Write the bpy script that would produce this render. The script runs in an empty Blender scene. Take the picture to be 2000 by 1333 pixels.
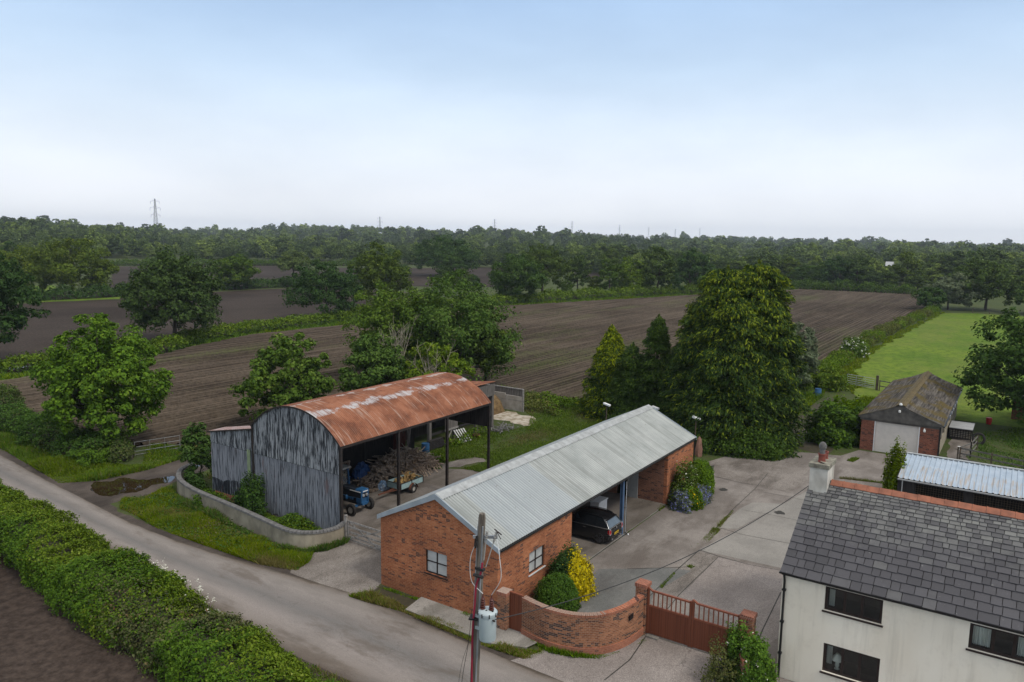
import bpy, bmesh, math, random
import numpy as np
from mathutils import Vector, Matrix

S = bpy.context.scene
COL = S.collection
R = math.radians

# ------------------------------------------------------------------ camera
FOC, YAW, PITCH, ROLL, CAMH = 1496.4907, 0.5904, 0.1356, 0.0155, 16.985
def cam_axes():
    f = np.array([math.cos(YAW)*math.cos(PITCH), math.sin(YAW)*math.cos(PITCH), -math.sin(PITCH)])
    r = np.array([math.sin(YAW), -math.cos(YAW), 0.0]); u = np.cross(r, f)
    c, s = math.cos(ROLL), math.sin(ROLL)
    return f, c*r+s*u, -s*r+c*u
CF, CR, CU = cam_axes()
cd = bpy.data.cameras.new('camera'); cam = bpy.data.objects.new('camera', cd); COL.objects.link(cam)
cd.sensor_width = 36; cd.lens = FOC/2000*36; cd.clip_start = 0.5; cd.clip_end = 30000
mw = Matrix.Identity(4)
for i in range(3):
    mw[i][0] = CR[i]; mw[i][1] = CU[i]; mw[i][2] = -CF[i]
mw[2][3] = CAMH
cam.matrix_world = mw
S.camera = cam

# ------------------------------------------------------------------ sky, sun, exposure
SUN_EL, SUN_AZ = R(52), R(-98)            # azimuth measured from +X towards +Y
wd = bpy.data.worlds.new('World'); S.world = wd; wd.use_nodes = True
wt = wd.node_tree; wt.nodes.clear()
def wn(t, **k):
    n = wt.nodes.new(t)
    for a, v in k.items(): setattr(n, a, v)
    return n
sky = wn('ShaderNodeTexSky', sky_type='NISHITA', sun_disc=False)
sky.sun_elevation = SUN_EL; sky.sun_rotation = math.pi/2-SUN_AZ
sky.air_density = 1.0; sky.dust_density = 1.5; sky.ozone_density = 1.5
bg1 = wn('ShaderNodeBackground'); bg1.inputs[1].default_value = 0.11
wt.links.new(sky.outputs[0], bg1.inputs[0])
tc = wn('ShaderNodeTexCoord'); sp = wn('ShaderNodeSeparateXYZ'); wt.links.new(tc.outputs['Generated'], sp.inputs[0])
# broken stratus: amount of cloud by height above the horizon, roughened by noise stretched along it
mp = wn('ShaderNodeMapping'); mp.inputs['Scale'].default_value = (1.6, 1.6, 5.0); wt.links.new(tc.outputs['Generated'], mp.inputs[0])
nz = wn('ShaderNodeTexNoise'); nz.inputs['Scale'].default_value = 1.7; nz.inputs['Detail'].default_value = 5; nz.inputs['Roughness'].default_value = 0.5
wt.links.new(mp.outputs[0], nz.inputs['Vector'])
rp = wn('ShaderNodeValToRGB'); e = rp.color_ramp.elements
e[0].position = 0.0; e[0].color = (1, 1, 1, 1); e[1].position = 1.0; e[1].color = (.72,)*3+(1,)
for p, v in ((.06, .99), (.12, .95), (.18, .86), (.26, .70), (.34, .62), (.55, .7)):
    q = e.new(p); q.color = (v, v, v, 1)
wt.links.new(sp.outputs['Z'], rp.inputs[0])
ns = wn('ShaderNodeMath', operation='MULTIPLY_ADD'); ns.inputs[1].default_value = 0.26; ns.inputs[2].default_value = -0.13
wt.links.new(nz.outputs['Fac'], ns.inputs[0])
ad = wn('ShaderNodeMath', operation='ADD', use_clamp=True); wt.links.new(rp.outputs[0], ad.inputs[0]); wt.links.new(ns.outputs[0], ad.inputs[1])
cr = wn('ShaderNodeValToRGB'); e = cr.color_ramp.elements       # cloud colour: thicker and greyer in the low bands
e[0].position = .3; e[0].color = (.90, .91, .925, 1); e[1].position = .64; e[1].color = (1, 1, 1, 1)
wt.links.new(nz.outputs['Fac'], cr.inputs[0])
cz = wn('ShaderNodeValToRGB'); e = cz.color_ramp.elements       # thin veil aloft is bluish, the unseen zenith a bright overcast
e[0].position = 0.0; e[0].color = (.875, .895, .92, 1); e[1].position = 1.0; e[1].color = (1., .985, .96, 1)
for p, c in ((.05, (.85, .885, .94)), (.12, (.77, .855, .955)), (.20, (.64, .795, .98)), (.28, (.52, .715, .985)), (.36, (.5, .65, .9)), (.6, (1., .985, .96))):
    q = e.new(p); q.color = (*c, 1)
wt.links.new(sp.outputs['Z'], cz.inputs[0])
cm = wn('ShaderNodeMix', data_type='RGBA', blend_type='MULTIPLY'); cm.inputs[0].default_value = 1.0
wt.links.new(cz.outputs[0], cm.inputs[6]); wt.links.new(cr.outputs[0], cm.inputs[7])
st = wn('ShaderNodeMapRange'); st.inputs[1].default_value = .36; st.inputs[2].default_value = .8; st.inputs[3].default_value = 1.17; st.inputs[4].default_value = 1.55
wt.links.new(sp.outputs['Z'], st.inputs[0])
bg2 = wn('ShaderNodeBackground'); wt.links.new(st.outputs[0], bg2.inputs[1]); wt.links.new(cm.outputs[2], bg2.inputs[0])
mx = wn('ShaderNodeMixShader'); wt.links.new(ad.outputs[0], mx.inputs[0]); wt.links.new(bg1.outputs[0], mx.inputs[1]); wt.links.new(bg2.outputs[0], mx.inputs[2])
wo = wn('ShaderNodeOutputWorld'); wt.links.new(mx.outputs[0], wo.inputs[0])

sd = bpy.data.lights.new('sun', 'SUN'); sd.energy = 1.75; sd.angle = R(11); sd.color = (1, .95, .87)
so = bpy.data.objects.new('sun', sd); COL.objects.link(so)
sv = Vector((math.cos(SUN_AZ)*math.cos(SUN_EL), math.sin(SUN_AZ)*math.cos(SUN_EL), math.sin(SUN_EL)))
so.rotation_euler = sv.to_track_quat('Z', 'Y').to_euler(); so.location = (0, 0, 60)
S.view_settings.view_transform = 'Standard'; S.view_settings.look = 'None'
S.view_settings.exposure = 0.0; S.view_settings.gamma = 1
S.cycles.max_bounces = 5; S.cycles.diffuse_bounces = 3; S.cycles.transparent_max_bounces = 8

# ------------------------------------------------------------------ helpers
def G(u, v, z=0.0):
    """place on the level z that lies at photo coordinates (u, v)"""
    d = CF+(u-1000)/FOC*CR-(v-666.5)/FOC*CU
    t = (z-CAMH)/d[2]
    return (d[0]*t, d[1]*t, z)

class NT:
    def __init__(s, name):
        s.m = bpy.data.materials.new(name); s.m.use_nodes = True
        s.t = s.m.node_tree; s.t.nodes.clear()
        s.out = s.t.nodes.new('ShaderNodeOutputMaterial')
    def n(s, typ, props=None, **inp):
        nd = s.t.nodes.new('ShaderNode'+typ)
        for k, v in (props or {}).items(): setattr(nd, k, v)
        for k, v in inp.items():
            key = int(k[1:]) if k[0] == '_' and k[1:].isdigit() else k.replace('_', ' ')
            s.set(nd.inputs[key], v)
        return nd
    def set(s, sock, v):
        if isinstance(v, bpy.types.NodeSocket): s.t.links.new(v, sock)
        elif isinstance(v, bpy.types.Node): s.t.links.new(v.outputs[0], sock)
        else:
            if isinstance(v, (tuple, list)) and len(v) == 3 and sock.type == 'RGBA': v = (*v, 1)
            sock.default_value = v
    def coord(s, kind='Object', scale=(1, 1, 1), rot=(0, 0, 0)):
        if kind == 'Position': o = s.n('NewGeometry').outputs['Position']
        else: o = s.n('TexCoord').outputs[kind]
        if scale == (1, 1, 1) and rot == (0, 0, 0): return o
        return s.n('Mapping', Vector=o, Scale=scale, Rotation=rot).outputs[0]
    def noise(s, vec, scale, detail=4, rough=.55): return s.n('TexNoise', Vector=vec, Scale=scale, Detail=detail, Roughness=rough).outputs['Fac']
    def ramp(s, fac, stops, interp='LINEAR'):
        nd = s.n('ValToRGB', Fac=fac); el = nd.color_ramp.elements; nd.color_ramp.interpolation = interp
        el[0].position, c0 = stops[0]; el[-1].position, c1 = stops[-1]
        cc = lambda c: (c, c, c, 1) if isinstance(c, (int, float)) else (*c, 1)
        el[0].color = cc(c0); el[-1].color = cc(c1)
        for p, c in stops[1:-1]:
            q = el.new(p); q.color = cc(c)
        return nd.outputs[0]
    def mix(s, fac, a, b, mode='MIX'):
        nd = s.n('Mix', {'data_type': 'RGBA', 'blend_type': mode})
        s.set(nd.inputs[0], fac); s.set(nd.inputs[6], a); s.set(nd.inputs[7], b)
        return nd.outputs[2]
    def math(s, op, a, b=0.0, clamp=False):
        nd = s.n('Math', {'operation': op, 'use_clamp': clamp}); s.set(nd.inputs[0], a); s.set(nd.inputs[1], b)
        return nd.outputs[0]
    def done(s, col, rough=.85, bump=None, bs=.3, bd=.02, metal=0., spec=.3, **k):
        b = s.n('BsdfPrincipled', Base_Color=col, Roughness=rough, Metallic=metal)
        b.inputs['Specular IOR Level'].default_value = spec
        if bump is not None:
            s.set(b.inputs['Normal'], s.n('Bump', Height=bump, Strength=bs, Distance=bd).outputs[0])
        for kk, v in k.items(): s.set(b.inputs[kk.replace('_', ' ')], v)
        s.t.links.new(b.outputs[0], s.out.inputs[0])
        return s.m

MAT = {}
def plain(name, c, c2=None, scale=6., rough=.8, bs=.2, stretch=(1, 1, 1), detail=5, metal=0., spec=.3, lo=.35, hi=.65, bd=.02):
    """weathered paint, stone, soil ...: two colours mottled by noise, with bump"""
    t = NT(name); v = t.coord('Object', stretch); f = t.noise(v, scale, detail)
    c2 = c2 or tuple(x*.75 for x in c)
    col = t.ramp(f, [(lo, c2), (hi, c)])
    MAT[name] = t.done(col, rough, f, bs, bd, metal, spec)
    return MAT[name]
def brick(name, c1, c2, mortar, dark=.25, sx=1., expr='x+y', bw=.225, bh=.075, burnt=(.05, .03, .03)):
    t = NT(name); s = t.n('SeparateXYZ', Vector=t.coord('Object'))
    a = t.math('ADD' if expr == 'x+y' else 'SUBTRACT', s.outputs[0], s.outputs[1])
    vec = t.n('CombineXYZ', X=t.math('MULTIPLY', a, sx), Y=s.outputs[2], Z=0.).outputs[0]
    br = t.n('TexBrick', {'offset': .5, 'squash': 1.}, Vector=vec, Color1=(0, 0, 0), Color2=(1, 1, 1), Mortar=(.5, .5, .5), Scale=1., Mortar_Size=.007, Mortar_Smooth=.15, Bias=0., Brick_Width=bw, Row_Height=bh)
    big = t.noise(t.coord('Object'), .55, 4, .6); fine = t.noise(t.coord('Object'), 14, 3)
    col = t.mix(t.n('RGBToBW', Color=br.outputs[0]).outputs[0], c1, c2)
    # burnt headers: a share of the bricks, gathered in bands
    cell = t.n('TexWhiteNoise', {'noise_dimensions': '2D'}, Vector=t.n('VectorMath', {'operation': 'FLOOR'}, _0=t.n('VectorMath', {'operation': 'DIVIDE'}, _0=vec, _1=(bw, bh, 1))).outputs[0]).outputs['Value']
    band = t.ramp(t.noise(t.coord('Object', (.35, .35, 2.2)), 1.1, 3), [(.42, 0.), (.68, 1.)])
    sel = t.math('LESS_THAN', cell, t.math('MULTIPLY', band, dark))
    col = t.mix(t.math('MULTIPLY', sel, .85), col, burnt)
    col = t.mix(t.ramp(big, [(.42, .0), (.62, .5)]), col, tuple(x*.58 for x in c1))
    col = t.mix(t.math('MULTIPLY', br.outputs['Fac'], .8), col, mortar)
    col = t.mix(.35, col, t.ramp(fine, [(.2, .1), (.8, .9)]), 'OVERLAY')
    MAT[name] = t.done(col, .9, t.math('SUBTRACT', t.math('MULTIPLY', fine, .4), br.outputs['Fac']), .5, .008, spec=.15)
    return MAT[name]
def leafmat(name, c1, c2, tip=None, trans=.22, scale=.35):
    """foliage: every leaf face its own tone, clumps and single plants differ a little"""
    t = NT(name); ri = t.n('NewGeometry').outputs['Random Per Island']
    f = t.noise(t.coord('Object'), scale, 2)
    a = t.math('ADD', t.math('MULTIPLY', ri, .65), t.math('MULTIPLY', f, .5))
    st = [(.2, c1), (.85, c2)]
    if tip: st.append((1.0, tip))
    col = t.ramp(a, st)
    o = t.n('ObjectInfo').outputs['Random']
    if name == 'leaf_wood':            # one mass of many trees: each tree carries its own tone
        o = t.n('Attribute', {'attribute_name': 'tone'}).outputs['Fac']
    hs = t.n('HueSaturation', Hue=t.math('ADD', t.math('MULTIPLY', o, -.035), .515), Saturation=t.math('ADD', t.math('MULTIPLY', o, .2), 1.0), Value=t.math('ADD', t.math('MULTIPLY', o, 1.15 if name == 'leaf_wood' else .4), .62 if name == 'leaf_wood' else .8), Color=col).outputs[0]
    d = t.n('BsdfPrincipled', Base_Color=hs, Roughness=.7); d.inputs['Specular IOR Level'].default_value = .08
    tr = t.n('BsdfTranslucent', Color=hs)
    m = t.n('MixShader', Fac=trans); t.t.links.new(d.outputs[0], m.inputs[1]); t.t.links.new(tr.outputs[0], m.inputs[2])
    t.t.links.new(m.outputs[0], t.out.inputs[0])
    MAT[name] = t.m
    return t.m

class MB:
    def __init__(s): s.v = []; s.f = []; s.mi = []; s.uv = {}; s.smooth = False
    def add(s, vs, fs, mi=0):
        o = len(s.v); s.v += [tuple(map(float, v)) for v in vs]
        for f in fs: s.f.append(tuple(o+i for i in f)); s.mi.append(mi)
        return s
    def quad(s, a, b, c, d, mi=0): return s.add([a, b, c, d], [(0, 1, 2, 3)], mi)
    def box(s, lo, hi, mi=0):
        x0, y0, z0 = lo; x1, y1, z1 = hi
        if x0 > x1: x0, x1 = x1, x0
        if y0 > y1: y0, y1 = y1, y0
        if z0 > z1: z0, z1 = z1, z0
        return s.add([(x0, y0, z0), (x1, y0, z0), (x1, y1, z0), (x0, y1, z0), (x0, y0, z1), (x1, y0, z1), (x1, y1, z1), (x0, y1, z1)],
              [(0, 3, 2, 1), (4, 5, 6, 7), (0, 1, 5, 4), (1, 2, 6, 5), (2, 3, 7, 6), (3, 0, 4, 7)], mi)
    def bar(s, p, q, w, h, mi=0, up=(0, 0, 1)):
        p = Vector(p); q = Vector(q); d = (q-p).normalized(); up = Vector(up)
        if abs(d.dot(up)) > .99: up = Vector((1, 0, 0))
        a = d.cross(up).normalized()*w/2; b = a.cross(d).normalized()*h/2
        vs = [p-a-b, p+a-b, p+a+b, p-a+b, q-a-b, q+a-b, q+a+b, q-a+b]
        return s.add(vs, [(0, 1, 2, 3), (7, 6, 5, 4), (0, 4, 5, 1), (1, 5, 6, 2), (2, 6, 7, 3), (3, 7, 4, 0)], mi)
    def tube(s, pts, r, n=8, mi=0, caps=True):
        pts = [Vector(p) for p in pts]
        rs = r if isinstance(r, (list, tuple)) else [r]*len(pts)
        o = len(s.v); ref = None
        for i, p in enumerate(pts):
            d = (pts[min(i+1, len(pts)-1)]-pts[max(i-1, 0)]).normalized()
            if ref is None: ref = Vector((0, 0, 1)) if abs(d.z) < .9 else Vector((1, 0, 0))
            a = d.cross(ref).normalized(); b = d.cross(a).normalized(); ref = b.cross(d) if False else ref
            for k in range(n):
                t = 2*math.pi*k/n; s.v.append(tuple(p+(a*math.cos(t)+b*math.sin(t))*rs[i]))
        for i in range(len(pts)-1):
            for k in range(n):
                s.f.append((o+i*n+k, o+i*n+(k+1) % n, o+(i+1)*n+(k+1) % n, o+(i+1)*n+k)); s.mi.append(mi)
        if caps:
            s.f.append(tuple(o+k for k in range(n))[::-1]); s.mi.append(mi)
            e = o+(len(pts)-1)*n; s.f.append(tuple(e+k for k in range(n))); s.mi.append(mi)
        return s
    def lathe(s, c, prof, n=16, axis='z', mi=0, caps=True):
        """prof: (radius, offset along axis)"""
        o = len(s.v)
        for r, h in prof:
            for k in range(n):
                t = 2*math.pi*k/n; a, b = r*math.cos(t), r*math.sin(t)
                p = {'z': (a, b, h), 'x': (h, a, b), 'y': (a, h, b)}[axis]
                s.v.append((c[0]+p[0], c[1]+p[1], c[2]+p[2]))
        for i in range(len(prof)-1):
            for k in range(n):
                s.f.append((o+i*n+k, o+i*n+(k+1) % n, o+(i+1)*n+(k+1) % n, o+(i+1)*n+k)); s.mi.append(mi)
        for e in ((0, len(prof)-1) if caps else ()):
            s.f.append(tuple(o+e*n+k for k in range(n))); s.mi.append(mi)
        return s
    def prism(s, poly, d, mi=0):
        """flat polygon (3-D points) pushed along d"""
        n = len(poly); d = Vector(d); a = [Vector(p) for p in poly]
        return s.add(a+[p+d for p in a], [tuple(range(n))[::-1], tuple(range(n, 2*n))]+[(i, (i+1) % n, n+(i+1) % n, n+i) for i in range(n)], mi)
    def build(s, name, mat, parent=None, smooth=False, bevel=0.):
        me = bpy.data.meshes.new(name); me.from_pydata(s.v, [], s.f)
        for m in (mat if isinstance(mat, (list, tuple)) else [mat]): me.materials.append(m)
        if any(s.mi): me.polygons.foreach_set('material_index', s.mi)
        bm = bmesh.new(); bm.from_mesh(me); bmesh.ops.recalc_face_normals(bm, faces=bm.faces); bm.to_mesh(me); bm.free()
        if smooth: me.polygons.foreach_set('use_smooth', [True]*len(me.polygons))
        o = bpy.data.objects.new(name, me); COL.objects.link(o)
        if bevel:
            b = o.modifiers.new('bevel', 'BEVEL'); b.width = bevel; b.segments = 2; b.limit_method = 'ANGLE'; b.angle_limit = R(40)
        if smooth and bevel == 0:
            try: me.set_sharp_from_angle(angle=R(45))
            except Exception: pass
        if parent is not None: adopt(o, parent)
        return o
def adopt(o, parent):
    o.parent = parent
    if not parent.get('_local'): o.matrix_parent_inverse = parent_world(parent).inverted()
def parent_world(p):
    m = Matrix.Translation(p.location)@p.rotation_euler.to_matrix().to_4x4()
    if p.parent is not None: return Matrix.Identity(4)          # parts keep world coordinates: their origin is the world's
    return m
def tag(o, label, cat, group=None):
    o['label'] = label; o['category'] = cat
    if group: o['group'] = group
    return o
def thing(name, label, cat, loc=(0, 0, 0), group=None, local=False, rot=0.):
    o = bpy.data.objects.new(name, None); COL.objects.link(o); o.location = loc; o.empty_display_size = .3
    o.rotation_euler = (0, 0, rot)
    if local: o['_local'] = 1
    return tag(o, label, cat, group)
def part(parent, name, mb, mat, label=None, **k):
    o = mb.build(name, mat, None, **k); o.parent = parent
    root = parent
    if root.parent is None and not root.get('_local'): o.matrix_parent_inverse = parent_world(root).inverted()
    if label: o['label'] = label
    return o
def struct(o, kind='structure'): o['kind'] = kind; return o
def np_mesh(name, V, n, mat, parent=None, mi=None):
    """fast mesh of equal n-gons from an (N*n, 3) array"""
    V = np.ascontiguousarray(V, dtype=np.float32); N = len(V)//n
    me = bpy.data.meshes.new(name)
    me.vertices.add(len(V)); me.vertices.foreach_set('co', V.ravel())
    me.loops.add(len(V)); me.loops.foreach_set('vertex_index', np.arange(len(V), dtype=np.int32))
    me.polygons.add(N); me.polygons.foreach_set('loop_start', np.arange(0, len(V), n, dtype=np.int32))
    for m in (mat if isinstance(mat, (list, tuple)) else [mat]): me.materials.append(m)
    if mi is not None: me.polygons.foreach_set('material_index', np.asarray(mi, dtype=np.int32))
    me.update(calc_edges=True)
    o = bpy.data.objects.new(name, me); COL.objects.link(o)
    if parent is not None: o.parent = parent
    return o
def norm(a): return a/np.maximum(np.linalg.norm(a, axis=1, keepdims=True), 1e-9)
def cards(P, Nn, size, rng, aspect=.6, along=None):
    """one diamond leaf (or spray) per point"""
    n = len(P); Nn = norm(Nn)
    t = rng.normal(size=(n, 3)) if along is None else along+rng.normal(size=(n, 3))*.3
    u = norm(t-Nn*(t*Nn).sum(1, keepdims=True)); w = np.cross(Nn, u)
    L = (np.asarray(size)*np.ones(n))[:, None]*(.5+1.1*rng.random((n, 1))**1.6)
    bend = Nn*L*.22
    return np.stack([P-u*L*.5-bend*.5, P+w*L*aspect*.5+bend*.3, P+u*L*.5-bend, P-w*L*aspect*.5+bend*.3], 1).reshape(-1, 3)
def wob(P, seed, f):
    """smooth noise in about [-1, 1]"""
    rng = np.random.default_rng(seed); s = np.zeros(len(P))
    for k in range(6):
        d = rng.normal(size=3); d *= f*(.6+rng.random())/np.linalg.norm(d)
        s += np.sin(P@d+rng.random()*6.28)
    return s/3.2
def inside(poly, X, Y):
    c = np.zeros(len(X), bool); n = len(poly)
    for i in range(n):
        x0, y0 = poly[i][:2]; x1, y1 = poly[(i+1) % n][:2]
        m = ((y0 > Y) != (y1 > Y)) & (X < (x1-x0)*(Y-y0)/((y1-y0) or 1e-9)+x0); c ^= m
    return c
def scatter(poly, n, rng):
    p = np.array([q[:2] for q in poly]); lo, hi = p.min(0), p.max(0); out = []
    tot = 0
    while tot < n:
        q = lo+(hi-lo)*rng.random((n*2, 2)); q = q[inside(poly, q[:, 0], q[:, 1])]; out.append(q); tot += len(q)
        if len(q) == 0: break
    return np.concatenate(out)[:n]
def sheet(name, poly, z, mat, kind='structure'):
    """flat polygon laid on the ground, triangulated"""
    bm = bmesh.new(); f = bm.faces.new([bm.verts.new((p[0], p[1], z)) for p in poly])
    f.normal_update()
    if f.normal.z < 0: f.normal_flip(); f.normal_update()
    bmesh.ops.triangulate(bm, faces=bm.faces[:], ngon_method='EAR_CLIP')
    me = bpy.data.meshes.new(name); bm.to_mesh(me); bm.free(); me.materials.append(mat)
    o = bpy.data.objects.new(name, me); COL.objects.link(o)
    if kind: o['kind'] = kind
    return o
def rough_edge(poly, amp, seed, step=.6):
    """closed outline with a ragged, natural edge"""
    rng = random.Random(seed); out = []
    n = len(poly)
    for i in range(n):
        a = Vector(poly[i][:2]); b = Vector(poly[(i+1) % n][:2]); k = max(1, int((b-a).length/step))
        for j in range(k):
            p = a.lerp(b, j/k); out.append((p.x+rng.uniform(-amp, amp), p.y+rng.uniform(-amp, amp)))
    return out
def smoothline(pts, n=8):
    """Catmull-Rom through the points"""
    P = [np.array(p, float) for p in pts]; P = [2*P[0]-P[1]]+P+[2*P[-1]-P[-2]]; out = []
    for i in range(1, len(P)-2):
        for k in range(n):
            t = k/n; a, b, c, d = P[i-1:i+3]
            out.append(.5*((2*b)+(c-a)*t+(2*a-5*b+4*c-d)*t*t+(3*b-a-3*c+d)*t**3))
    out.append(P[-2]); return out

# ------------------------------------------------------------------ materials
def make_materials():
    # ground cover between everything else
    t = NT('rough_meadow'); v = t.coord('Object')
    a = t.noise(v, .05, 5, .6); b = t.noise(v, 1.3, 6, .7); c = t.noise(v, 9., 3)
    col = t.ramp(a, [(.3, (.038, .062, .016)), (.5, (.048, .076, .018)), (.72, (.07, .088, .026))])
    col = t.mix(t.ramp(b, [(.4, 0.), (.7, .8)]), col, (.075, .062, .034))
    col = t.mix(t.ramp(t.noise(v, 5, 5, .7), [(.5, 0.), (.7, .6)]), col, (.028, .045, .012))
    col = t.mix(.5, col, t.ramp(c, [(.2, .15), (.8, .85)]), 'OVERLAY')
    MAT['meadow'] = t.done(col, .95, b, .6, .15, spec=.1)
    t = NT('pasture_grass'); v = t.coord('Object')
    a = t.noise(v, .09, 4, .6); c = t.noise(v, 2.2, 6, .75)
    col = t.ramp(a, [(.42, (.072, .132, .008)), (.58, (.122, .178, .015))])
    col = t.mix(t.ramp(t.noise(v, .9, 6, .75), [(.47, 0.), (.57, .75)]), col, (.046, .088, .008))
    col = t.mix(t.ramp(t.noise(t.coord('Object', (.5, 1, 1)), .11, 5, .7), [(.48, 0.), (.6, .55)]), col, (.125, .145, .03))
    col = t.mix(t.ramp(c, [(.5, 0.), (.62, .5)]), col, (.14, .185, .03))
    col = t.mix(t.ramp(t.noise(v, .3, 5, .7), [(.54, 0.), (.64, .5)]), col, (.12, .15, .03))
    MAT['pasture'] = t.done(col, .95, c, .7, .1, spec=.1)
    # ploughed soil, furrow shading painted into its colour, thin lines of seedlings in patches
    def soil(name, c1, c2, green=0., rows=False, bd=.06):
        t = NT(name); v = t.coord('Object')
        a = t.noise(v, .035, 5, .6); b = t.noise(v, 2.5, 6, .7); c = t.noise(v, 14, 3, .6)
        col = t.ramp(a, [(.42, c1), (.58, c2)])
        col = t.mix(.6, col, t.ramp(b, [(.38, .2), (.62, .8)]), 'OVERLAY')
        st = t.noise(t.coord('Object', (.03, 2.1, 1)), 1.0, 4, .8)
        if rows:
            col = t.mix(t.ramp(st, [(.5, 0.), (.68, .75)]), col, tuple(min(1, x*1.55) for x in c2))
            col = t.mix(t.ramp(st, [(.32, .75), (.48, 0.)]), col, tuple(x*.55 for x in c1))
        if rows:                           # furrow shade put into the colour by height: bottoms darker, crowns lighter
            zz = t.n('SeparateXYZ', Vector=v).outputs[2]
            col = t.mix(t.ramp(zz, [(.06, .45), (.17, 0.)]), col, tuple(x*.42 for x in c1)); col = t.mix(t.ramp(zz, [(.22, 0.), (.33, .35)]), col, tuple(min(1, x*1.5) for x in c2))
        if green:
            g = t.ramp(t.noise(t.coord('Object', (.25, 1, 1)), .06, 5, .65), [(.54, 0.), (.68, 1.)])
            col = t.mix(t.math('MULTIPLY', t.math('MULTIPLY', g, t.ramp(b, [(.4, 0), (.6, 1.)])), green), col, (.075, .10, .025))
        col = t.mix(t.ramp(c, [(.78, 0.), (.84, .6)]), col, (.20, .17, .14))
        MAT[name] = t.done(col, .97, b, .8, bd, spec=.08)
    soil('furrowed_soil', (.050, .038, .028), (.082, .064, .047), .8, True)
    soil('fine_soil', (.030, .022, .017), (.046, .035, .0275), .05)
    soil('near_soil', (.032, .023, .018), (.054, .040, .032), 0)
    # lane: u across, v along
    t = NT('lane_asphalt'); uv = t.n('TexCoord').outputs['UV']; s = t.n('SeparateXYZ', Vector=uv)
    w = t.math('ADD', s.outputs[0], t.math('MULTIPLY', t.math('SUBTRACT', t.noise(t.coord('Object'), .6, 5), .5), .14))
    col = t.ramp(w, [(.0, (.085, .066, .052)), (.07, (.15, .125, .105)), (.16, (.205, .178, .158)), (.30, (.232, .204, .185)), (.42, (.185, .167, .154)), (.52, (.15, .14, .131)), (.62, (.178, .16, .147)), (.78, (.225, .20, .18)), (.9, (.2, .177, .157)), (.97, (.15, .125, .105)), (1., (.075, .06, .045))])
    f = t.noise(t.coord('Object'), 30, 3); g = t.noise(t.coord('Object', (1, .22, 1)), 1.6, 6, .65)
    col = t.mix(t.ramp(g, [(.48, 0.), (.72, .55)]), col, (.125, .112, .10))
    col = t.mix(.3, col, t.ramp(f, [(.3, .2), (.7, .8)]), 'OVERLAY')
    vo = t.n('TexVoronoi', {'feature': 'DISTANCE_TO_EDGE'}, Vector=t.n('VectorMath', {'operation': 'ADD'}, _0=t.coord('Object'), _1=t.n('TexNoise', Vector=t.coord('Object'), Scale=2.).outputs['Color']).outputs[0], Scale=.42)
    ck = t.math('MULTIPLY', t.ramp(vo.outputs['Distance'], [(.0, 1.), (.012, 0.)]), t.ramp(t.noise(t.coord('Object'), .25, 2), [(.56, 0.), (.62, .35)]))
    col = t.mix(ck, col, (.07, .062, .055))
    col = t.mix(t.ramp(t.noise(t.coord('Object', (.9, .25, 1)), .8, 5, .7), [(.54, 0.), (.66, .6)]), col, (.10, .08, .063))
    MAT['lane'] = t.done(col, .9, f, .35, .01, spec=.2)
    def conc(name, c1, c2, speck=.25, stain=(.09, .08, .07), st=.5):
        t = NT(name); v = t.coord('Object')
        a = t.noise(v, .35, 6, .6); f = t.noise(v, 22, 3, .6); st2 = t.noise(t.coord('Object', (.4, 1.2, 1)), .5, 5, .65)
        col = t.ramp(a, [(.41, c1), (.59, c2)])
        col = t.mix(t.ramp(st2, [(.5, 0.), (.64, st)]), col, stain)
        col = t.mix(t.ramp(t.noise(v, 2.6, 6, .7), [(.52, 0.), (.66, .35)]), col, tuple(x*.8 for x in c1))
        col = t.mix(speck, col, t.ramp(f, [(.3, .1), (.7, .9)]), 'OVERLAY')
        vo = t.n('TexVoronoi', {'feature': 'DISTANCE_TO_EDGE'}, Vector=t.n('VectorMath', {'operation': 'ADD'}, _0=v, _1=t.n('TexNoise', Vector=v, Scale=1.4).outputs['Color']).outputs[0], Scale=.3)
        ck = t.math('MULTIPLY', t.ramp(vo.outputs['Distance'], [(.0, 1.), (.008, 0.)]), t.ramp(t.noise(v, .3, 2), [(.5, 0.), (.62, .6)]))
        col = t.mix(ck, col, tuple(x*.5 for x in stain))
        MAT[name] = t.done(col, .88, f, .3, .008, spec=.2)
    conc('yard_concrete', (.15, .13, .114), (.222, .197, .175), .35, (.11, .092, .078), .8)
    conc('pale_slab', (.20, .187, .167), (.24, .224, .2), .25, (.16, .145, .128), .45)
    conc('pink_slab', (.20, .173, .155), (.245, .214, .193), .5, (.17, .145, .13), .45)
    conc('damp_slab', (.115, .115, .108), (.165, .16, .148), .3, (.085, .08, .075), .6)
    conc('gravel_apron', (.145, .125, .108), (.215, .19, .167), .6, (.09, .076, .064), .75)
    conc('barn_floor', (.14, .12, .10), (.20, .175, .155), .3, (.075, .062, .05), .7)
    conc('muddy_track', (.048, .038, .031), (.088, .071, .058), .5, (.032, .025, .02), .8)
    conc('path_concrete', (.21, .195, .172), (.29, .268, .238), .3, (.12, .11, .09), .6)
    plain('joint_dirt', (.045, .042, .036), (.03, .028, .024), 3)
    plain('dark_moss', (.055, .045, .022), (.035, .03, .018), 4, bs=.5)
    plain('sand', (.40, .355, .29), (.22, .18, .12), 1.3, bs=.5, bd=.05, lo=.42, hi=.55)
    t = NT('puddle_water')
    MAT['water'] = t.done(t.ramp(t.noise(t.coord('Object'), .6, 3), [(.3, (.022, .014, .007)), (.7, (.034, .022, .011))]), .03, t.noise(t.coord('Object'), 3, 2), .03, .01, spec=.6)
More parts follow.
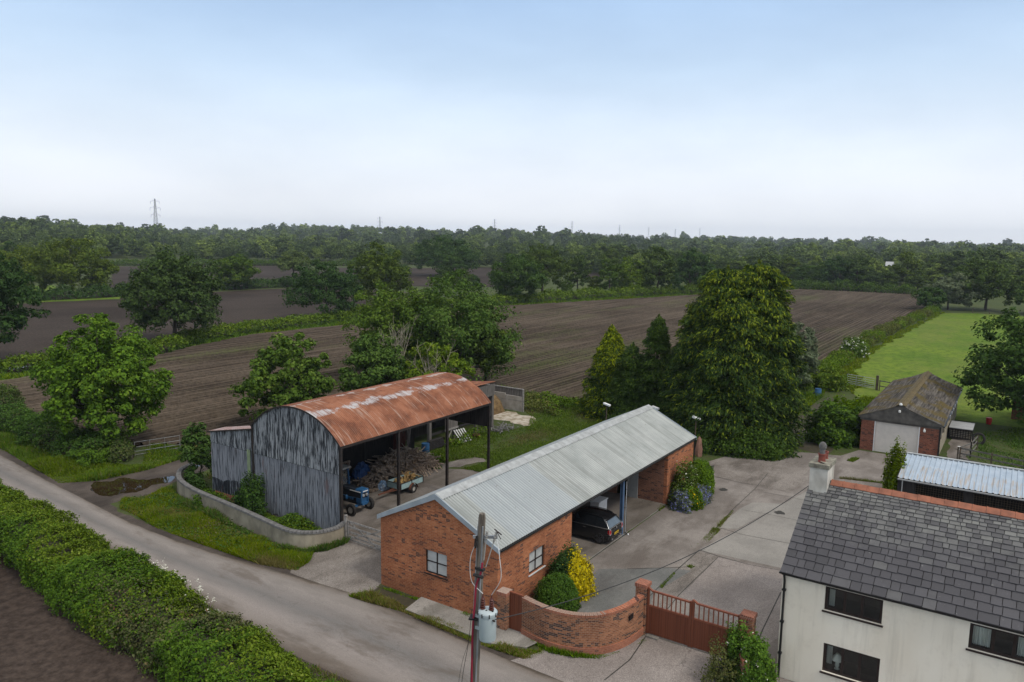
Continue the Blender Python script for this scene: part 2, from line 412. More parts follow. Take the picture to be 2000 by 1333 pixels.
    # brick
    brick('orange_brick', (.31, .098, .042), (.46, .178, .078), (.30, .19, .13), .42, burnt=(.07, .04, .035))
    brick('inner_brick', (.20, .085, .05), (.30, .13, .075), (.30, .24, .2), .35)
    brick('wall_brick', (.21, .082, .042), (.37, .16, .08), (.32, .26, .2), .65, 1.0, 'x-y', burnt=(.035, .028, .03))
    brick('red_brick', (.19, .062, .038), (.28, .10, .06), (.23, .17, .13), .35)
    brick('plinth_brick', (.33, .12, .07), (.38, .15, .085), (.26, .2, .16), .05, 1., 'x-y')
    brick('coping_brick', (.27, .09, .055), (.34, .13, .075), (.34, .28, .23), .35, 1.0, 'x-y', .085, .3)
    # metal
    t = NT('corrugated_steel'); v = t.coord('Object'); s = t.n('SeparateXYZ', Vector=v)
    a = t.noise(t.coord('Object', (7, .22, .22)), .8, 4); b = t.noise(v, .7, 5, .6)
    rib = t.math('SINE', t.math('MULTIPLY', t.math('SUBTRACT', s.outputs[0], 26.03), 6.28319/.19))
    sheetn = t.n('TexWhiteNoise', {'noise_dimensions': '1D'}, W=t.math('FLOOR', t.math('MULTIPLY', s.outputs[0], .95))).outputs['Value']
    new = t.math('MULTIPLY', t.math('GREATER_THAN', s.outputs[0], 27.4), t.math('LESS_THAN', s.outputs[0], 33.2))
    old = t.ramp(b, [(.3, (.27, .29, .275)), (.7, (.40, .415, .395))])
    old = t.mix(t.ramp(a, [(.5, 0.), (.66, .5)]), old, (.15, .155, .14))
    col = t.mix(t.math('MULTIPLY', new, .42), old, (.34, .385, .425))
    col = t.mix(t.math('MULTIPLY', sheetn, .16), col, (.20, .21, .2))
    col = t.mix(t.ramp(t.noise(v, 5, 4), [(.66, 0.), (.74, .6)]), col, (.13, .115, .08))
    col = t.mix(t.ramp(rib, [(.0, .0), (1., 0.)]), col, (.1, .1, .1))
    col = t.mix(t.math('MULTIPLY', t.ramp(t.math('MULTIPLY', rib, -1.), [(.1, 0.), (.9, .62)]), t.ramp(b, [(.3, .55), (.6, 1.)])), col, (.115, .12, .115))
    MAT['roof_steel'] = t.done(col, .45, a, .1, .01, .25, .45)
    plain('lean_sheet', (.36, .30, .29), (.22, .11, .085), 2.2, .7, .2, (1, 3, 1), lo=.42, hi=.58)
    plain('lichen_flash', (.3, .3, .27), (.2, .2, .18), 3)
    plain('flashing', (.40, .41, .40), (.28, .285, .275), 3, .55, .1, (1, 1, 1), metal=.2)
    plain('barge_metal', (.36, .41, .45), (.30, .34, .37), 2, .5, .05, metal=.2)
    t = NT('rusted_sheet'); v = t.coord('Object'); s = t.n('SeparateXYZ', Vector=v)
    a = t.noise(t.coord('Object', (7., .35, .35)), 1.2, 5, .6); b = t.noise(v, .8, 5, .65)
    col = t.ramp(b, [(.38, (.135, .050, .027)), (.5, (.225, .085, .043)), (.62, (.30, .125, .068))])
    shn = t.n('TexWhiteNoise', {'noise_dimensions': '1D'}, W=t.math('FLOOR', t.math('MULTIPLY', s.outputs[0], 1.25))).outputs['Value']
    col = t.mix(t.math('MULTIPLY', shn, .28), col, (.15, .06, .035))
    col = t.mix(t.ramp(a, [(.57, 0.), (.66, .62)]), col, (.40, .31, .25))
    d = t.math('ABSOLUTE', t.math('SUBTRACT', s.outputs[1], 33.05)); xx = t.math('MULTIPLY', t.math('SUBTRACT', t.noise(v, 1.1, 5, .7), .5), 2.4)
    band = t.ramp(t.math('ADD', d, xx), [(.05, .9), (.36, .0)])
    up = t.math('GREATER_THAN', s.outputs[1], 32.72)
    col = t.mix(t.math('MULTIPLY', t.math('MULTIPLY', band, up), t.ramp(a, [(.36, .15), (.52, 1.)])), col, (.44, .43, .43))
    col = t.mix(t.ramp(t.noise(t.coord('Object', (9., .5, .5)), 1.0, 5, .6), [(.3, .6), (.44, 0.)]), col, (.10, .038, .02))
    d2 = t.math('ADD', t.math('ABSOLUTE', t.math('SUBTRACT', s.outputs[1], 34.9)), xx)
    col = t.mix(t.ramp(d2, [(-.2, .65), (.15, 0.)]), col, (.45, .40, .37))
    MAT['rust_roof'] = t.done(col, .8, a, .15, .01, .1, .25)
    t = NT('tarred_sheet'); v = t.coord('Object'); s = t.n('SeparateXYZ', Vector=v)
    a = t.noise(t.coord('Object', (1, 8., .8)), 1.6, 6, .62); b = t.noise(v, .5, 4, .6)
    zz = t.math('ADD', s.outputs[2], t.math('MULTIPLY', t.math('SUBTRACT', b, .5), .15))
    low = t.math('LESS_THAN', zz, 3.6)
    y = s.outputs[1]
    lean = t.math('GREATER_THAN', y, 38.46)
    lowlean = t.math('MULTIPLY', lean, t.math('LESS_THAN', t.math('ADD', s.outputs[2], t.math('MULTIPLY', b, 1.2)), 2.0))
    up_c = t.ramp(a, [(.38, (.014, .016, .020)), (.47, (.05, .056, .064)), (.53, (.25, .265, .28)), (.70, (.33, .345, .355))])
    a2 = t.noise(t.coord('Object', (1, 11., .55)), 1.5, 6, .66)
    lo_c = t.ramp(a2, [(.36, (.016, .018, .022)), (.43, (.06, .066, .076)), (.48, (.19, .20, .222)), (.75, (.275, .288, .312))])
    col = t.mix(low, up_c, lo_c); col = t.mix(lowlean, col, t.ramp(a, [(.48, (.012, .014, .018)), (.58, (.09, .10, .115)), (.66, (.22, .24, .26))]))
    col = t.mix(t.math('MULTIPLY', low, t.ramp(t.noise(t.coord('Object', (1, 2.2, .6)), .9, 4), [(.64, 0.), (.72, .55)])), col, (.10, .035, .025))
    seam = t.n('TexWave', {'wave_type': 'BANDS', 'bands_direction': 'Y'}, Vector=v, Scale=.62).outputs['Fac']
    col = t.mix(t.ramp(seam, [(.0, .75), (.012, 0.)]), col, (.03, .03, .035))
    ss = t.math('COMPARE', s.outputs[2], 3.6); ss.node.inputs[2].default_value = .015
    col = t.mix(t.math('MULTIPLY', ss, .7), col, (.03, .03, .03))
    MAT['tarred_sheet'] = t.done(col, .7, a, .3, .01, .1, .3)
    plain('lime_patch', (.25, .31, .17), (.13, .16, .11), 3, stretch=(1, 8, .6), lo=.42, hi=.55)
    plain('black_iron', (.018, .017, .017), (.035, .026, .022), 4, .6)
    plain('black_plastic', (.012, .012, .013), (.02, .02, .02), 2, .4, .05)
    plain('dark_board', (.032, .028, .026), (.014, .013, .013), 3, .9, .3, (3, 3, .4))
    plain('grey_board', (.17, .155, .14), (.085, .075, .068), 2.5, .9, .4, (6, 6, .5))
    plain('pole_wood', (.22, .19, .155), (.07, .058, .046), 3, .9, .5, (5, 5, .35))
    plain('gate_wood', (.30, .285, .265), (.17, .155, .14), 3, .9, .3, (2, 2, 2))
    plain('fence_wood', (.17, .16, .145), (.10, .09, .08), 3, .9, .3)
    plain('post_wood', (.12, .09, .06), (.07, .055, .04), 3, .9, .3)
    t = NT('mahogany_stain'); v = t.coord('Object', (7., 7., .25)); s = t.n('SeparateXYZ', Vector=t.coord('Object'))
    pl = t.n('TexWave', {'wave_type': 'BANDS', 'bands_direction': 'Y'}, Vector=t.coord('Object'), Scale=3.3).outputs['Fac']
    g = t.noise(v, 1.2, 4); col = t.ramp(g, [(.3, (.115, .034, .017)), (.7, (.175, .055, .027))])
    col = t.mix(t.ramp(pl, [(0., .7), (.04, 0.)]), col, (.04, .014, .009))
    MAT['stained_wood'] = t.done(col, .55, pl, .2, .004, spec=.3)
    plain('lath_red', (.23, .075, .038), (.17, .052, .028), 5, .5, .1)
    t = NT('cream_render'); v = t.coord('Object')
    f = t.noise(v, 35, 4, .6); a = t.noise(t.coord('Object', (1, 1, .5)), .7, 5)
    col = t.ramp(a, [(.35, (.74, .675, .555)), (.65, (.80, .745, .63))])
    col = t.mix(t.ramp(t.noise(t.coord('Object', (3, 3, .22)), .9, 5, .65), [(.5, 0), (.66, .38)]), col, (.50, .455, .37))
    col = t.mix(t.ramp(t.noise(v, 2.2, 6, .7), [(.54, 0), (.68, .3)]), col, (.58, .52, .42))
    MAT['render'] = t.done(col, .92, f, .25, .006, spec=.15)
    plain('chimney_render', (.60, .575, .51), (.36, .33, .28), 1.6, .9, .3, (1, 1, .6), lo=.3, hi=.6)
    plain('lichen_stone', (.27, .26, .20), (.14, .125, .10), 5, .95, .4)
    # slates: every slate is an island of its own
    t = NT('welsh_slate'); ri = t.n('NewGeometry').outputs['Random Per Island']; v = t.coord('Object')
    s = t.n('SeparateXYZ', Vector=v)
    col = t.ramp(ri, [(.0, (.048, .046, .050)), (.5, (.062, .059, .064)), (.88, (.074, .071, .076)), (1., (.10, .098, .096))])
    lich = t.math('MULTIPLY', t.ramp(t.math('ADD', s.outputs[2], t.math('MULTIPLY', t.noise(v, .9, 5, .65), 2.)), [(.0, 0.), (1., 1.)]), 1.)
    hi = t.ramp(t.math('SUBTRACT', t.math('ADD', s.outputs[2], t.math('MULTIPLY', t.noise(v, 1.0, 5, .65), 2.4)), 6.7), [(.0, 0.), (.9, 1.)])
    pick = t.ramp(t.math('FRACT', t.math('MULTIPLY', ri, 7.31)), [(.2, .2), (.8, .9)])
    col = t.mix(t.math('MULTIPLY', t.math('MULTIPLY', hi, pick), .55), col, (.25, .25, .225))
    blot = t.ramp(t.noise(v, 1.7, 6, .7), [(.5, 0.), (.72, .65)])
    col = t.mix(blot, col, (.05, .048, .05))
    fl = t.noise(v, 9, 4, .6); col = t.mix(t.ramp(fl, [(.66, 0.), (.74, .55)]), col, (.24, .24, .22))
    MAT['slate'] = t.done(col, .7, fl, .35, .008, spec=.35)
    plain('ridge_tile', (.31, .12, .07), (.20, .082, .052), 3, .85, .2)
    plain('clay_pot', (.23, .065, .045), (.16, .05, .038), 4, .8, .2)
    plain('asbestos', (.135, .125, .11), (.06, .056, .05), 1.8, .95, .5, lo=.3, hi=.7)
    t = NT('mossy_sheet'); v = t.coord('Object'); a = t.noise(v, 5, 6, .7); b = t.noise(v, .55, 5, .6); c = t.noise(t.coord('Object', (.3, 5, 1)), 1.5, 5, .6)
    col = t.ramp(c, [(.36, (.040, .036, .032)), (.5, (.085, .076, .067)), (.66, (.155, .14, .122))])
    col = t.mix(t.ramp(a, [(.55, 0.), (.7, .7)]), col, (.035, .033, .03))
    col = t.mix(t.math('MULTIPLY', t.ramp(b, [(.49, 0.), (.58, 1.)]), t.ramp(a, [(.3, .3), (.6, 1.)])), col, (.10, .075, .022))
    MAT['mossy_sheet'] = t.done(col, .95, a, .6, .02, spec=.1)
    plain('moss_ridge', (.13, .095, .045), (.07, .055, .025), 5, .95, .5)
    plain('roller_door', (.70, .645, .575), (.64, .59, .525), 3, .6, .1)
    plain('white_paint', (.62, .62, .60), (.48, .48, .46), 3, .6, .1)
    plain('white_gloss', (.78, .78, .76), (.7, .7, .69), 3, .35, .05)
    plain('grey_door', (.36, .37, .36), (.31, .32, .31), 3, .6, .05)
    plain('galvanised', (.40, .41, .42), (.28, .29, .3), 3, .5, .1, metal=.4)
    plain('old_tube', (.24, .25, .25), (.13, .12, .11), 4, .6, .1)
    plain('cooler_steel', (.36, .45, .54), (.30, .38, .46), 1.2, .5, .1, (1, 3, 1), metal=.15)
    t = NT('box_profile_sheet'); v = t.coord('Object'); s = t.n('SeparateXYZ', Vector=v)
    a = t.noise(t.coord('Object', (.4, 9, 1)), 1.4, 4); b = t.noise(v, 1.4, 4)
    col = t.ramp(b, [(.3, (.30, .365, .43)), (.7, (.38, .44, .50))])
    rf = t.math('MULTIPLY', t.ramp(s.outputs[0], [(0., 0.), (1., 1.)]), 1.)
    edge = t.ramp(t.math('SUBTRACT', t.math('ADD', 55.0, t.math('MULTIPLY', t.noise(t.coord('Object', (.1, 3, 1)), 2.2, 3), 2.)), s.outputs[0]), [(.9, 0.), (1.0, .7)])
    col = t.mix(t.math('MULTIPLY', edge, t.ramp(a, [(.5, 0.), (.62, .8)])), col, (.36, .235, .11))
    MAT['box_sheet'] = t.done(col, .55, b, .05, .01, .15, .4)
    plain('blue_post', (.075, .135, .23), (.06, .10, .17), 3, .45, .1)
    plain('blue_drum', (.035, .125, .27), (.03, .10, .21), 2, .45, .1)
    plain('tractor_blue', (.028, .115, .255), (.022, .085, .19), 3, .45, .15)
    plain('dark_tractor', (.014, .022, .034), (.022, .02, .02), 4, .6, .15)
    plain('tyre', (.018, .018, .018), (.035, .031, .028), 8, .9, .3)
    plain('rim_pale', (.42, .41, .37), (.30, .28, .25), 6, .6, .1)
    plain('trailer_paint', (.30, .42, .42), (.24, .34, .34), 4, .6, .1)
    plain('rust', (.16, .06, .035), (.10, .04, .025), 6, .9, .3)
    plain('log', (.42, .33, .25), (.20, .15, .11), 7, .9, .4)
    plain('log_end', (.33, .24, .15), (.24, .165, .10), 6, .9, .2)
    plain('split_wood', (.40, .27, .10), (.20, .115, .05), 5, .9, .3)
    plain('brushwood', (.16, .042, .032), (.09, .03, .024), 5, .9, .3)
    plain('twig', (.30, .27, .20), (.20, .175, .125), 3, .9, .2)
    plain('bark', (.075, .062, .048), (.04, .033, .026), 3, .95, .5, (1, 1, .3))
    plain('tarp_blue', (.03, .09, .24), (.022, .06, .16), 4, .6, .2)
    plain('sack_white', (.50, .55, .60), (.15, .28, .45), 3.0, .6, .2)
    plain('wall_stucco', (.36, .315, .235), (.22, .19, .14), 1.6, .95, .4, (1, 1, .7))
    plain('coping_stone', (.16, .155, .15), (.10, .095, .09), 4, .9, .3)
    plain('sandstone', (.24, .13, .09), (.16, .085, .06), 3, .95, .4)
    plain('silage', (.19, .125, .055), (.10, .062, .028), 3.5, .97, .7, bd=.1)
    plain('clamp_concrete', (.36, .335, .295), (.26, .235, .2), 2, .9, .2)
    plain('transformer_grey', (.42, .48, .485), (.38, .435, .44), 2, .4, .03)
    plain('porcelain', (.10, .032, .022), (.08, .025, .02), 3, .25, .03)
    plain('cable_grey', (.35, .34, .31), (.28, .27, .25), 3, .6, .05)
    plain('cable_black', (.022, .022, .022), (.03, .03, .03), 3, .6, .05)
    plain('cable_red', (.30, .022, .05), (.24, .02, .04), 3, .5, .05)
    plain('car_black', (.010, .011, .013), (.012, .013, .015), 2, .16, .0, spec=.6)
    plain('car_roof', (.008, .008, .009), (.009, .009, .010), 2, .18, .0, spec=.6)
    plain('chrome', (.62, .63, .65), (.58, .59, .6), 3, .2, .02, metal=.9)
    plain('alloy', (.10, .10, .105), (.07, .07, .075), 3, .4, .02, metal=.6)
    plain('tail_red', (.42, .012, .016), (.35, .01, .012), 3, .25, .02)
    plain('plate_yellow', (.72, .46, .03), (.66, .42, .03), 3, .5, .02)
    plain('lens', (.72, .72, .68), (.62, .62, .6), 3, .2, .02)
    plain('dark_frame', (.030, .019, .016), (.022, .014, .012), 3, .5, .1)
    plain('curtain', (.78, .78, .72), (.6, .61, .57), 3, .9, .2, (2, 2, .3))
    plain('lamp_cream', (.80, .80, .70), (.74, .74, .64), 3, .7, .05)
    plain('room_dark', (.055, .05, .045), (.035, .032, .03), 2, .95, .1)
    plain('red_plastic', (.5, .02, .02), (.4, .02, .02), 3, .5, .05)
    plain('pylon_steel', (.20, .215, .23), (.17, .18, .19), 1, .6, .0)
    plain('blind_grey', (.50, .51, .49), (.36, .37, .36), 2.5, .25, .05, spec=.5)
    plain('far_white', (.36, .37, .36), (.30, .30, .30), 2, .6, .05)
    # glass: you look through it into dark rooms and it mirrors the sky
    t = NT('window_glass'); tr = t.n('BsdfTransparent', Color=(.94, .96, .95)); gl = t.n('BsdfGlossy', Color=(.9, .95, 1.), Roughness=.03)
    fr = t.n('Fresnel', IOR=1.45); m = t.n('MixShader', Fac=t.math('MULTIPLY', fr, .9)); t.t.links.new(tr.outputs[0], m.inputs[1]); t.t.links.new(gl.outputs[0], m.inputs[2])
    t.t.links.new(m.outputs[0], t.out.inputs[0]); MAT['glass'] = t.m
    plain('car_glass', (.012, .015, .018), (.012, .015, .018), 2, .05, 0, spec=.8)
    plain('car_glass_rear', (.10, .12, .135), (.08, .10, .11), 2, .08, 0, spec=.9)
    # foliage
    leafmat('leaf_bright', (.046, .098, .022), (.112, .198, .038), (.25, .34, .085))
    leafmat('leaf_oak', (.040, .070, .018), (.095, .138, .032), (.17, .21, .06))
    leafmat('leaf_dark', (.031, .064, .018), (.072, .125, .029), (.16, .21, .06))
    leafmat('leaf_mid', (.050, .096, .020), (.118, .182, .036), (.24, .30, .08))
    leafmat('leaf_pale', (.08, .115, .04), (.15, .195, .065), (.21, .25, .09))
    leafmat('leaf_silver', (.08, .11, .065), (.15, .18, .105), (.2, .23, .15))
    leafmat('leaf_yellow', (.45, .33, .012), (.80, .58, .015), (.9, .72, .06))
    leafmat('leaf_gold', (.11, .15, .016), (.24, .28, .026), (.40, .41, .05))
    leafmat('leaf_cypress', (.022, .045, .012), (.062, .100, .019), (.14, .18, .03))
    leafmat('leaf_hedge', (.07, .122, .02), (.155, .215, .036), (.29, .33, .10), .25, .8)
    leafmat('leaf_hedge_dark', (.045, .095, .018), (.10, .175, .03), (.19, .26, .06), .25, .8)
    leafmat('leaf_bramble', (.06, .08, .035), (.12, .125, .055), (.24, .14, .085), .2, .8)
    leafmat('leaf_lawn', (.075, .12, .016), (.15, .21, .024), (.26, .27, .06), .3, .5)
    leafmat('leaf_dry', (.12, .115, .042), (.20, .18, .075), (.30, .27, .13), .3, .5)
    leafmat('leaf_nettle', (.055, .11, .02), (.115, .19, .03), (.19, .25, .06), .25, .7)
    leafmat('leaf_wood', (.055, .085, .029), (.12, .165, .05), (.19, .23, .075), .15, .012)
    leafmat('flower_blue', (.15, .145, .32), (.27, .26, .50), (.38, .37, .6), .25)
    leafmat('flower_white', (.5, .5, .42), (.75, .75, .65), (.8, .8, .75), .2)
    leafmat('leaf_scrub', (.06, .08, .026), (.125, .14, .045), (.2, .19, .08), .2, .5)
make_materials()

# ------------------------------------------------------------------ vegetation builders
def fib(n, rng):
    i = np.arange(n)+.5; ph = np.arccos(1-2*i/n); th = math.pi*(1+5**.5)*i+rng.random()*6
    d = np.stack([np.cos(th)*np.sin(ph), np.sin(th)*np.sin(ph), np.cos(ph)], 1)
    return norm(d+rng.normal(size=d.shape)*.18)
def crown_cards(seed, H, Rr, base, ntuft=110, nleaf=110, leaf=.3, lob=.42, top=1., shape='round', tuft=.23, hang=0.):
    """leaf cards gathered in tufts that stand on and inside a lobed envelope"""
    rng = np.random.default_rng(seed)
    hz = (H-base)/2; zc = base+hz
    d = fib(ntuft, rng); d = d[(d[:, 2] > -.82)]
    L = fib(9, rng); amp = rng.uniform(-lob, lob, 9)
    k = 1+sum(amp[j]*np.exp(5*(d@L[j]-1)) for j in range(9))
    rad = np.where(rng.random(len(d)) < .8, rng.uniform(.62, 1.10, len(d)), rng.uniform(.3, .65, len(d)))*k
    c = d*rad[:, None]
    if shape == 'round':
        c[:, :2] *= Rr*.86; c[:, 2] *= hz*.88
        c[:, :2] *= (1-.18*np.clip(c[:, 2:3]/hz, 0, 1))          # fuller below than on top
    elif shape == 'spread':
        c[:, :2] *= Rr*.88; c[:, 2] = np.where(c[:, 2] > 0, c[:, 2]*hz*1.0, c[:, 2]*hz*.75)
    c[:, 2] += zc
    tr = tuft*Rr*rng.uniform(.5, 1.2, len(c))
    n = nleaf*len(c); idx = np.repeat(np.arange(len(c)), nleaf)
    q = norm(rng.normal(size=(n, 3))); r = rng.random((n, 1))**.4
    off = q*r*tr[idx][:, None]; off[:, 2] *= .72; off[:, 2] -= hang*r[:, 0]*tr[idx]
    P = c[idx]+off
    ctr = np.array([0, 0, zc]); out = norm(P-ctr)
    N = q*.8+out*.4+np.array([0, 0, .7])+rng.normal(size=(n, 3))*.5
    P[:, 2] = np.maximum(P[:, 2], .05)
    return cards(P, N, leaf, rng), c
def trunk_mb(tufts, H, base, r0, seed, nlimb=12):
    rng = random.Random(seed); mb = MB(); fork = base+(H-base)*.28
    lean = (rng.uniform(-.3, .3), rng.uniform(-.3, .3))
    pts = [(0, 0, -.2), (lean[0]*.3, lean[1]*.3, fork*.5), (lean[0], lean[1], fork), (lean[0]*1.5, lean[1]*1.5, base+(H-base)*.75)]
    mb.tube(pts, [r0*1.25, r0*.9, r0*.75, r0*.2], 8)
    ts = list(tufts); rng.shuffle(ts)
    for t in ts[:nlimb]:
        z0 = fork*(.75+.5*rng.random()); a = Vector((lean[0], lean[1], min(z0, t[2]-.1))); b = Vector(t); m = a.lerp(b, .5)+Vector((0, 0, -.12*(b-a).length*.3))
        mb.tube([a, m, b], [r0*.42, r0*.26, r0*.07], 5)
    return mb
def tree_cat(name): return 'tree'
def tree(name, label, loc, H, Rr, base, mat, seed, group=None, leaf=.3, ntuft=110, nleaf=110, r0=None, sy=1., trunkmat='bark', **k):
    t = thing(name, label, 'tree', (loc[0], loc[1], 0), group, local=True)
    V, tf = crown_cards(seed, H, Rr, base, ntuft, nleaf, leaf, **k)
    V = V.copy(); V[:, 1] *= sy
    np_mesh('crown', V, 4, MAT[mat], t)
    trunk_mb(tf, H, base, r0 or H*.022, seed).build('trunk', MAT[trunkmat], t, smooth=True)
    return t
def copy_tree(src, loc, s, rz, label=None, group=None, sz=None):
    c = src.copy(); COL.objects.link(c); c.location = (loc[0], loc[1], loc[2] if len(loc) > 2 else 0); c.rotation_euler = (0, 0, rz)
    c.scale = (s, s, sz or s)
    if label: c['label'] = label
    if group: c['group'] = group
    for ch in src.children:
        d = ch.copy(); COL.objects.link(d); d.parent = c
    return c
def conifer_cards(seed, heads, nspray, leaf, droop=.5, asp=.34, core=.45, base=.2, top=.62, gold=0.):
    """feathery sprays on stacked drooping boughs; heads: (x, y, H, R, power)"""
    rng = np.random.default_rng(seed); out = []; mi = []
    tot = sum(h[2]*h[3] for h in heads)
    for (hx, hy, H, Rr, pw) in heads:
        m = 100; nb = int(nspray*H*Rr/tot/m)
        zb = base+(H-base)*(1-rng.random(nb)**top)*.985; a = rng.random(nb)*6.283
        f = np.clip((H-zb)/(H-base), 0, 1)
        R0 = Rr*np.minimum(1, (f**pw))*(.66+.12*np.sin(a*3+zb*1.3+seed)+.46*rng.random(nb)**1.5)
        R0 *= np.clip(.62+.9*(1-f)+f*.6, 0, 1)
        idx = np.repeat(np.arange(nb), m); n = nb*m
        s = core+(1-core)*rng.random(n)**.7                       # along the bough
        rad = R0[idx]*s; ang = a[idx]+rng.normal(size=n)*(.10+.26*s)/np.maximum(.5, rad)
        z = zb[idx]+(.30*s-droop*s*s)*R0[idx]*.45+rng.normal(size=n)*.09-np.abs(rng.normal(size=n))*.22*s*(rng.random(n) < .4)
        P = np.stack([hx+np.cos(ang)*rad, hy+np.sin(ang)*rad, np.maximum(.1, np.minimum(z, H))], 1)
        o = np.stack([np.cos(ang), np.sin(ang), .35-1.1*s*droop], 1)
        N = np.array([0, 0, .8])+rng.normal(size=(n, 3))*.55+o*.5
        out.append(cards(P, N, leaf*(.7+.5*s), rng, asp, along=norm(o))); mi.append((s > .80)&(rng.random(n) < gold+.12+.55*(P[:, 2]/H)**3))
        # leader
        k = 260; zz = H-rng.random(k)**1.5*H*.10; rr = (H-zz)*.30+.05; an = rng.random(k)*6.28
        P = np.stack([hx+np.cos(an)*rr*rng.random(k), hy+np.sin(an)*rr*rng.random(k), zz+.1], 1)
        out.append(cards(P, rng.normal(size=(k, 3))+[0, 0, .2], leaf, rng, asp, along=np.tile([0, 0, 1.], (k, 1)))); mi.append(np.ones(k, bool))
    return np.concatenate(out), np.concatenate(mi).astype(int)
def hedge_surface(path, w, h, n, seed, rough=.25, fine=1.):
    """points and outward normals on a lumpy hedge that follows a path"""
    rng = np.random.default_rng(seed); p = np.array([q[:2] for q in path], float)
    seg = np.linalg.norm(np.diff(p, axis=0), axis=1); cum = np.concatenate([[0], np.cumsum(seg)]); T = cum[-1]
    s = rng.random(n)*T; j = np.clip(np.searchsorted(cum, s)-1, 0, len(seg)-1); f = (s-cum[j])/seg[j]
    c = p[j]+(p[j+1]-p[j])*f[:, None]; t = (p[j+1]-p[j])/seg[j][:, None]; nn = np.stack([-t[:, 1], t[:, 0]], 1)
    th = rng.random(n)*math.pi
    endk = np.sqrt(np.clip(np.minimum(s, T-s)/(w*.5), 0.04, 1))
    ww = np.interp(s/T, np.linspace(0, 1, len(w)), w) if isinstance(w, (list, tuple)) else w
    hh = np.interp(s/T, np.linspace(0, 1, len(h)), h) if isinstance(h, (list, tuple)) else h
    q0 = np.stack([c[:, 0], c[:, 1], np.sin(th)*2], 1)
    k = 1+rough*wob(q0, seed, 1.1)+rough*.7*wob(q0, seed+1, 3.1)+rough*.5*wob(q0, seed+2, 8.)
    y = np.sign(np.cos(th))*np.abs(np.cos(th))**.7*ww/2*k*endk; z = np.sin(th)**.6*hh*k*(.45+.55*endk)
    P = np.stack([c[:, 0]+nn[:, 0]*y, c[:, 1]+nn[:, 1]*y, z], 1)
    N = np.stack([nn[:, 0]*np.cos(th), nn[:, 1]*np.cos(th), np.sin(th)], 1)
    return P, N, s/T, rng
def hedge(name, label, path, w, h, mat, seed, leaf=.3, dens=60, group=None, rough=.25, cat='hedge', mats=None, split=None, core=True):
    p = np.array([q[:2] for q in path]); T = np.linalg.norm(np.diff(p, axis=0), axis=1).sum()
    wm = max(w) if isinstance(w, (list, tuple)) else w; hm = max(h) if isinstance(h, (list, tuple)) else h
    n = int(T*(wm+2*hm)*dens)
    if isinstance(w, (list, tuple)):
        w = list(w)
    P, N, s, rng = hedge_surface(path, wm if not isinstance(w, list) else wm, h, n, seed, rough)
    P = P+rng.normal(size=P.shape)*leaf*.35+N*((rng.random((n, 1))**3)*leaf*1.6)
    P[:, 2] = np.maximum(.04, P[:, 2])
    V = cards(P, N*.9+np.array([0, 0, .4])+rng.normal(size=P.shape)*.6, leaf, rng)
    ml = [MAT[mat]]; mi = None
    if mats:
        ml = [MAT[m] for m in mats]; mi = split(P, rng)
    o = np_mesh(name, V, 4, ml, None, mi)
    tag(o, label, cat, group)
    if core:
        # dark woody inside
        mb = MB(); pts = [Vector((a[0], a[1], 0)) for a in p]; rows = []
        for i, q in enumerate(pts):
            d = (pts[min(i+1, len(pts)-1)]-pts[max(i-1, 0)]).normalized(); sd = Vector((-d.y, d.x, 0)); e = .3 if i in (0, len(pts)-1) else 1.
            rows.append([q+sd*wm*.27*e*a+Vector((0, 0, b*hm*.58*e)) for a, b in ((1, 0), (.95, .55), (.6, .9), (0, 1), (-.6, .9), (-.95, .55), (-1, 0))])
        for i in range(len(rows)-1):
            for k in range(6): mb.quad(rows[i][k], rows[i][k+1], rows[i+1][k+1], rows[i+1][k])
        c = mb.build('branches', MAT['bark'], None); c.parent = o
    return o
def bush(name, label, loc, r, h, mat, seed, leaf=.12, n=9000, group=None, cat='bush', rough=.16, sx=1., sy=1., mats=None, split=None, power=.8, stems=True, trunkmat='bark'):
    """rounded shrub: leaf cards on a lumpy dome and just inside it, stems within"""
    rng = np.random.default_rng(seed)
    d = norm(rng.normal(size=(n, 3))); d[:, 2] = np.abs(d[:, 2])*1.0-.12; d = norm(d)
    k = 1+rough*wob(d*r, seed, 3./r)+rough*.7*wob(d*r, seed+3, 9./r)
    rad = k*(1-.38*rng.random(n)**1.6+.07*rng.random(n)**6*(1+2*(rough > .1)))
    P = np.stack([d[:, 0]*r*sx*rad, d[:, 1]*r*sy*rad, h*.12+np.sign(d[:, 2])*np.abs(d[:, 2])**power*h*.88*rad], 1)
    P[:, 2] = np.maximum(P[:, 2], .03)
    V = cards(P, d+np.array([0, 0, .35])+rng.normal(size=P.shape)*.6, leaf, rng)
    t = thing(name, label, cat, (loc[0], loc[1], loc[2] if len(loc) > 2 else 0), group, local=True)
    ml = [MAT[m] for m in (mats or [mat])]
    np_mesh('foliage', V, 4, ml, t, split(P, rng) if split else None)
    mb = MB(); rr = random.Random(seed)
    for i in range(9):
        a = rr.uniform(0, 6.28); q = rr.uniform(.3, .75)
        mb.tube([(rr.uniform(-.1, .1)*r, rr.uniform(-.1, .1)*r, 0), (math.cos(a)*r*q*.5*sx, math.sin(a)*r*q*.5*sy, h*.45), (math.cos(a)*r*q*sx, math.sin(a)*r*q*sy, h*.75)], [.035*h, .022*h, .008*h], 5)
    mb.build('stems', MAT[trunkmat], t)
    return t
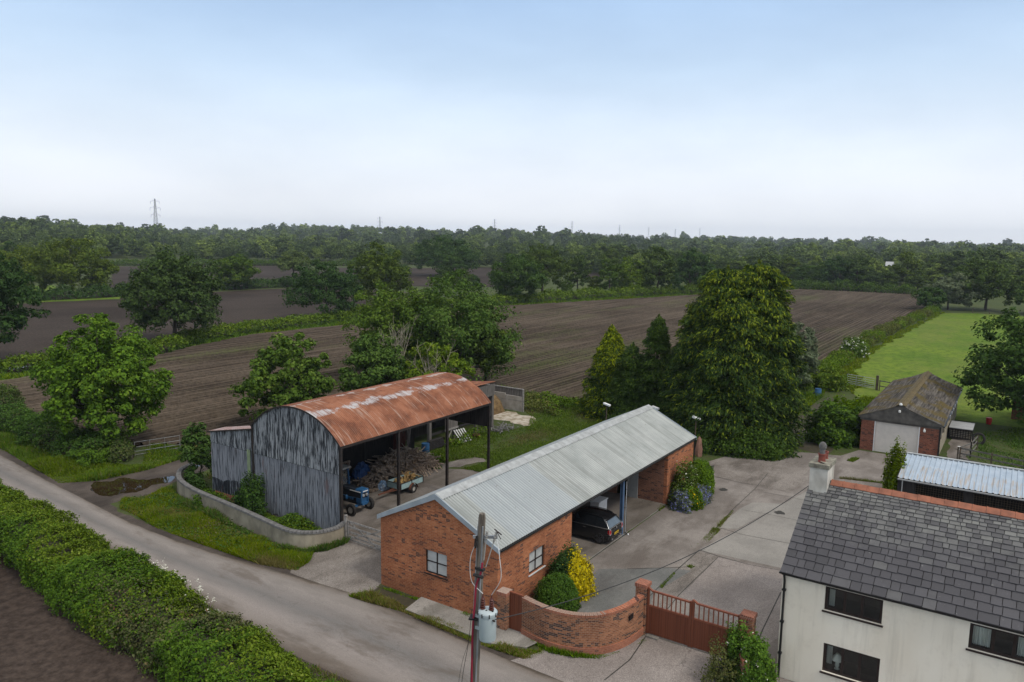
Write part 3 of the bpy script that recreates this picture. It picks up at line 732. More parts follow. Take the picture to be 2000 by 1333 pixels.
def cover(name, polys, mat, n, h, leaf, seed, blade=False, mats=None, split=None):
    """ground cover nobody could count: leaf cards, or grass blades"""
    rng = np.random.default_rng(seed); out = []; mi = []
    ar = []
    for poly in polys:
        p = np.array([q[:2] for q in poly]); x, y = p[:, 0], p[:, 1]; ar.append(abs(np.dot(x, np.roll(y, 1))-np.dot(y, np.roll(x, 1)))/2)
    for poly, a in zip(polys, ar):
        q = scatter(poly, max(20, int(n*a/sum(ar))), rng); m = len(q)
        q3 = np.concatenate([q, np.zeros((m, 1))], 1); lump = np.clip(.65+.55*wob(q3, seed, 1.3)+.25*wob(q3, seed+5, 4.), .08, 1.6)
        if blade:
            L = h*lump*(.5+rng.random(m)); a1 = rng.random(m)*6.283; ln = rng.normal(size=(m, 2))*.45
            w = leaf*(.5+rng.random(m)); sd = np.stack([np.cos(a1)*w, np.sin(a1)*w, np.zeros(m)], 1)
            tip = np.stack([q[:, 0]+ln[:, 0]*L, q[:, 1]+ln[:, 1]*L, L], 1)
            V = np.stack([q3-sd, q3+sd, tip], 1).reshape(-1, 3)
        else:
            P = q3.copy(); P[:, 2] = h*lump*rng.random(m)**.6+.02
            V = cards(P, rng.normal(size=(m, 3))*.6+[0, 0, 1.], leaf, rng)
        out.append(V)
    V = np.concatenate(out); k = 3 if blade else 4
    if split: mi = split(V.reshape(-1, k, 3).mean(1), rng)
    else: mi = None
    o = np_mesh(name, V, k, [MAT[m] for m in (mats or [mat])], None, mi)
    o['kind'] = 'stuff'
    return o

# ------------------------------------------------------------------ the setting
def hill(x, y):
    """height of the far land: level round the farm, low wooded rises beyond"""
    d = np.hypot(x, y); az = np.degrees(np.arctan2(y, x))
    def b(c, w, d0, d1, h): return h*np.exp(-((az-c)/w)**2)*np.clip((d-d0)/(d1-d0), 0, 1)
    return b(69, 10, 430, 800, 13)+b(46, 8, 800, 1700, 22)+b(33, 7, 600, 1000, 10)+b(20, 12, 1200, 2200, 12)-2.0*np.clip((d-900)/2000, 0, 1)
def setting():
    # one sheet of land out to the horizon
    rings = [0, 60, 150, 250, 350, 430, 520, 620, 720, 850, 1000, 1250, 1500, 1900, 2400, 3200, 4200, 5200]
    na = 144; V = [(0, 0, 0)]; F = []
    for r in rings[1:]:
        for k in range(na):
            a = 2*math.pi*k/na; x, y = r*math.cos(a), r*math.sin(a); V.append((x, y, float(hill(x, y)) if r > 400 else 0.))
    for k in range(na): F.append((0, 1+k, 1+(k+1) % na))
    for i in range(len(rings)-2):
        for k in range(na):
            a, b = 1+i*na+k, 1+i*na+(k+1) % na; F.append((a, a+na, b+na, b))
    mb = MB(); mb.add(V, F); struct(mb.build('ground', MAT['meadow'], smooth=True))
    # lane with worn edges; u runs across it
    up = smoothline([(24.6, 118), (26.8, 90), (25.6, 68), (24.4, 55), (23.9, 48.8), (23.4, 42.1), (23.5, 36), (24.1, 30), (24.6, 25.1), (24.35, 20.5), (24.1, 16), (24.0, 11), (24.0, 4), (24.2, -10), (24.6, -35)], 10)
    lo = smoothline([(21.0, 118), (23.1, 90), (22.0, 66), (21.3, 51), (20.9, 44.1), (20.45, 37.2), (20.15, 32.5), (19.7, 28), (19.35, 23.5), (19.35, 19), (19.3, 15), (19.3, 10), (19.4, 3), (19.6, -10), (20, -35)], 10)
    n = 16; me = bpy.data.meshes.new('lane'); vs = []; fs = []; uvs = []
    for a, b in zip(up, lo):
        for k in range(n+1):
            q = b+(a-b)*k/n; c = .05*math.sin(math.pi*k/n); vs.append((q[0], q[1], .012+c))
    for i in range(len(up)-1):
        for k in range(n):
            fs.append((i*(n+1)+k, i*(n+1)+k+1, (i+1)*(n+1)+k+1, (i+1)*(n+1)+k)); uvs += [(k/n, i), ((k+1)/n, i), ((k+1)/n, i+1), (k/n, i+1)]
    me.from_pydata(vs, [], fs); ul = me.uv_layers.new(); ul.data.foreach_set('uv', [c for q in uvs for c in q]); me.materials.append(MAT['lane'])
    me.polygons.foreach_set('use_smooth', [True]*len(fs))
    o = bpy.data.objects.new('road', me); COL.objects.link(o); struct(o)
    # muddy margins under the ragged lane edge
    sheet('road_margin', rough_edge([(p[0]+.55, p[1]) for p in up[4:]]+[(p[0]-.35, p[1]) for p in lo[4:]][::-1], .16, 3, .5), .004, MAT['muddy_track'], 'structure')
    # track by the puddle into the fields
    sheet('muddy_track', rough_edge([(24.0, 46.4), (25.3, 46.3), (27.2, 45.9), (28.6, 46.9), (30.2, 47.4), (33.5, 48.0), (40, 48.5), (40, 52), (33, 52.0), (29.5, 51.3), (26.6, 51.8), (24.2, 53.2)], .10, 5, .5), .009, MAT['muddy_track'])
    sheet('puddle', rough_edge(smoothline([G(176, 957)[:2], G(182, 943)[:2], G(215, 941)[:2], G(240, 934)[:2], G(280, 938)[:2], G(308, 934)[:2], G(342, 931)[:2], G(330, 943)[:2], G(296, 948)[:2], G(272, 961)[:2], G(240, 964)[:2], G(216, 970)[:2], G(190, 966)[:2], G(176, 957)[:2]], 4)[:-1], .09, 33, .3), .016, MAT['water'])
    sheet('puddle', smoothline([G(345, 921)[:2], G(372, 912)[:2], G(392, 909)[:2], G(380, 917)[:2], G(356, 925)[:2], G(345, 921)[:2]], 5)[:-1], .016, MAT['water'])
    # forecourt, path, yard, barn floor
    sheet('gravel_forecourt', rough_edge([G(575, 1092)[:2], G(600, 1078)[:2], (27.6, 30.4), (29.0, 30.6), (30.6, 30.6), (30.6, 25.0), (26.0, 25.0), (24.9, 24.2), (24.4, 24.6), (24.3, 29.5)], .06, 7), .013, MAT['gravel_apron'])
    sheet('path', [(24.75, 22.2), (24.65, 19.8), (24.6, 17.3), (25.2, 15.9), (26.0, 15.7), (26.3, 17), (26.3, 18.3), (26.12, 18.5), (26.12, 22.4)], .10, MAT['path_concrete'])
    mb = MB()
    mb.quad((24.75, 22.2, .0), (24.65, 19.8, .0), (24.65, 19.8, .1), (24.75, 22.2, .1)); mb.quad((24.65, 19.8, 0), (24.6, 17.3, 0), (24.6, 17.3, .1), (24.65, 19.8, .1))
    mb.quad((24.6, 17.3, 0), (25.2, 15.9, 0), (25.2, 15.9, .1), (24.6, 17.3, .1)); mb.quad((24.75, 22.2, 0), (26.12, 22.4, 0), (26.12, 22.4, .1), (24.75, 22.2, .1))
    struct(mb.build('path_kerb', MAT['path_concrete']))
    sheet('mossy_strip', rough_edge([(24.9, 22.3), (26.05, 22.4), (26.05, 24.9), (25.2, 24.7)], .08, 8, .3), .017, MAT['dark_moss'])
    sheet('driveway', rough_edge([(24.1, 16.0), (25.2, 15.4), (25.9, 15.3), (26.1, 13.9), (27.4, 12.9), (29.2, 12.35), (29.3, 8.0), (29.2, -4), (24.1, -4), (24.0, 8)], .03, 9), .015, MAT['pink_slab'])
    yard = [(26.2, 18.0), (26.4, 15.5), (27.6, 13.2), (29.2, 12.4), (29.4, 7.0), (29.4, -6), (58, -6), (66.9, 4.4), (66.9, 10.3), (64.2, 11.2), (63.6, 13.4), (62.4, 16), (60.6, 18.0), (58.5, 18.6), (55.5, 19.4), (51.8, 20.0), (49.6, 20.0), (49.6, 18.0)]
    sheet('concrete_yard', yard, .010, MAT['yard_concrete'])
    sheet('carport_floor', [(32.3, 18.05), (45.1, 18.05), (45.1, 24.9), (32.3, 24.9)], .09, MAT['barn_floor'])
    mb = MB(); mb.quad((32.3, 18.05, .01), (45.1, 18.05, .01), (45.1, 18.05, .09), (32.3, 18.05, .09)); struct(mb.build('carport_step', MAT['path_concrete']))
    P = lambda *q: [G(*a)[:2] for a in q]
    sheet('concrete_slab', P((1366, 1075), (1440, 1036), (1530, 985), (1590, 952), (1640, 975), (1600, 1075), (1560, 1118)), 0.0145, MAT['pale_slab'])
    sheet('concrete_slab', P((1402, 1090), (1558, 1120), (1600, 1150), (1560, 1220), (1500, 1260), (1330, 1165)), 0.0157, MAT['pink_slab'])
    sheet('concrete_slab', P((1366, 1077), (1402, 1090), (1326, 1163), (1283, 1150)), 0.0169, MAT['gravel_apron'])
    sheet('concrete_slab', P((1250, 1112), (1310, 1110), (1350, 1116), (1278, 1158), (1250, 1240), (1110, 1190), (1140, 1140), (1170, 1112)), 0.0181, MAT['damp_slab'])
    sheet('concrete_slab', P((1400, 1032), (1446, 994), (1470, 982), (1530, 985), (1440, 1034)), 0.0193, MAT['pale_slab'])
    sheet('concrete_slab', P((1398, 900), (1600, 905), (1590, 938), (1540, 962), (1480, 950), (1390, 930)), 0.0205, MAT['gravel_apron'])
    jm = MB()
    def joint(pts, w=.05, z=.021):
        g = [Vector(G(*q)) for q in pts]
        for a, b in zip(g, g[1:]):
            d = (b-a).normalized(); s = Vector((-d.y, d.x, 0))*w/2
            jm.quad(a-s+Vector((0, 0, z)), a+s+Vector((0, 0, z)), b+s+Vector((0, 0, z)), b-s+Vector((0, 0, z)))
    joint([(1225, 1112), (1300, 1110), (1352, 1108)], .05); joint([(1366, 1075), (1338, 1100), (1310, 1125), (1284, 1150), (1250, 1185)], .05)
    joint([(1366, 1075), (1402, 1087), (1460, 1103), (1530, 1116), (1580, 1125)], .05)
    joint([(1402, 1090), (1360, 1130), (1326, 1163), (1300, 1195)], .04); joint([(1400, 1030), (1450, 1045), (1540, 1062), (1600, 1075)], .035)
    joint([(1398, 1033), (1430, 997), (1475, 955), (1500, 925)], .04); joint([(1450, 997), (1500, 1005), (1560, 1018), (1600, 1026)], .03); joint([(1490, 962), (1545, 972), (1600, 985)], .03)
    joint([(1390, 930), (1450, 945), (1500, 950)], .03); joint([(1560, 1120), (1524, 1160), (1490, 1230), (1478, 1260)], .05); joint([(1620, 934), (1680, 938), (1740, 948)], .04)
    joint([(1180, 1330), (1230, 1290), (1262, 1243)], .05); joint([(1158, 1090), (1220, 1045), (1285, 996)], .05)
    struct(jm.build('slab_joints', MAT['joint_dirt']))
    mb = MB()
    for q, r in (((1395, 915), .55), ((1522, 1002), .35), ((1412, 957), .3)):
        c = G(*q); rr = random.Random(q[0]); mb.add([(c[0]+math.cos(a)*r*rr.uniform(.5, 1.5), c[1]+math.sin(a)*r*rr.uniform(.5, 1.5), .020) for a in np.linspace(0, 6.28, 15)[:-1]], [tuple(range(14))])
    struct(mb.build('oil_stain', MAT['joint_dirt']))
    sheet('barn_floor', rough_edge([(29.2, 30.7), (29.2, 38.4), (40.5, 38.4), (42.0, 35.2), (43.5, 33), (43.5, 30), (41.5, 27.5), (37, 25.1), (28.9, 25.1)], .12, 12), .014, MAT['barn_floor'])
    sheet('sand_patch', rough_edge([G(820+.12*a, 740+.12*b)[:2] for a, b in ((1150, 600), (1400, 525), (1560, 550), (1600, 572), (1700, 600), (1830, 615), (1950, 705), (1840, 742), (1700, 778), (1560, 740), (1450, 690), (1300, 672), (1150, 655))], .22, 13, .5), .02, MAT['sand'])
    sheet('dirt_track', rough_edge([(42.5, 34.2), (46.0, 33.0), (46.4, 34.2), (43.0, 35.6)], .25, 14), .015, MAT['gravel_apron'])
    sheet('dirt_track', rough_edge([(62.5, 12.0), (64.6, 14.6), (74, 17.6), (88, 17.2), (88, 15.4), (74, 15.4), (66, 11.9)], .35, 15), .007, MAT['dark_moss'])
    sheet('farm_path', rough_edge([(69.5, 4.2), (78, 4.4), (78, 2.6), (70, 2.9), (67, 1.8), (67, 4.0)], .15, 16), .011, MAT['barn_floor'])
    sheet('drain_cover', P((405, 1196), (425, 1190), (440, 1202), (418, 1208)), .03, MAT['path_concrete'])
    # pasture
    sheet('pasture', [(84.5, -12), (84.5, 5), (90.5, 14.6), (100, 18.6), (128, 19.6), (214, 16.6), (219, 10), (219, -45), (84.5, -45)], .02, MAT['pasture'])
    # furrowed field: ridges and furrows modelled, along +X
    poly = [(102.6, 22.9), (150, 23.2), (222, 21.2), (283, 27.2), (279, 66), (232, 82), (150, 106), (102, 104.5), (80.5, 106.2), (66, 101), (55, 95.2), (38, 93.6), (33.2, 92), (32.6, 57.5), (35, 54), (46, 50.8), (68, 49.2), (69.8, 37.5), (76, 30.5), (88, 26)]
    def clip(y):
        xs = []
        for i in range(len(poly)):
            (x0, y0), (x1, y1) = poly[i], poly[(i+1) % len(poly)]
            if (y0 > y) != (y1 > y): xs.append(x0+(x1-x0)*(y-y0)/(y1-y0))
        xs.sort(); return xs
    rng = np.random.default_rng(4); V = []; Fq = []; prev = None; sp = .86
    prof = ((0, 0.), (.26, .0), (.44, .27), (.58, .28), (.76, .02))
    y = 21.5; sp = .80
    rows = []
    while y < 106:
        jig = rng.uniform(-.04, .04)
        for fr, z in prof: rows.append((y+fr*sp+jig, z*rng.uniform(.8, 1.15)))
        y += sp
    def interval(xs, k): return (xs[2*k], xs[2*k+1]) if len(xs) >= 2*k+2 else None
    NX = 40
    for k in range(2):
        prev = None
        for (yy, z) in rows:
            iv = interval(clip(yy), k)
            if iv is None: prev = None; continue
            xs = np.linspace(iv[0], iv[1], NX); o0 = len(V)
            wv = .18*np.sin(xs*.05)+.10*np.sin(xs*.21+1)
            V += [(float(x), yy+float(w), .03+z) for x, w in zip(xs, wv)]
            if prev is not None:
                Fq += [(prev+i, prev+i+1, o0+i+1, o0+i) for i in range(NX-1)]
            prev = o0
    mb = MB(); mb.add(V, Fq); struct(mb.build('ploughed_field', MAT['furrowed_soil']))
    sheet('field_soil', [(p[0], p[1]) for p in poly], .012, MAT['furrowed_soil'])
    # further fields
    sheet('ploughed_field', rough_edge([(40, 101.7), (59, 102.8), (77, 111.5), (101, 113.5), (125, 119), (148, 118), (172, 150), (170.5, 189), (134.8, 192), (104.7, 189.5), (84.1, 191), (62, 183), (44, 150)], .4, 21, 4), .03, MAT['fine_soil'])
    for q in (((216, 521), (330, 520), (470, 519), (600, 521), (640, 535), (560, 556), (420, 562), (300, 565), (215, 562)), ((625, 523), (780, 524), (900, 524), (1012, 522), (1012, 560), (880, 562), (720, 556), (650, 552)), ((1120, 532), (1170, 534), (1170, 545), (1120, 545)), ((1690, 530), (1760, 521), (1800, 530), (1790, 545), (1700, 540))):
        sheet('ploughed_field', rough_edge(P(*q), .8, 22, 8), .03, MAT['fine_soil'])
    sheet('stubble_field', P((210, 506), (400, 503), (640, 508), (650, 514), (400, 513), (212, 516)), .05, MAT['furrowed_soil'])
    sheet('grass_strip', rough_edge(P((45, 582), (225, 572), (235, 585), (60, 592)), .6, 24, 3), .05, MAT['pasture'])
    sheet('grass_strip', rough_edge(P((40, 560), (110, 558), (110, 570), (40, 572)), .6, 24, 3), .04, MAT['pasture'])
    sheet('soil_field', rough_edge([(17.9, 60), (17.1, 46), (16.7, 40.5), (16.3, 35.8), (15.9, 31.6), (15.6, 27.8), (14.9, 20), (14.4, 12), (14.2, -6), (-30, -6), (-30, 60), (10, 62)], .1, 25, .6), .02, MAT['near_soil'])
    sheet('puddle', smoothline([G(5, 717)[:2], G(40, 717)[:2], G(90, 712)[:2], G(92, 716)[:2], G(55, 721)[:2], G(20, 722)[:2], G(5, 717)[:2]], 4)[:-1], .04, MAT['white_paint'] if False else MAT['water'])
setting()

# ------------------------------------------------------------------ walls with openings
def wall_open(mb, o, d, L, z0, z1, t, holes=(), n=None, mi=0, top=None):
    """wall of thickness t from o along d; outside is -n side; holes (s0, s1, z0, z1); reveals included"""
    o = Vector((o[0], o[1], 0)); d = Vector((d[0], d[1], 0)).normalized(); n = Vector((n[0], n[1], 0))
    S_ = sorted({0, L, *[h[0] for h in holes], *[h[1] for h in holes]}); Z_ = sorted({z0, z1, *[h[2] for h in holes], *[h[3] for h in holes]})
    P = lambda s, z, q: o+d*s+n*q+Vector((0, 0, z))
    for a, b in zip(S_, S_[1:]):
        for c, e in zip(Z_, Z_[1:]):
            if any(h[0]-1e-6 <= a and b <= h[1]+1e-6 and h[2]-1e-6 <= c and e <= h[3]+1e-6 for h in holes): continue
            mb.quad(P(a, c, 0), P(b, c, 0), P(b, e, 0), P(a, e, 0), mi); mb.quad(P(a, c, t), P(b, c, t), P(b, e, t), P(a, e, t), mi)
    for h in holes:
        a, b, c, e = h
        mb.quad(P(a, c, 0), P(a, e, 0), P(a, e, t), P(a, c, t), mi); mb.quad(P(b, c, 0), P(b, e, 0), P(b, e, t), P(b, c, t), mi)
        mb.quad(P(a, e, 0), P(b, e, 0), P(b, e, t), P(a, e, t), mi)
        if c > z0+1e-4: mb.quad(P(a, c, 0), P(b, c, 0), P(b, c, t), P(a, c, t), mi)
    mb.quad(P(0, z0, 0), P(0, z1, 0), P(0, z1, t), P(0, z0, t), mi); mb.quad(P(L, z0, 0), P(L, z1, 0), P(L, z1, t), P(L, z0, t), mi)
    mb.quad(P(0, z1, 0), P(L, z1, 0), P(L, z1, t), P(0, z1, t), mi)
def corr_sheet(mb, p0, along, L, prof, pitch, amp, seg=6, shape='sin', th=0.):
    """corrugated sheet: profile points prof (Vectors) swept along `along`, waves across it"""
    along = Vector(along); n = int(L/pitch*seg); nr = len(prof); nm = []
    for i in range(nr):
        t = (prof[min(i+1, nr-1)]-prof[max(0, i-1)]).normalized(); q = along.cross(t).normalized(); nm.append(q if q.z > 0 else -q)
    o = len(mb.v)
    for k in range(n+1):
        s = L*k/n; ph = (s/pitch) % 1.
        w = amp*math.sin(2*math.pi*ph) if shape == 'sin' else (amp if ph < .22 else (amp*(1-(ph-.22)/.06) if ph < .28 else (0 if ph < .94 else amp*(ph-.94)/.06)))
        for i in range(nr): mb.v.append(tuple(prof[i]+along*s+nm[i]*w))
    for k in range(n):
        for i in range(nr-1):
            mb.f.append((o+k*nr+i, o+(k+1)*nr+i, o+(k+1)*nr+i+1, o+k*nr+i+1)); mb.mi.append(0)
def casement(parent, o, d, n, W, H, z, ncol, nrow, fw, mat, recess=.07, sill=None, sillmat=None, name='window', backing=None, label=None, pane='glass'):
    """window in an opening: outer frame, mullions, pane as its own part; d runs along the wall, n points inwards"""
    o = Vector((o[0], o[1], z)); d = Vector((d[0], d[1], 0)); n = Vector((n[0], n[1], 0)); k = Vector((0, 0, 1))
    mb = MB(); q = o+n*recess
    def st(a, b, w, h): mb.bar(a, b, w, h, up=n)
    def rect(s0, s1, z0, z1, dep=.07):
        v = [q+d*s0+k*z0, q+d*s1+k*z0, q+d*s1+k*z1, q+d*s0+k*z1]; mb.prism(v, n*dep)
    rect(0, fw, 0, H); rect(W-fw, W, 0, H); rect(fw, W-fw, 0, fw); rect(fw, W-fw, H-fw, H)
    cw = (W-2*fw)/ncol
    for i in range(1, ncol): rect(fw+cw*i-fw*.5, fw+cw*i+fw*.5, fw, H-fw, .06)
    for j in range(1, nrow):
        zz = fw+(H-2*fw)*j/nrow
        for i in range(ncol): rect(fw+cw*i+(fw*.5 if i else 0), fw+cw*(i+1)-(fw*.5 if i < ncol-1 else 0), zz-fw*.4, zz+fw*.4, .05)
    f = part(parent, name, mb, mat, label)
    g = MB(); r = q+n*.035; g.prism([r+d*fw+k*fw, r+d*(W-fw)+k*fw, r+d*(W-fw)+k*(H-fw), r+d*fw+k*(H-fw)], n*.004)
    part(f, 'pane', g, MAT[pane])
    if sill:
        s = MB(); s.prism([o-n*sill-d*.06-k*.005, o-n*sill+d*(W+.06)-k*.005, o+n*recess+d*(W+.06)-k*.005, o+n*recess-d*.06-k*.005], k*-.05)
        part(f, 'sill', s, sillmat or mat)
    if backing:
        b = MB(); r = q+n*.10; b.prism([r, r+d*W, r+d*W+k*H, r+k*H], n*.01); part(f, 'blind', b, MAT[backing])
    return f

# ------------------------------------------------------------------ brick cart shed with the steel roof
def cart_shed():
    x0, x1, y0, y1, he, hr = 26.09, 49.5, 18.04, 24.97, 3.52, 5.14; ym = (y0+y1)/2
    t = thing('cart_shed', 'long orange brick cart shed with grey corrugated steel roof and open parking bays', 'shed', (26.09, 21.5, 0))
    mb = MB()
    wall_open(mb, (x0, y1), (0, -1), y1-y0, -.1, he, .22, [(y1-22.16, y1-20.88, 1.40, 2.52)], (1, 0))
    mb.prism([Vector((x0, y0, he)), Vector((x0, y1, he)), Vector((x0, ym, hr))], (.22, 0, 0))
    wall_open(mb, (x0+.22, y0), (1, 0), 32.6-x0-.22, -.1, 3.3, .22, [(28.64-x0-.22, 30.0-x0-.22, 1.38, 2.45)], (0, 1))
    mb.box((45.0, y0, -.1), (49.28, y0+.22, 3.3)); mb.box((x1-.22, y0, -.1), (x1, y1, he-.02))
    mb.prism([Vector((x1-.22, y0, he-.02)), Vector((x1-.22, y1, he-.02)), Vector((x1-.22, ym, hr))], (.22, 0, 0))
    mb.box((x0+.22, y1-.22, -.1), (x1-.22, y1, he-.05))
    part(t, 'brick_wall', mb, MAT['orange_brick'])
    for lo, hi in (((32.38, y0+.22, .05), (32.6, y1-.22, 3.4)), ((45.0, y0+.22, -.05), (45.22, 20.55, 3.2)), ((45.0, 21.6, -.05), (45.22, y1-.22, 3.2))):
        mb = MB(); mb.box(lo, hi); part(t, 'partition_wall', mb, MAT['inner_brick'])
    # door leaf standing open in the far bay
    mb = MB(); mb.box((44.88, 20.0, .10), (44.93, 20.75, 2.25)); part(t, 'door', mb, MAT['grey_door'], 'pale grey flush door in far bay')
    # roof: two corrugated slopes with ridge capping and barge boards
    ov = .12
    a0 = x0-.06; a1 = x1+.08
    pr = lambda side: [Vector((a0, (y0-ov) if side < 0 else (y1+ov), he+.075-ov*.45)), Vector((a0, ym, hr+.17))]
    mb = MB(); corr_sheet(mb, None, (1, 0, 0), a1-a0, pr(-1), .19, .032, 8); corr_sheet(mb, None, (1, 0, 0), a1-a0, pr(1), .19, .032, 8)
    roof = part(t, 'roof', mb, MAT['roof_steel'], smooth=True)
    mb = MB(); sl = (hr+.17-he-.075)/(ym-y0)
    for sgn in (-1, 1):
        d = Vector((0, sgn*.40, -.40*sl)); ap = Vector((a0-.02, ym, hr+.215))
        mb.prism([ap, ap+d, ap+d-Vector((0, 0, .02)), ap-Vector((0, 0, .02))], (a1-a0+.04, 0, 0))
    k = 0
    while a0+k*1.82 < a1:
        for sgn in (-1, 1):
            d = Vector((0, sgn*.42, -.42*sl)); ap = Vector((a0+k*1.82, ym, hr+.225)); mb.prism([ap, ap+d, ap+d-Vector((0, 0, .02)), ap-Vector((0, 0, .02))], (.1, 0, 0))
        k += 1
    part(roof, 'ridge_capping', mb, MAT['flashing'])
    for xa, wd_ in ((a0-.05, .05), (a1, .05)):
        mb = MB()
        for sgn, yy in ((-1, y0-ov-.03), (1, y1+ov+.03)):
            e = Vector((xa, yy, he+.10-ov*.45)); ap = Vector((xa, ym, hr+.20)); mb.prism([e, ap, ap-Vector((0, 0, .27)), e-Vector((0, 0, .22))], (wd_, 0, 0))
        part(roof, 'barge_board', mb, MAT['barge_metal'])
    mb = MB(); mb.prism([Vector((a0+.05, y0-ov+.02, he-.02)), Vector((a0+.05, y0-ov-.07, he-.02)), Vector((a0+.05, y0-ov-.06, he-.10)), Vector((a0+.05, y0-ov+.02, he-.10))], (a1-a0-.1, 0, 0))
    part(t, 'gutter', mb, MAT['black_plastic']); mb = MB()
    mb.prism([Vector((a0+.02, y1+ov-.02, he-.02)), Vector((a0+.02, y1+ov+.07, he-.02)), Vector((a0+.02, y1+ov+.06, he-.10)), Vector((a0+.02, y1+ov-.02, he-.10))], (a1-a0-.1, 0, 0))
    part(t, 'gutter', mb, MAT['black_plastic'])
    mb = MB(); mb.box((x0+.22, y0+.02, 3.302), (x1-.3, y0+.20, 3.46)); part(t, 'lintel', mb, MAT['fence_wood'])
    mb = MB()
    mb.box((38.62, y0+.05, .05), (38.82, y0+.09, 3.3)); mb.box((38.62, y0+.19, .05), (38.82, y0+.23, 3.3)); mb.box((38.70, y0+.09, .05), (38.74, y0+.19, 3.3)); mb.box((38.55, y0, .03), (38.9, y0+.28, .05))
    part(t, 'post', mb, MAT['blue_post'], 'blue painted steel post between the open bays')
    mb = MB(); mb.tube([(38.93, y0-.02, 3.42), (38.93, y0-.02, .15), (38.99, y0-.14, .06)], .04, 8); mb.box((38.87, y0-.01, 1.6), (38.99, y0+.05, 1.66)); part(t, 'downpipe', mb, MAT['black_plastic'])
    mb = MB(); mb.tube([(38.87, y0-.045, 3.2), (38.87, y0-.045, .2)], .012, 6); mb.lathe((38.99, y0-.18, .02), [(.045, 0), (.05, .05), (.02, .08)], 10); part(t, 'cable_conduit', mb, MAT['white_gloss'])
    mb = MB(); mb.tube([(49.55, y0-.06, 3.4), (49.55, y0-.06, .1)], .045, 8); part(t, 'downpipe', mb, MAT['black_plastic'])
    w = casement(t, (x0, 22.16), (0, -1), (1, 0), 1.28, 1.12, 1.40, 2, 2, .055, MAT['dark_frame'], .08, .05, MAT['dark_frame'], pane='blind_grey')
    w = casement(t, (28.64, y0), (1, 0), (0, 1), 1.36, 1.07, 1.38, 2, 2, .055, MAT['dark_frame'], .08, .05, MAT['white_paint'], pane='blind_grey')
    # trusses under the roof
    mb = MB()
    for x in (35.5, 38.72, 41.9): mb.bar((x, y0+.22, 3.42), (x, y1-.22, 3.42), .1, .14)
    part(t, 'tie_beam', mb, MAT['black_iron'])

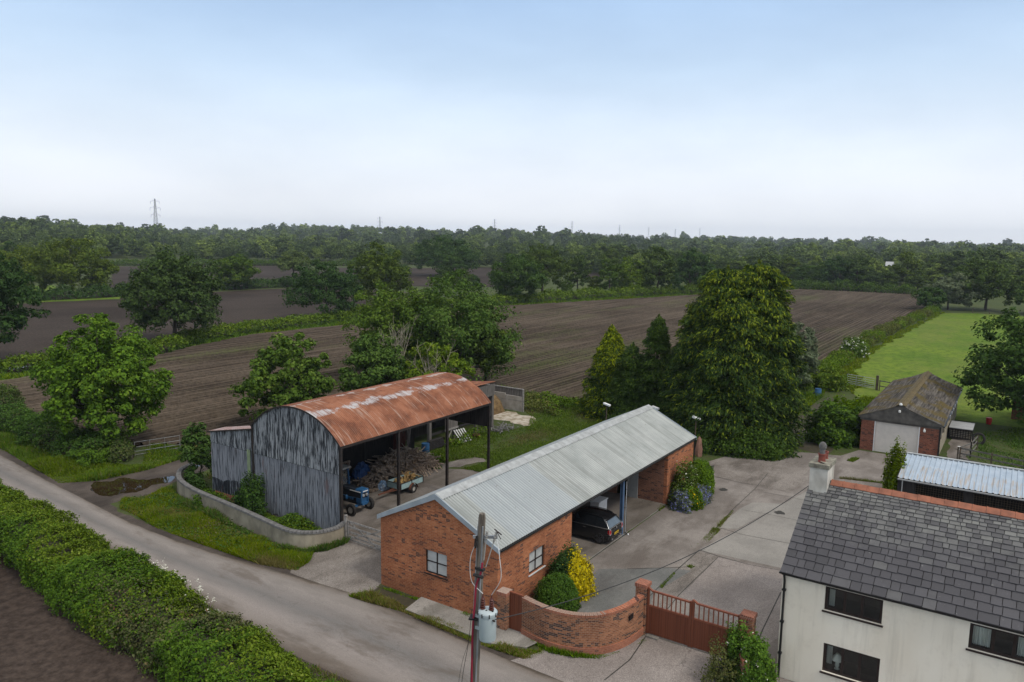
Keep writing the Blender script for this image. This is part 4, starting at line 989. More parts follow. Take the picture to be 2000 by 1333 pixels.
# ------------------------------------------------------------------ Dutch barn
def arc(x, n=22, ya=30.86, yb=38.46, ze=5.33, rise=1.66, off=0.):
    c = (yb-ya)/2; Rr = (c*c+rise*rise)/(2*rise); ang = math.asin(c/Rr); ym = (ya+yb)/2; zc = ze+rise-Rr
    return [Vector((x, ym+(Rr+off)*math.sin(-ang+2*ang*i/n), zc+(Rr+off)*math.cos(-ang+2*ang*i/n))) for i in range(n+1)]
def dutch_barn():
    xa, xb, ya, yb = 29.1, 43.26, 30.86, 38.46
    t = thing('dutch_barn', 'round roofed open hay barn with rusty orange roof and flaking black and grey tin gable', 'barn', (29.1, 34.6, 0))
    # gable cladding, lapped upper sheets over lower
    def corr_wall(mb, x, ys, ztop, zbot, pitch=.2, amp=.014, sx=1):
        n = int((ys[1]-ys[0])/pitch*4)
        o = len(mb.v)
        for k in range(n+1):
            y = ys[0]+(ys[1]-ys[0])*k/n; w = amp*math.sin(2*math.pi*k/4)
            mb.v += [(x+w, y, zbot(y)), (x+w, y, ztop(y))]
        for k in range(n): mb.f.append((o+2*k, o+2*k+2, o+2*k+3, o+2*k+1)); mb.mi.append(0)
    A = arc(xa); ys = [p.y for p in A]; zs = [p.z for p in A]
    top = lambda y: float(np.interp(y, ys, zs))
    rr = random.Random(2)
    mb = MB(); corr_wall(mb, xa-.03, (ya+.04, yb), top, lambda y: 3.56); corr_wall(mb, xa-.005, (ya+.04, yb), lambda y: 3.64, lambda y: .10+.05*math.sin(y*9)+.03*math.sin(y*23))
    part(t, 'gable_cladding', mb, MAT['tarred_sheet'])
    mb = MB(); ly = 42.68; lt = lambda y: 5.08-(y-yb)*.19
    corr_wall(mb, xa-.03, (yb+.02, ly), lt, lambda y: 3.72); corr_wall(mb, xa-.005, (yb+.02, ly), lambda y: 3.8, lambda y: .5+.06*math.sin(y*7)-.04*(y-yb))
    ln = part(t, 'lean_to_cladding', mb, MAT['tarred_sheet'])
    mb = MB(); mb.box((xa-.052, yb+.26, 1.9), (xa-.045, yb+.56, 3.74)); part(ln, 'patch', mb, MAT['lime_patch'], 'pale green sheet beside the black corner')
    mb = MB(); mb.box((xa-.02, yb+.3, -.05), (xa+.2, ly-.25, .42)); part(t, 'plinth', mb, MAT['plinth_brick'])
    for lo, hi in (((xa-.08, yb-.05, 0), (xa+.02, yb+.05, 5.2)), ((xa+.03, ly-.15, 0), (xa+.2, ly, 4.2)), ((xa-.06, ya-.02, 0), (xa-.04, ya+.05, 5.3))):
        mb = MB(); mb.box(lo, hi); part(t, 'corner_strip', mb, MAT['black_iron'])
    # curved roof sheets
    mb = MB(); pr = arc(xa-.12, 24, ya-.10, yb+.05, 5.30, 1.72)
    corr_sheet(mb, None, (1, 0, 0), xb-xa+.26, pr, .125, .014, 6)
    roof = part(t, 'roof', mb, MAT['rust_roof'], smooth=True)
    for x in (xa-.13, xb+.12):
        mb = MB()
        a = arc(x, 24, ya-.1, yb+.05, 5.30, 1.72, .02); b = arc(x, 24, ya-.1, yb+.05, 5.30, 1.72, -.07)
        for i in range(24): mb.add([a[i], a[i+1], b[i+1], b[i], a[i]+Vector((.02, 0, 0)), a[i+1]+Vector((.02, 0, 0)), b[i+1]+Vector((.02, 0, 0)), b[i]+Vector((.02, 0, 0))], [(0, 1, 2, 3), (4, 5, 6, 7), (0, 1, 5, 4), (3, 2, 6, 7)])
        part(roof, 'edge_strip', mb, MAT['black_iron'])
    # skin under the sheets keeps the inside dark
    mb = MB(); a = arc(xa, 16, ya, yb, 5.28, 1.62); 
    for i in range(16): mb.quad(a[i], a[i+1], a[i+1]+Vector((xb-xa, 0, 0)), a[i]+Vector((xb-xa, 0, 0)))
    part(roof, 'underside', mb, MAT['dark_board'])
    # frame
    for i in range(4):
        x = xa+(xb-xa)*i/3
        mb = MB(); mb.box((x-.075, ya-.075, 0), (x+.075, ya-.055, 5.28)); mb.box((x-.075, ya+.055, 0), (x+.075, ya+.075, 5.28)); mb.box((x-.02, ya-.055, 0), (x+.02, ya+.055, 5.28))
        part(t, 'post', mb, MAT['black_iron'])
    for i in range(4):
        x = xa+(xb-xa)*i/3; mb = MB(); mb.box((x-.07, yb-.07, 0), (x+.07, yb+.07, 5.28)); part(t, 'rear_post', mb, MAT['black_iron'])
    for yy in (ya, yb):
        mb = MB(); mb.box((xa, yy-.06, 5.13), (xb, yy+.06, 5.27)); part(t, 'eaves_beam', mb, MAT['black_iron'])
    for i in range(1, 4):
        x = xa+(xb-xa)*i/3; mb = MB(); mb.tube([(x, ya, 5.2), (x, yb, 5.2)], .03, 6); a = arc(x, 10, ya, yb, 5.2, 1.6)
        for p, q in zip(a, a[1:]): mb.bar(p, q, .06, .06)
        part(t, 'roof_truss', mb, MAT['black_iron'])
    # far gable: tin above head height, boarded back behind the logs
    mb = MB(); corr_wall(mb, xb, (ya+.1, yb), lambda y: top(y)-.05, lambda y: 3.55); part(t, 'far_cladding', mb, MAT['dark_board'])
    mb = MB(); corr_wall(mb, xb+.02, (37.85, yb), lambda y: 3.6, lambda y: .1, .2, .01); part(t, 'far_boarding', mb, MAT['dark_board'])
    mb = MB(); mb.box((xa+.1, ly-.1, .1), (xa+1.4, ly, 4.1)); mb.box((xa+1.3, yb+.1, 0), (xa+1.4, ly-.1, 4.2)); mb.box((xa+.2, yb-.03, -.05), (xb-1.2, yb+.03, 5.15)); mb.box((xb+.5, ly-.1, -.05), (xb+12, ly, 3.7)); part(t, 'back_boarding', mb, MAT['dark_board'])
    # lean-to roof and its run beyond the barn
    def slope(x0, x1, z0, y0_, y1_, name, par):
        mb = MB(); corr_sheet(mb, None, (1, 0, 0), x1-x0, [Vector((x0, y0_, z0)), Vector((x0, y1_, z0-(y1_-y0_)*.19))], .125, .014, 6)
        return part(par, name, mb, MAT['lean_sheet'], smooth=True)
    slope(xa-.1, xa+1.2, 5.12, yb+.06, ly+.25, 'lean_to_roof', t)
    mb = MB(); mb.prism([Vector((xa-.12, yb+.05, 5.14)), Vector((xa-.12, ly+.25, 5.14-(ly+.2-yb)*.19)), Vector((xa-.12, ly+.25, 5.06-(ly+.2-yb)*.19)), Vector((xa-.12, yb+.05, 5.04))], (.03, 0, 0)); part(t, 'verge_board', mb, MAT['black_iron'])
    return t
def rear_shed():
    t = thing('cattle_shed', 'low weathered timber lean-to with red tin roof beyond the barn', 'shed', (49, 40, 0))
    mb = MB(); 
    n = 56
    for k in range(n):
        x = 43.5+(54.75-43.5)*k/n; mb.box((x+.008, 38.46, 2.98+.03*math.sin(k*2.3)), (x+.19, 38.50, 4.15-(x-43.5)*.012))
    part(t, 'fascia_board', mb, MAT['grey_board'])
    mb = MB(); corr_sheet(mb, None, (1, 0, 0), 11.4, [Vector((43.4, 38.40, 4.22)), Vector((43.4, 42.7, 3.75))], .125, .014, 6); part(t, 'roof', mb, MAT['rust_roof'], smooth=True)
    for x in (46.0, 49.2, 52.2, 54.6):
        mb = MB(); mb.box((x-.13, 38.52, 0), (x+.13, 38.76, 3.9)); part(t, 'post', mb, MAT['grey_board'])
    mb = MB(); mb.box((54.5, 38.8, 0), (54.62, 42.5, 3.75)); mb.box((54.45, 38.55, .1), (54.7, 38.8, 3.95)); part(t, 'end_wall', mb, MAT['grey_board'])
    mb = MB(); mb.box((43.5, 40.4, .6), (48, 40.5, 2.2)); mb.bar((46, 38.65, 1.1), (54.6, 38.65, 1.05), .05, .2); part(t, 'manger_rail', mb, MAT['dark_board'])
    for z in (0.9, 1.5): pass
def clamp():
    t = thing('silage_clamp_wall', 'grey concrete panel wall with boards above behind a brown heap', 'wall', (61.6, 43, 0))
    mb = MB()
    for k in range(4): mb.box((61.5, 39.95+k*2.0, 0), (61.66, 41.92+k*2.0, 1.02)); 
    for k in range(4): mb.box((61.5, 39.95+k*2.0, 1.05), (61.66, 41.92+k*2.0, 1.62-.15*(k == 0)))
    part(t, 'concrete_panel', mb, MAT['clamp_concrete'])
    mb = MB()
    for k in range(26): mb.box((61.68, 39.95+k*.3, 0), (61.72, 40.23+k*.3, 2.15+.02*math.sin(k*3.))); 
    part(t, 'boarding', mb, MAT['grey_board'])
    mb = MB(); mb.box((61.5, 39.78, 0), (61.66, 39.93, 2.2)); part(t, 'post', mb, MAT['gate_wood'])
    mb = MB(); mb.box((61.6, 39.9, 2.16), (61.75, 47.8, 2.24)); part(t, 'capping', mb, MAT['gate_wood'])
    # heap
    rng = np.random.default_rng(5); mb = MB(); nx, ny = 26, 26; V = []
    for i in range(nx+1):
        for j in range(ny+1):
            x = 57.2+4.2*i/nx; y = 41.2+5.5*j/ny; u = (x-59.6)/2.2; v = (y-44.2)/3.0
            h = max(0, 1-u*u*.8-v*v)**.6*2.3; V.append((x, y, h+.12*(rng.random()-.5) if h > .05 else -.05))
    for i in range(nx):
        for j in range(ny):
            a = i*(ny+1)+j; mb.f.append((a, a+1, a+ny+2, a+ny+1)); mb.mi.append(0)
    mb.v = V; o = mb.build('silage_heap', MAT['silage'], smooth=False); tag(o, 'brown heap of silage leaning on the concrete clamp wall', 'heap')

# ------------------------------------------------------------------ farmhouse
def farmhouse():
    x0, xr, x1, yA, yB, he, hr = 29.29, 33.5, 37.7, 6.86, -6.5, 4.38, 6.93
    t = thing('farmhouse', 'cream rendered cottage with grey slate roof and red ridge tiles', 'house', (29.29, 6.8, 0))
    wins = [(5.29, 3.31, 3.22, 4.17, 'dark framed window under the gutter nearest the corner downpipe'), (5.21, 3.25, .78, 1.93, 'ground floor window with a table lamp behind the glass'), (.60, -1.4, 3.22, 4.15, 'dark framed upper window with pale curtains')]
    mb = MB(); wall_open(mb, (x0, yA), (0, -1), yA-yB, -.15, he, .3, [(yA-w[0], yA-w[1], w[2], w[3]) for w in wins], (1, 0))
    mb.box((x0+.3, yA-.3, -.15), (x1, yA, he)); mb.box((x0+.3, yB, -.15), (x1, yB+.3, he)); mb.box((x1-.3, yB+.3, -.15), (x1, yA-.3, he))
    mb.prism([Vector((x0, yA, he)), Vector((x1, yA, he)), Vector((xr, yA, hr-.12))], (0, -.3, 0))
    wall = part(t, 'wall', mb, MAT['render'])
    mb = MB(); mb.box((x0+.3, yB+.3, 2.55), (x1-.3, yA-.3, 2.7)); mb.box((x0+.3, yB+.3, .0), (x1-.3, yA-.3, .05)); mb.box((x0+2.6, yB+.3, .05), (x0+2.7, yA-.3, 4.3)); part(t, 'room', mb, MAT['room_dark'])
    # windows
    for i, w in enumerate(wins):
        f = casement(t, (x0, w[0]), (0, -1), (1, 0), w[0]-w[1], w[3]-w[2], w[2], 3, 1, .095, MAT['dark_frame'], .09, .07, MAT['dark_frame'], label=w[4])
        cu = MB(); x = x0+.36; H = w[3]-w[2]; z = w[2]
        def drape(ya, yb, z0, z1):
            n = 28; o = len(cu.v)
            for k in range(n+1):
                y = ya+(yb-ya)*k/n; dx = .035*math.sin(k*1.7)+.012*math.sin(k*4.1); cu.v += [(x+dx, y, z0), (x+dx*.7, y, z1)]
            for k in range(n): cu.f.append((o+2*k, o+2*k+2, o+2*k+3, o+2*k+1)); cu.mi.append(0)
        if i == 0: drape(w[0]-.1, w[0]-.3, z+.08, z+H-.05)
        if i == 1: drape(w[0]-.08, w[0]-.28, z+.2, z+H-.03)
        if i == 2:
            drape(w[0]-.1, w[0]-.62, z+.06, z+H-.04); part(f, 'curtain', cu, MAT['curtain']); cu = MB(); drape(w[1]+.6, w[1]+.1, z+.06, z+H-.04)
        part(f, 'curtain', cu, MAT['curtain'])
    # table lamp standing on a sideboard inside
    sb = MB(); sb.box((x0+.42, 3.3, .05), (x0+.85, 5.1, .72)); tag(sb.build('sideboard', MAT['dark_frame'], bevel=.01), 'dark sideboard inside the lower window under the lamp', 'sideboard')
    l = thing('table_lamp', 'cream table lamp with wide shade behind the lower cottage window', 'lamp', (x0+.6, 4.78, .72))
    mb = MB(); mb.lathe((x0+.6, 4.78, .722), [(.09, 0), (.09, .02), (.05, .05), (.085, .14), (.07, .26), (.03, .33), (.02, .42)], 16); part(l, 'base', mb, MAT['lamp_cream'], smooth=True)
    mb = MB(); mb.lathe((x0+.6, 4.78, 1.10), [(.235, 0), (.20, .07), (.10, .19), (.06, .24)], 20); part(l, 'shade', mb, MAT['lamp_cream'], smooth=True)
    # slates in diminishing courses, each its own piece
    rng = random.Random(11); mb = MB(); sl = math.atan2(hr-he, xr-x0); Ls = math.hypot(hr-he, xr-x0)+.18; ca, sa = math.cos(sl), math.sin(sl)
    def roofP(s, y, lift, side):      # s measured up the slope from the eave
        X = (s-.18)*ca; Z = he+.04+(s-.18)*sa
        return Vector(((x0+X-lift*sa) if side > 0 else (2*xr-x0-X+lift*sa), y, Z+lift*ca))
    for side in (1, -1):
        s = 0.; first = True; row = 0
        while s < Ls-.05:
            cr_ = .42-.265*min(1, s/Ls*1.05); y = yA+.07
            while y > yB-.05:
                w = rng.uniform(.27, .58)*(1.0-.42*s/Ls)*(1.15 if first else 1)
                if side < 0: w *= 2.2
                l = rng.uniform(.0, .006); j = rng.uniform(-.014, .014); r2 = rng.uniform(-.012, .012)
                e = min(y, yA+.07); f_ = max(y-w+.022, yB-.05); s1 = min(s+cr_*1.25, Ls)
                a = [roofP(s+j, e, .046+l*2, side), roofP(s+j+r2, f_, .046+l*2, side), roofP(s1, f_, .008, side), roofP(s1, e, .008, side)]
                b = [p-Vector((0, 0, .024)) for p in a[:2]]
                mb.add(a+b, [(0, 1, 2, 3), (0, 1, 5, 4)]); y -= w
            s += cr_; row += 1; first = False
    roof = part(t, 'roof', mb, MAT['slate'])
    mb = MB()
    for side in (1, -1): mb.quad(roofP(0.02, yA+.04, -.02, side), roofP(0.02, yB, -.02, side), roofP(Ls, yB, -.02, side), roofP(Ls, yA+.04, -.02, side))
    mb.prism([roofP(.02, yA+.05, .012, 1), roofP(Ls, yA+.05, .012, 1), roofP(Ls, yA+.05, -.07, 1), roofP(.02, yA+.05, -.07, 1)], (0, -.03, 0))
    part(roof, 'underlay', mb, MAT['black_iron'])
    y = 6.12; mb = MB()
    while y > yB:
        zr = hr+.125+.006*math.sin(y*5)
        for sg in (1, -1):
            d = Vector((-sg*.25, 0, -.165)); ap = Vector((xr, y, zr)); mb.prism([ap, ap+d, ap+d-Vector((0, 0, .022)), ap-Vector((0, 0, .03))], (0, -.455, 0))
            ap2 = ap+Vector((0, 0, .016)); mb.prism([ap2, ap2+d*1.06, ap2+d*1.06-Vector((0, 0, .02)), ap2-Vector((0, 0, .02))], (0, -.05, 0))
        y -= .465
    part(roof, 'ridge_tiles', mb, MAT['ridge_tile'])
    # chimney
    c0, c1, d0, d1 = 32.85, 34.15, 6.17, 6.88
    mb = MB(); mb.box((c0, d0, 5.9), (c1, d1, 7.62)); ch = part(roof, 'chimney', mb, MAT['chimney_render'])
    mb = MB(); mb.box((c0-.05, d0-.05, 7.62), (c1+.05, d1+.05, 7.80)); mb.prism([Vector((c0+.02, d0+.02, 7.8)), Vector((c1-.02, d0+.02, 7.8)), Vector((c1-.2, (d0+d1)/2, 7.87)), Vector((c0+.2, (d0+d1)/2, 7.87))], (0, (d1-d0)*.02, 0))
    part(roof, 'chimney_cap', mb, MAT['lichen_stone'])
    mb = MB(); mb.box((c0-.22, d0-.06, 6.30), (c0-.002, d1+.03, 6.42)); part(roof, 'chimney_apron', mb, MAT['lichen_stone'])
    for cx, h in ((33.27, .36), (33.75, .34)):
        mb = MB(); mb.lathe((cx, 6.52, 7.8), [(.16, 0), (.16, .05), (.14, .07), (.145, h-.06), (.165, h-.05), (.165, h), (.12, h), (.12, h-.1)], 16); part(roof, 'chimney_pot', mb, MAT['clay_pot'], smooth=True)
    mb = MB(); mb.lathe((33.27, 6.52, 8.1), [(.11, 0), (.11, .28), (.15, .30), (.155, .42), (.10, .52), (.03, .56)], 14); mb.lathe((33.27, 6.44, 8.43), [(.06, 0), (.055, .04)], 10, mi=0)
    part(roof, 'chimney_cowl', mb, MAT['coping_stone'], smooth=True)
    # gutter, downpipe, corner strip
    mb = MB(); g = [Vector((x0-.20, yA+.10, he-.02)), Vector((x0-.075, yA+.10, he-.02)), Vector((x0-.085, yA+.10, he-.09)), Vector((x0-.13, yA+.10, he-.115)), Vector((x0-.18, yA+.10, he-.09))]; mb.prism(g, (0, yB-yA-.1, 0))
    mb.box((x0-.075, yB, he-.16), (x0-.002, yA+.02, he+.015))
    part(t, 'gutter', mb, MAT['black_plastic'])
    mb = MB(); mb.tube([(x0-.13, 6.78, he-.1), (x0-.07, 6.76, he-.35), (x0-.07, 6.76, 0)], .045, 10)
    for z in (3.6, 2.3, 1.0): mb.box((x0-.12, 6.69, z), (x0-.001, 6.83, z+.07))
    part(t, 'downpipe', mb, MAT['black_plastic'], smooth=False)
cart_shed(); dutch_barn(); rear_shed(); clamp(); farmhouse()

# ------------------------------------------------------------------ brick garage by the paddock
def paddock_garage():
    cx, cy, W, L, he, hr = 67.37, 7.54, 5.63, 19.1, 2.86, 4.12; yl, yr = cy+W/2, cy-W/2
    t = thing('paddock_garage', 'old red brick garage with mossy corrugated roof and white roller door', 'garage', (cx, cy, 0))
    hole = (W*.19, W*.75, -.1, 2.5)
    mb = MB(); wall_open(mb, (cx, yl), (0, -1), W, -.1, he-.1, .22, [hole], (1, 0)); part(t, 'front_wall', mb, MAT['red_brick'])
    mb = MB(); mb.box((cx+.22, yl-.2, -.1), (cx+L, yl, he-.1)); mb.box((cx+L-.2, yr, -.1), (cx+L, yl-.2, he-.1)); mb.box((cx+.22, yr, -.1), (cx+L-.2, yr+.18, 1.1)); part(t, 'side_wall', mb, MAT['wall_stucco'])
    for k in range(7):
        x = cx+.3+k*2.66; mb = MB(); mb.box((x, yr+.01, 1.1), (x+.22, yr+.17, he-.1)); part(t, 'pier', mb, MAT['sand'])
    mb = MB(); mb.box((cx+.25, yr+.12, 1.1), (cx+L-.2, yr+.16, he-.1)); part(t, 'boarded_opening', mb, MAT['dark_board'])
    mb = MB(); y0, y1 = yl-hole[0], yl-hole[1]
    k = 0; z = -.05
    while z < 2.48: mb.box((cx+.10+.008*(k % 2), y1, z), (cx+.16, y0, min(z+.105, 2.5))); z += .11; k += 1
    d = part(t, 'roller_door', mb, MAT['roller_door'])
    for yy in (y0, y1-.07):
        mb = MB(); mb.box((cx-.02, yy, -.05), (cx+.1, yy+.07, 2.5)); part(d, 'guide_rail', mb, MAT['white_gloss'])
    mb = MB(); mb.prism([Vector((cx-.10, yl+.25, he-.14)), Vector((cx-.10, yl+.25, he+.02)), Vector((cx-.10, cy, hr-.03)), Vector((cx-.10, yr-.25, he+.02)), Vector((cx-.10, yr-.25, he-.14)), Vector((cx-.10, cy, 2.52+.12))], (.06, 0, 0))
    mb.prism([Vector((cx-.03, yl+.1, he-.35)), Vector((cx-.03, yl+.1, he-.1)), Vector((cx-.03, cy, hr-.1)), Vector((cx-.03, yr-.1, he-.1)), Vector((cx-.03, yr-.1, he-.35))], (.025, 0, 0))
    part(t, 'gable_sheet', mb, MAT['asbestos'])
    mb = MB()
    for sg in (1, -1):
        pr = [Vector((cx-.15, cy+sg*(W/2+.28), he)), Vector((cx-.15, cy+sg*W*.25, he+(hr-he)*.5-.03)), Vector((cx-.15, cy, hr))]; corr_sheet(mb, None, (1, 0, 0), L+.3, pr, .15, .024, 6)
    roof = part(t, 'roof', mb, MAT['mossy_sheet'], smooth=True)
    mb = MB()
    for sg in (1, -1):
        ap = Vector((cx-.18, cy, hr+.07)); d = Vector((0, sg*.36, -.15)); mb.prism([ap, ap+d, ap+d-Vector((0, 0, .025)), ap-Vector((0, 0, .03))], (L+.36, 0, 0))
    mb.tube([(cx-.18, cy, hr+.06), (cx+L+.18, cy, hr+.06)], .07, 8); part(roof, 'ridge', mb, MAT['moss_ridge'])
    mb = MB(); mb.lathe((cx-.22, cy, hr-.02), [(.11, 0), (.13, .06), (.08, .18)], 12); part(t, 'ridge_lamp', mb, MAT['lens'])
    mb = MB(); mb.lathe((cx-.2, cy+.05, hr-.62), [(.08, 0), (.10, .05), (.09, .16), (.03, .2)], 12); part(t, 'gable_lamp', mb, MAT['lens'])
    mb = MB(); mb.lathe((cx-.1, cy-W*.32, 2.15), [(.02, 0), (.09, .03), (.10, .16), (.05, .25), (.05, .3)], 12); part(t, 'wall_lamp', mb, MAT['lens'])
    mb = MB(); mb.box((cx-.14, yr-.36, he-.14), (cx+L, yr-.27, he-.04)); part(t, 'gutter', mb, MAT['black_plastic'])
    mb = MB(); mb.box((cx-.08, yr-.13, 0), (cx+.0, yr-.01, he-.1)); part(t, 'downpipe', mb, MAT['black_plastic'])
    for k in range(5):
        mb = MB(); mb.box((cx+4.2+k*1.7, yr-.42, he-.22), (cx+4.5+k*1.7, yr-.36, he+.02)); part(t, 'gutter_bracket', mb, MAT['far_white'])
paddock_garage()

# ------------------------------------------------------------------ open kennel with box profile roof
def kennel():
    xf, xb, yl, yr, ze, zb = 52.9, 57.0, 5.75, -9, 2.22, 2.82
    t = thing('kennel_shed', 'low black timber shed with blue grey sheet roof and mesh panels', 'shed', (xf, 0, 0))
    mb = MB(); corr_sheet(mb, None, (0, -1, 0), yl-yr, [Vector((xf-.15, yl, ze)), Vector((xb+.05, yl, zb))], .30, .045, 12, 'trap'); roof = part(t, 'roof', mb, MAT['box_sheet'])
    mb = MB(); mb.box((xb-.12, yr, zb+.02), (xb+.14, yl+.03, zb+.075)); part(roof, 'top_flashing', mb, MAT['flashing'])
    mb = MB(); mb.prism([Vector((xf-.2, yl+.02, ze+.03)), Vector((xb+.1, yl+.02, zb+.05)), Vector((xb+.1, yl+.02, zb-.06)), Vector((xf-.2, yl+.02, ze-.08))], (0, .03, 0)); mb.box((xb-.1, yr, 0), (xb, yl, zb-.05)); mb.box((xf, yl-.08, 0), (xb-.1, yl, ze-.1)); part(t, 'boarding', mb, MAT['dark_board'])
    y = yl; holes = []
    s = .95
    while s < 13: holes.append((s, s+2.6, .95, 1.95)); s += 3.15
    mb = MB(); wall_open(mb, (xf, yl-.08), (0, -1), yl-yr-.1, 0, ze-.06, .07, holes, (1, 0)); part(t, 'front_boarding', mb, MAT['dark_board'])
    for h in holes:
        mb = MB(); ya = yl-.08-h[0]; yb_ = yl-.08-h[1]
        z = .95
        while z <= 1.96: mb.tube([(xf+.05, ya, z), (xf+.05, yb_, z)], .008, 4); z += .143
        y = ya
        while y >= yb_: mb.tube([(xf+.05, y, .95), (xf+.05, y, 1.95)], .008, 4); y -= .143
        part(t, 'mesh_panel', mb, MAT['post_wood'])
    mb = MB(); mb.prism([Vector((xf-.26, yl, ze-.04)), Vector((xf-.16, yl, ze-.04)), Vector((xf-.17, yl, ze-.11)), Vector((xf-.25, yl, ze-.11))], (0, yr-yl, 0)); part(t, 'gutter', mb, MAT['far_white'])
    mb = MB(); mb.tube([(xf-.1, yl-.28, ze-.1), (xf-.05, yl-.28, 0)], .035, 8); part(t, 'downpipe', mb, MAT['far_white'])
kennel()

# ------------------------------------------------------------------ garden walls, piers, gates
def wall_along(mb, pts, z0, z1, t, mi=0):
    P = [Vector((p[0], p[1], 0)) for p in pts]; L = []; Rr = []
    for i, p in enumerate(P):
        d = (P[min(i+1, len(P)-1)]-P[max(i-1, 0)]).normalized(); s = Vector((-d.y, d.x, 0))*t/2; L.append(p+s); Rr.append(p-s)
    o = len(mb.v); n = len(P)
    for i in range(n):
        for q in (L[i], Rr[i]):
            mb.v.append((q.x, q.y, z0)); mb.v.append((q.x, q.y, z1 if not callable(z1) else z1(i/(n-1))))
    for i in range(n-1):
        a, b = o+4*i, o+4*i+4
        for f in ((a, b, b+1, a+1), (a+2, a+3, b+3, b+2), (a+1, b+1, b+3, a+3), (a, a+2, b+2, b)): mb.f.append(f); mb.mi.append(mi)
    e = o+4*(n-1)
    mb.f += [(o, o+1, o+3, o+2), (e, e+2, e+3, e+1)]; mb.mi += [mi, mi]
def pier(name, label, x, y, w, h, cap=True):
    t = thing(name, label, 'gate pier', (x, y, 0)); h2 = w/2
    mb = MB(); mb.box((x-h2, y-h2, 0), (x+h2, y+h2, h-.16)); part(t, 'shaft', mb, MAT['wall_brick'])
    mb = MB(); mb.box((x-h2-.035, y-h2-.035, h-.16), (x+h2+.035, y+h2+.035, h)); part(t, 'cap', mb, MAT['coping_brick'])
    return t
def garden_walls():
    pier('brick_pier', 'narrow brick pier between the cart shed corner and the small wooden gate', 26.02, 17.62, .44, 1.80)
    pier('brick_pier', 'tall brick gate pier at the end of the curved wall', 29.40, 12.66, .48, 2.26)
    pier('brick_pier', 'brick gate pier beside the leafy bush and cottage', 29.42, 8.10, .48, 2.18)
    t = thing('pedestrian_gate', 'narrow brown boarded garden gate beside the curved brick wall', 'gate', (26.1, 17.05, 0))
    mb = MB(); y = 17.38
    while y > 16.75: mb.box((26.06, y-.098, .12), (26.10, y, 1.76)); y -= .103
    part(t, 'boarding', mb, MAT['stained_wood']); mb = MB(); mb.box((26.04, 16.74, 1.76), (26.12, 17.39, 1.81)); part(t, 'top_rail', mb, MAT['lath_red'])
    # curved wall
    c = smoothline([(26.16, 16.70), (25.98, 15.9), (25.93, 15.1), (26.12, 14.2), (26.62, 13.45), (27.35, 12.98), (28.2, 12.72), (29.18, 12.62)], 6)
    zt = lambda f: 1.62+.12*max(0, f-.55)
    t = thing('curved_brick_wall', 'curved brown brick wall with red soldier course coping along the drive', 'wall', (26.2, 14, 0))
    mb = MB(); wall_along(mb, c, .32, zt, .24); part(t, 'brickwork', mb, MAT['wall_brick'])
    mb = MB(); wall_along(mb, c, -.05, .32, .33); part(t, 'plinth', mb, MAT['plinth_brick'])
    # coping bricks on edge, each laid across the wall
    mb = MB(); cum = 0; last = None; pitch = .083
    P = [Vector((q[0], q[1], 0)) for q in c]; tot = sum((b-a).length for a, b in zip(P, P[1:])); s = .03
    while s < tot:
        acc = 0
        for a, b in zip(P, P[1:]):
            l = (b-a).length
            if acc+l >= s: break
            acc += l
        d = (b-a).normalized(); q = a+d*(s-acc); n = Vector((-d.y, d.x, 0)); z = zt(s/tot)
        mb.prism([q-n*.14-d*.036+Vector((0, 0, z)), q+n*.14-d*.036+Vector((0, 0, z)), q+n*.14+d*.036+Vector((0, 0, z)), q-n*.14+d*.036+Vector((0, 0, z))], (0, 0, .105+.006*math.sin(s*40))); s += pitch
    part(t, 'coping', mb, MAT['plinth_brick'])
    p = Vector(unx_plate := (28.05, 12.60, 1.25)); mb = MB(); mb.box((27.93, 12.56, 1.12), (28.28, 12.60, 1.34)); o = mb.build('letter_box', MAT['black_plastic']); tag(o, 'small black letter plate on the curved brick wall', 'letter box')
    # low wall right of the drive
    t = thing('low_brick_wall', 'short brick wall running from the right gate pier into the bush', 'wall', (28.6, 8.1, 0))
    mb = MB(); wall_along(mb, [(29.2, 8.05), (28.0, 7.95), (27.3, 7.5)], -.05, 1.28, .24); part(t, 'brickwork', mb, MAT['wall_brick'])
    mb = MB(); wall_along(mb, [(29.19, 8.05), (28.0, 7.95), (27.3, 7.5)], 1.28, 1.37, .29); part(t, 'coping', mb, MAT['coping_brick'])
    # double gates
    for (ya, yb, lab) in ((12.40, 10.40, 'left leaf of the brown wooden driveway gates, hung on the tall pier'), (10.39, 8.36, 'right leaf of the brown wooden driveway gates, next to the bush')):
        t = thing('driveway_gate', lab, 'gate', (29.3, (ya+yb)/2, 0), 'driveway gate leaves'); x = 29.27
        mb = MB(); nb_ = 17; pw_ = (ya-yb-.2)/nb_
        for k in range(nb_): mb.box((x, ya-.1-(k+1)*pw_+.003, .08), (x+.03, ya-.1-k*pw_, 1.32))
        part(t, 'boarding', mb, MAT['stained_wood'])
        for lo, hi in (((x-.02, ya-.1, .06), (x+.06, ya, 2.06)), ((x-.02, yb, .06), (x+.06, yb+.1, 2.02))):
            mb = MB(); mb.box(lo, hi); part(t, 'stile', mb, MAT['stained_wood'])
        mb = MB(); mb.prism([Vector((x-.02, ya, 2.06)), Vector((x-.02, ya-.10, 2.07)), Vector((x-.02, ya-.22, 1.99)), Vector((x-.02, yb+.12, 1.97)), Vector((x-.02, yb, 2.03)), Vector((x-.02, yb, 2.09)), Vector((x-.02, yb+.14, 2.04)), Vector((x-.02, ya-.22, 2.06)), Vector((x-.02, ya-.08, 2.15)), Vector((x-.02, ya, 2.15))], (.09, 0, 0))
        part(t, 'top_rail', mb, MAT['lath_red'])
        mb = MB(); mb.box((x-.015, yb+.1, 1.30), (x+.055, ya-.1, 1.38)); part(t, 'middle_rail', mb, MAT['lath_red'])
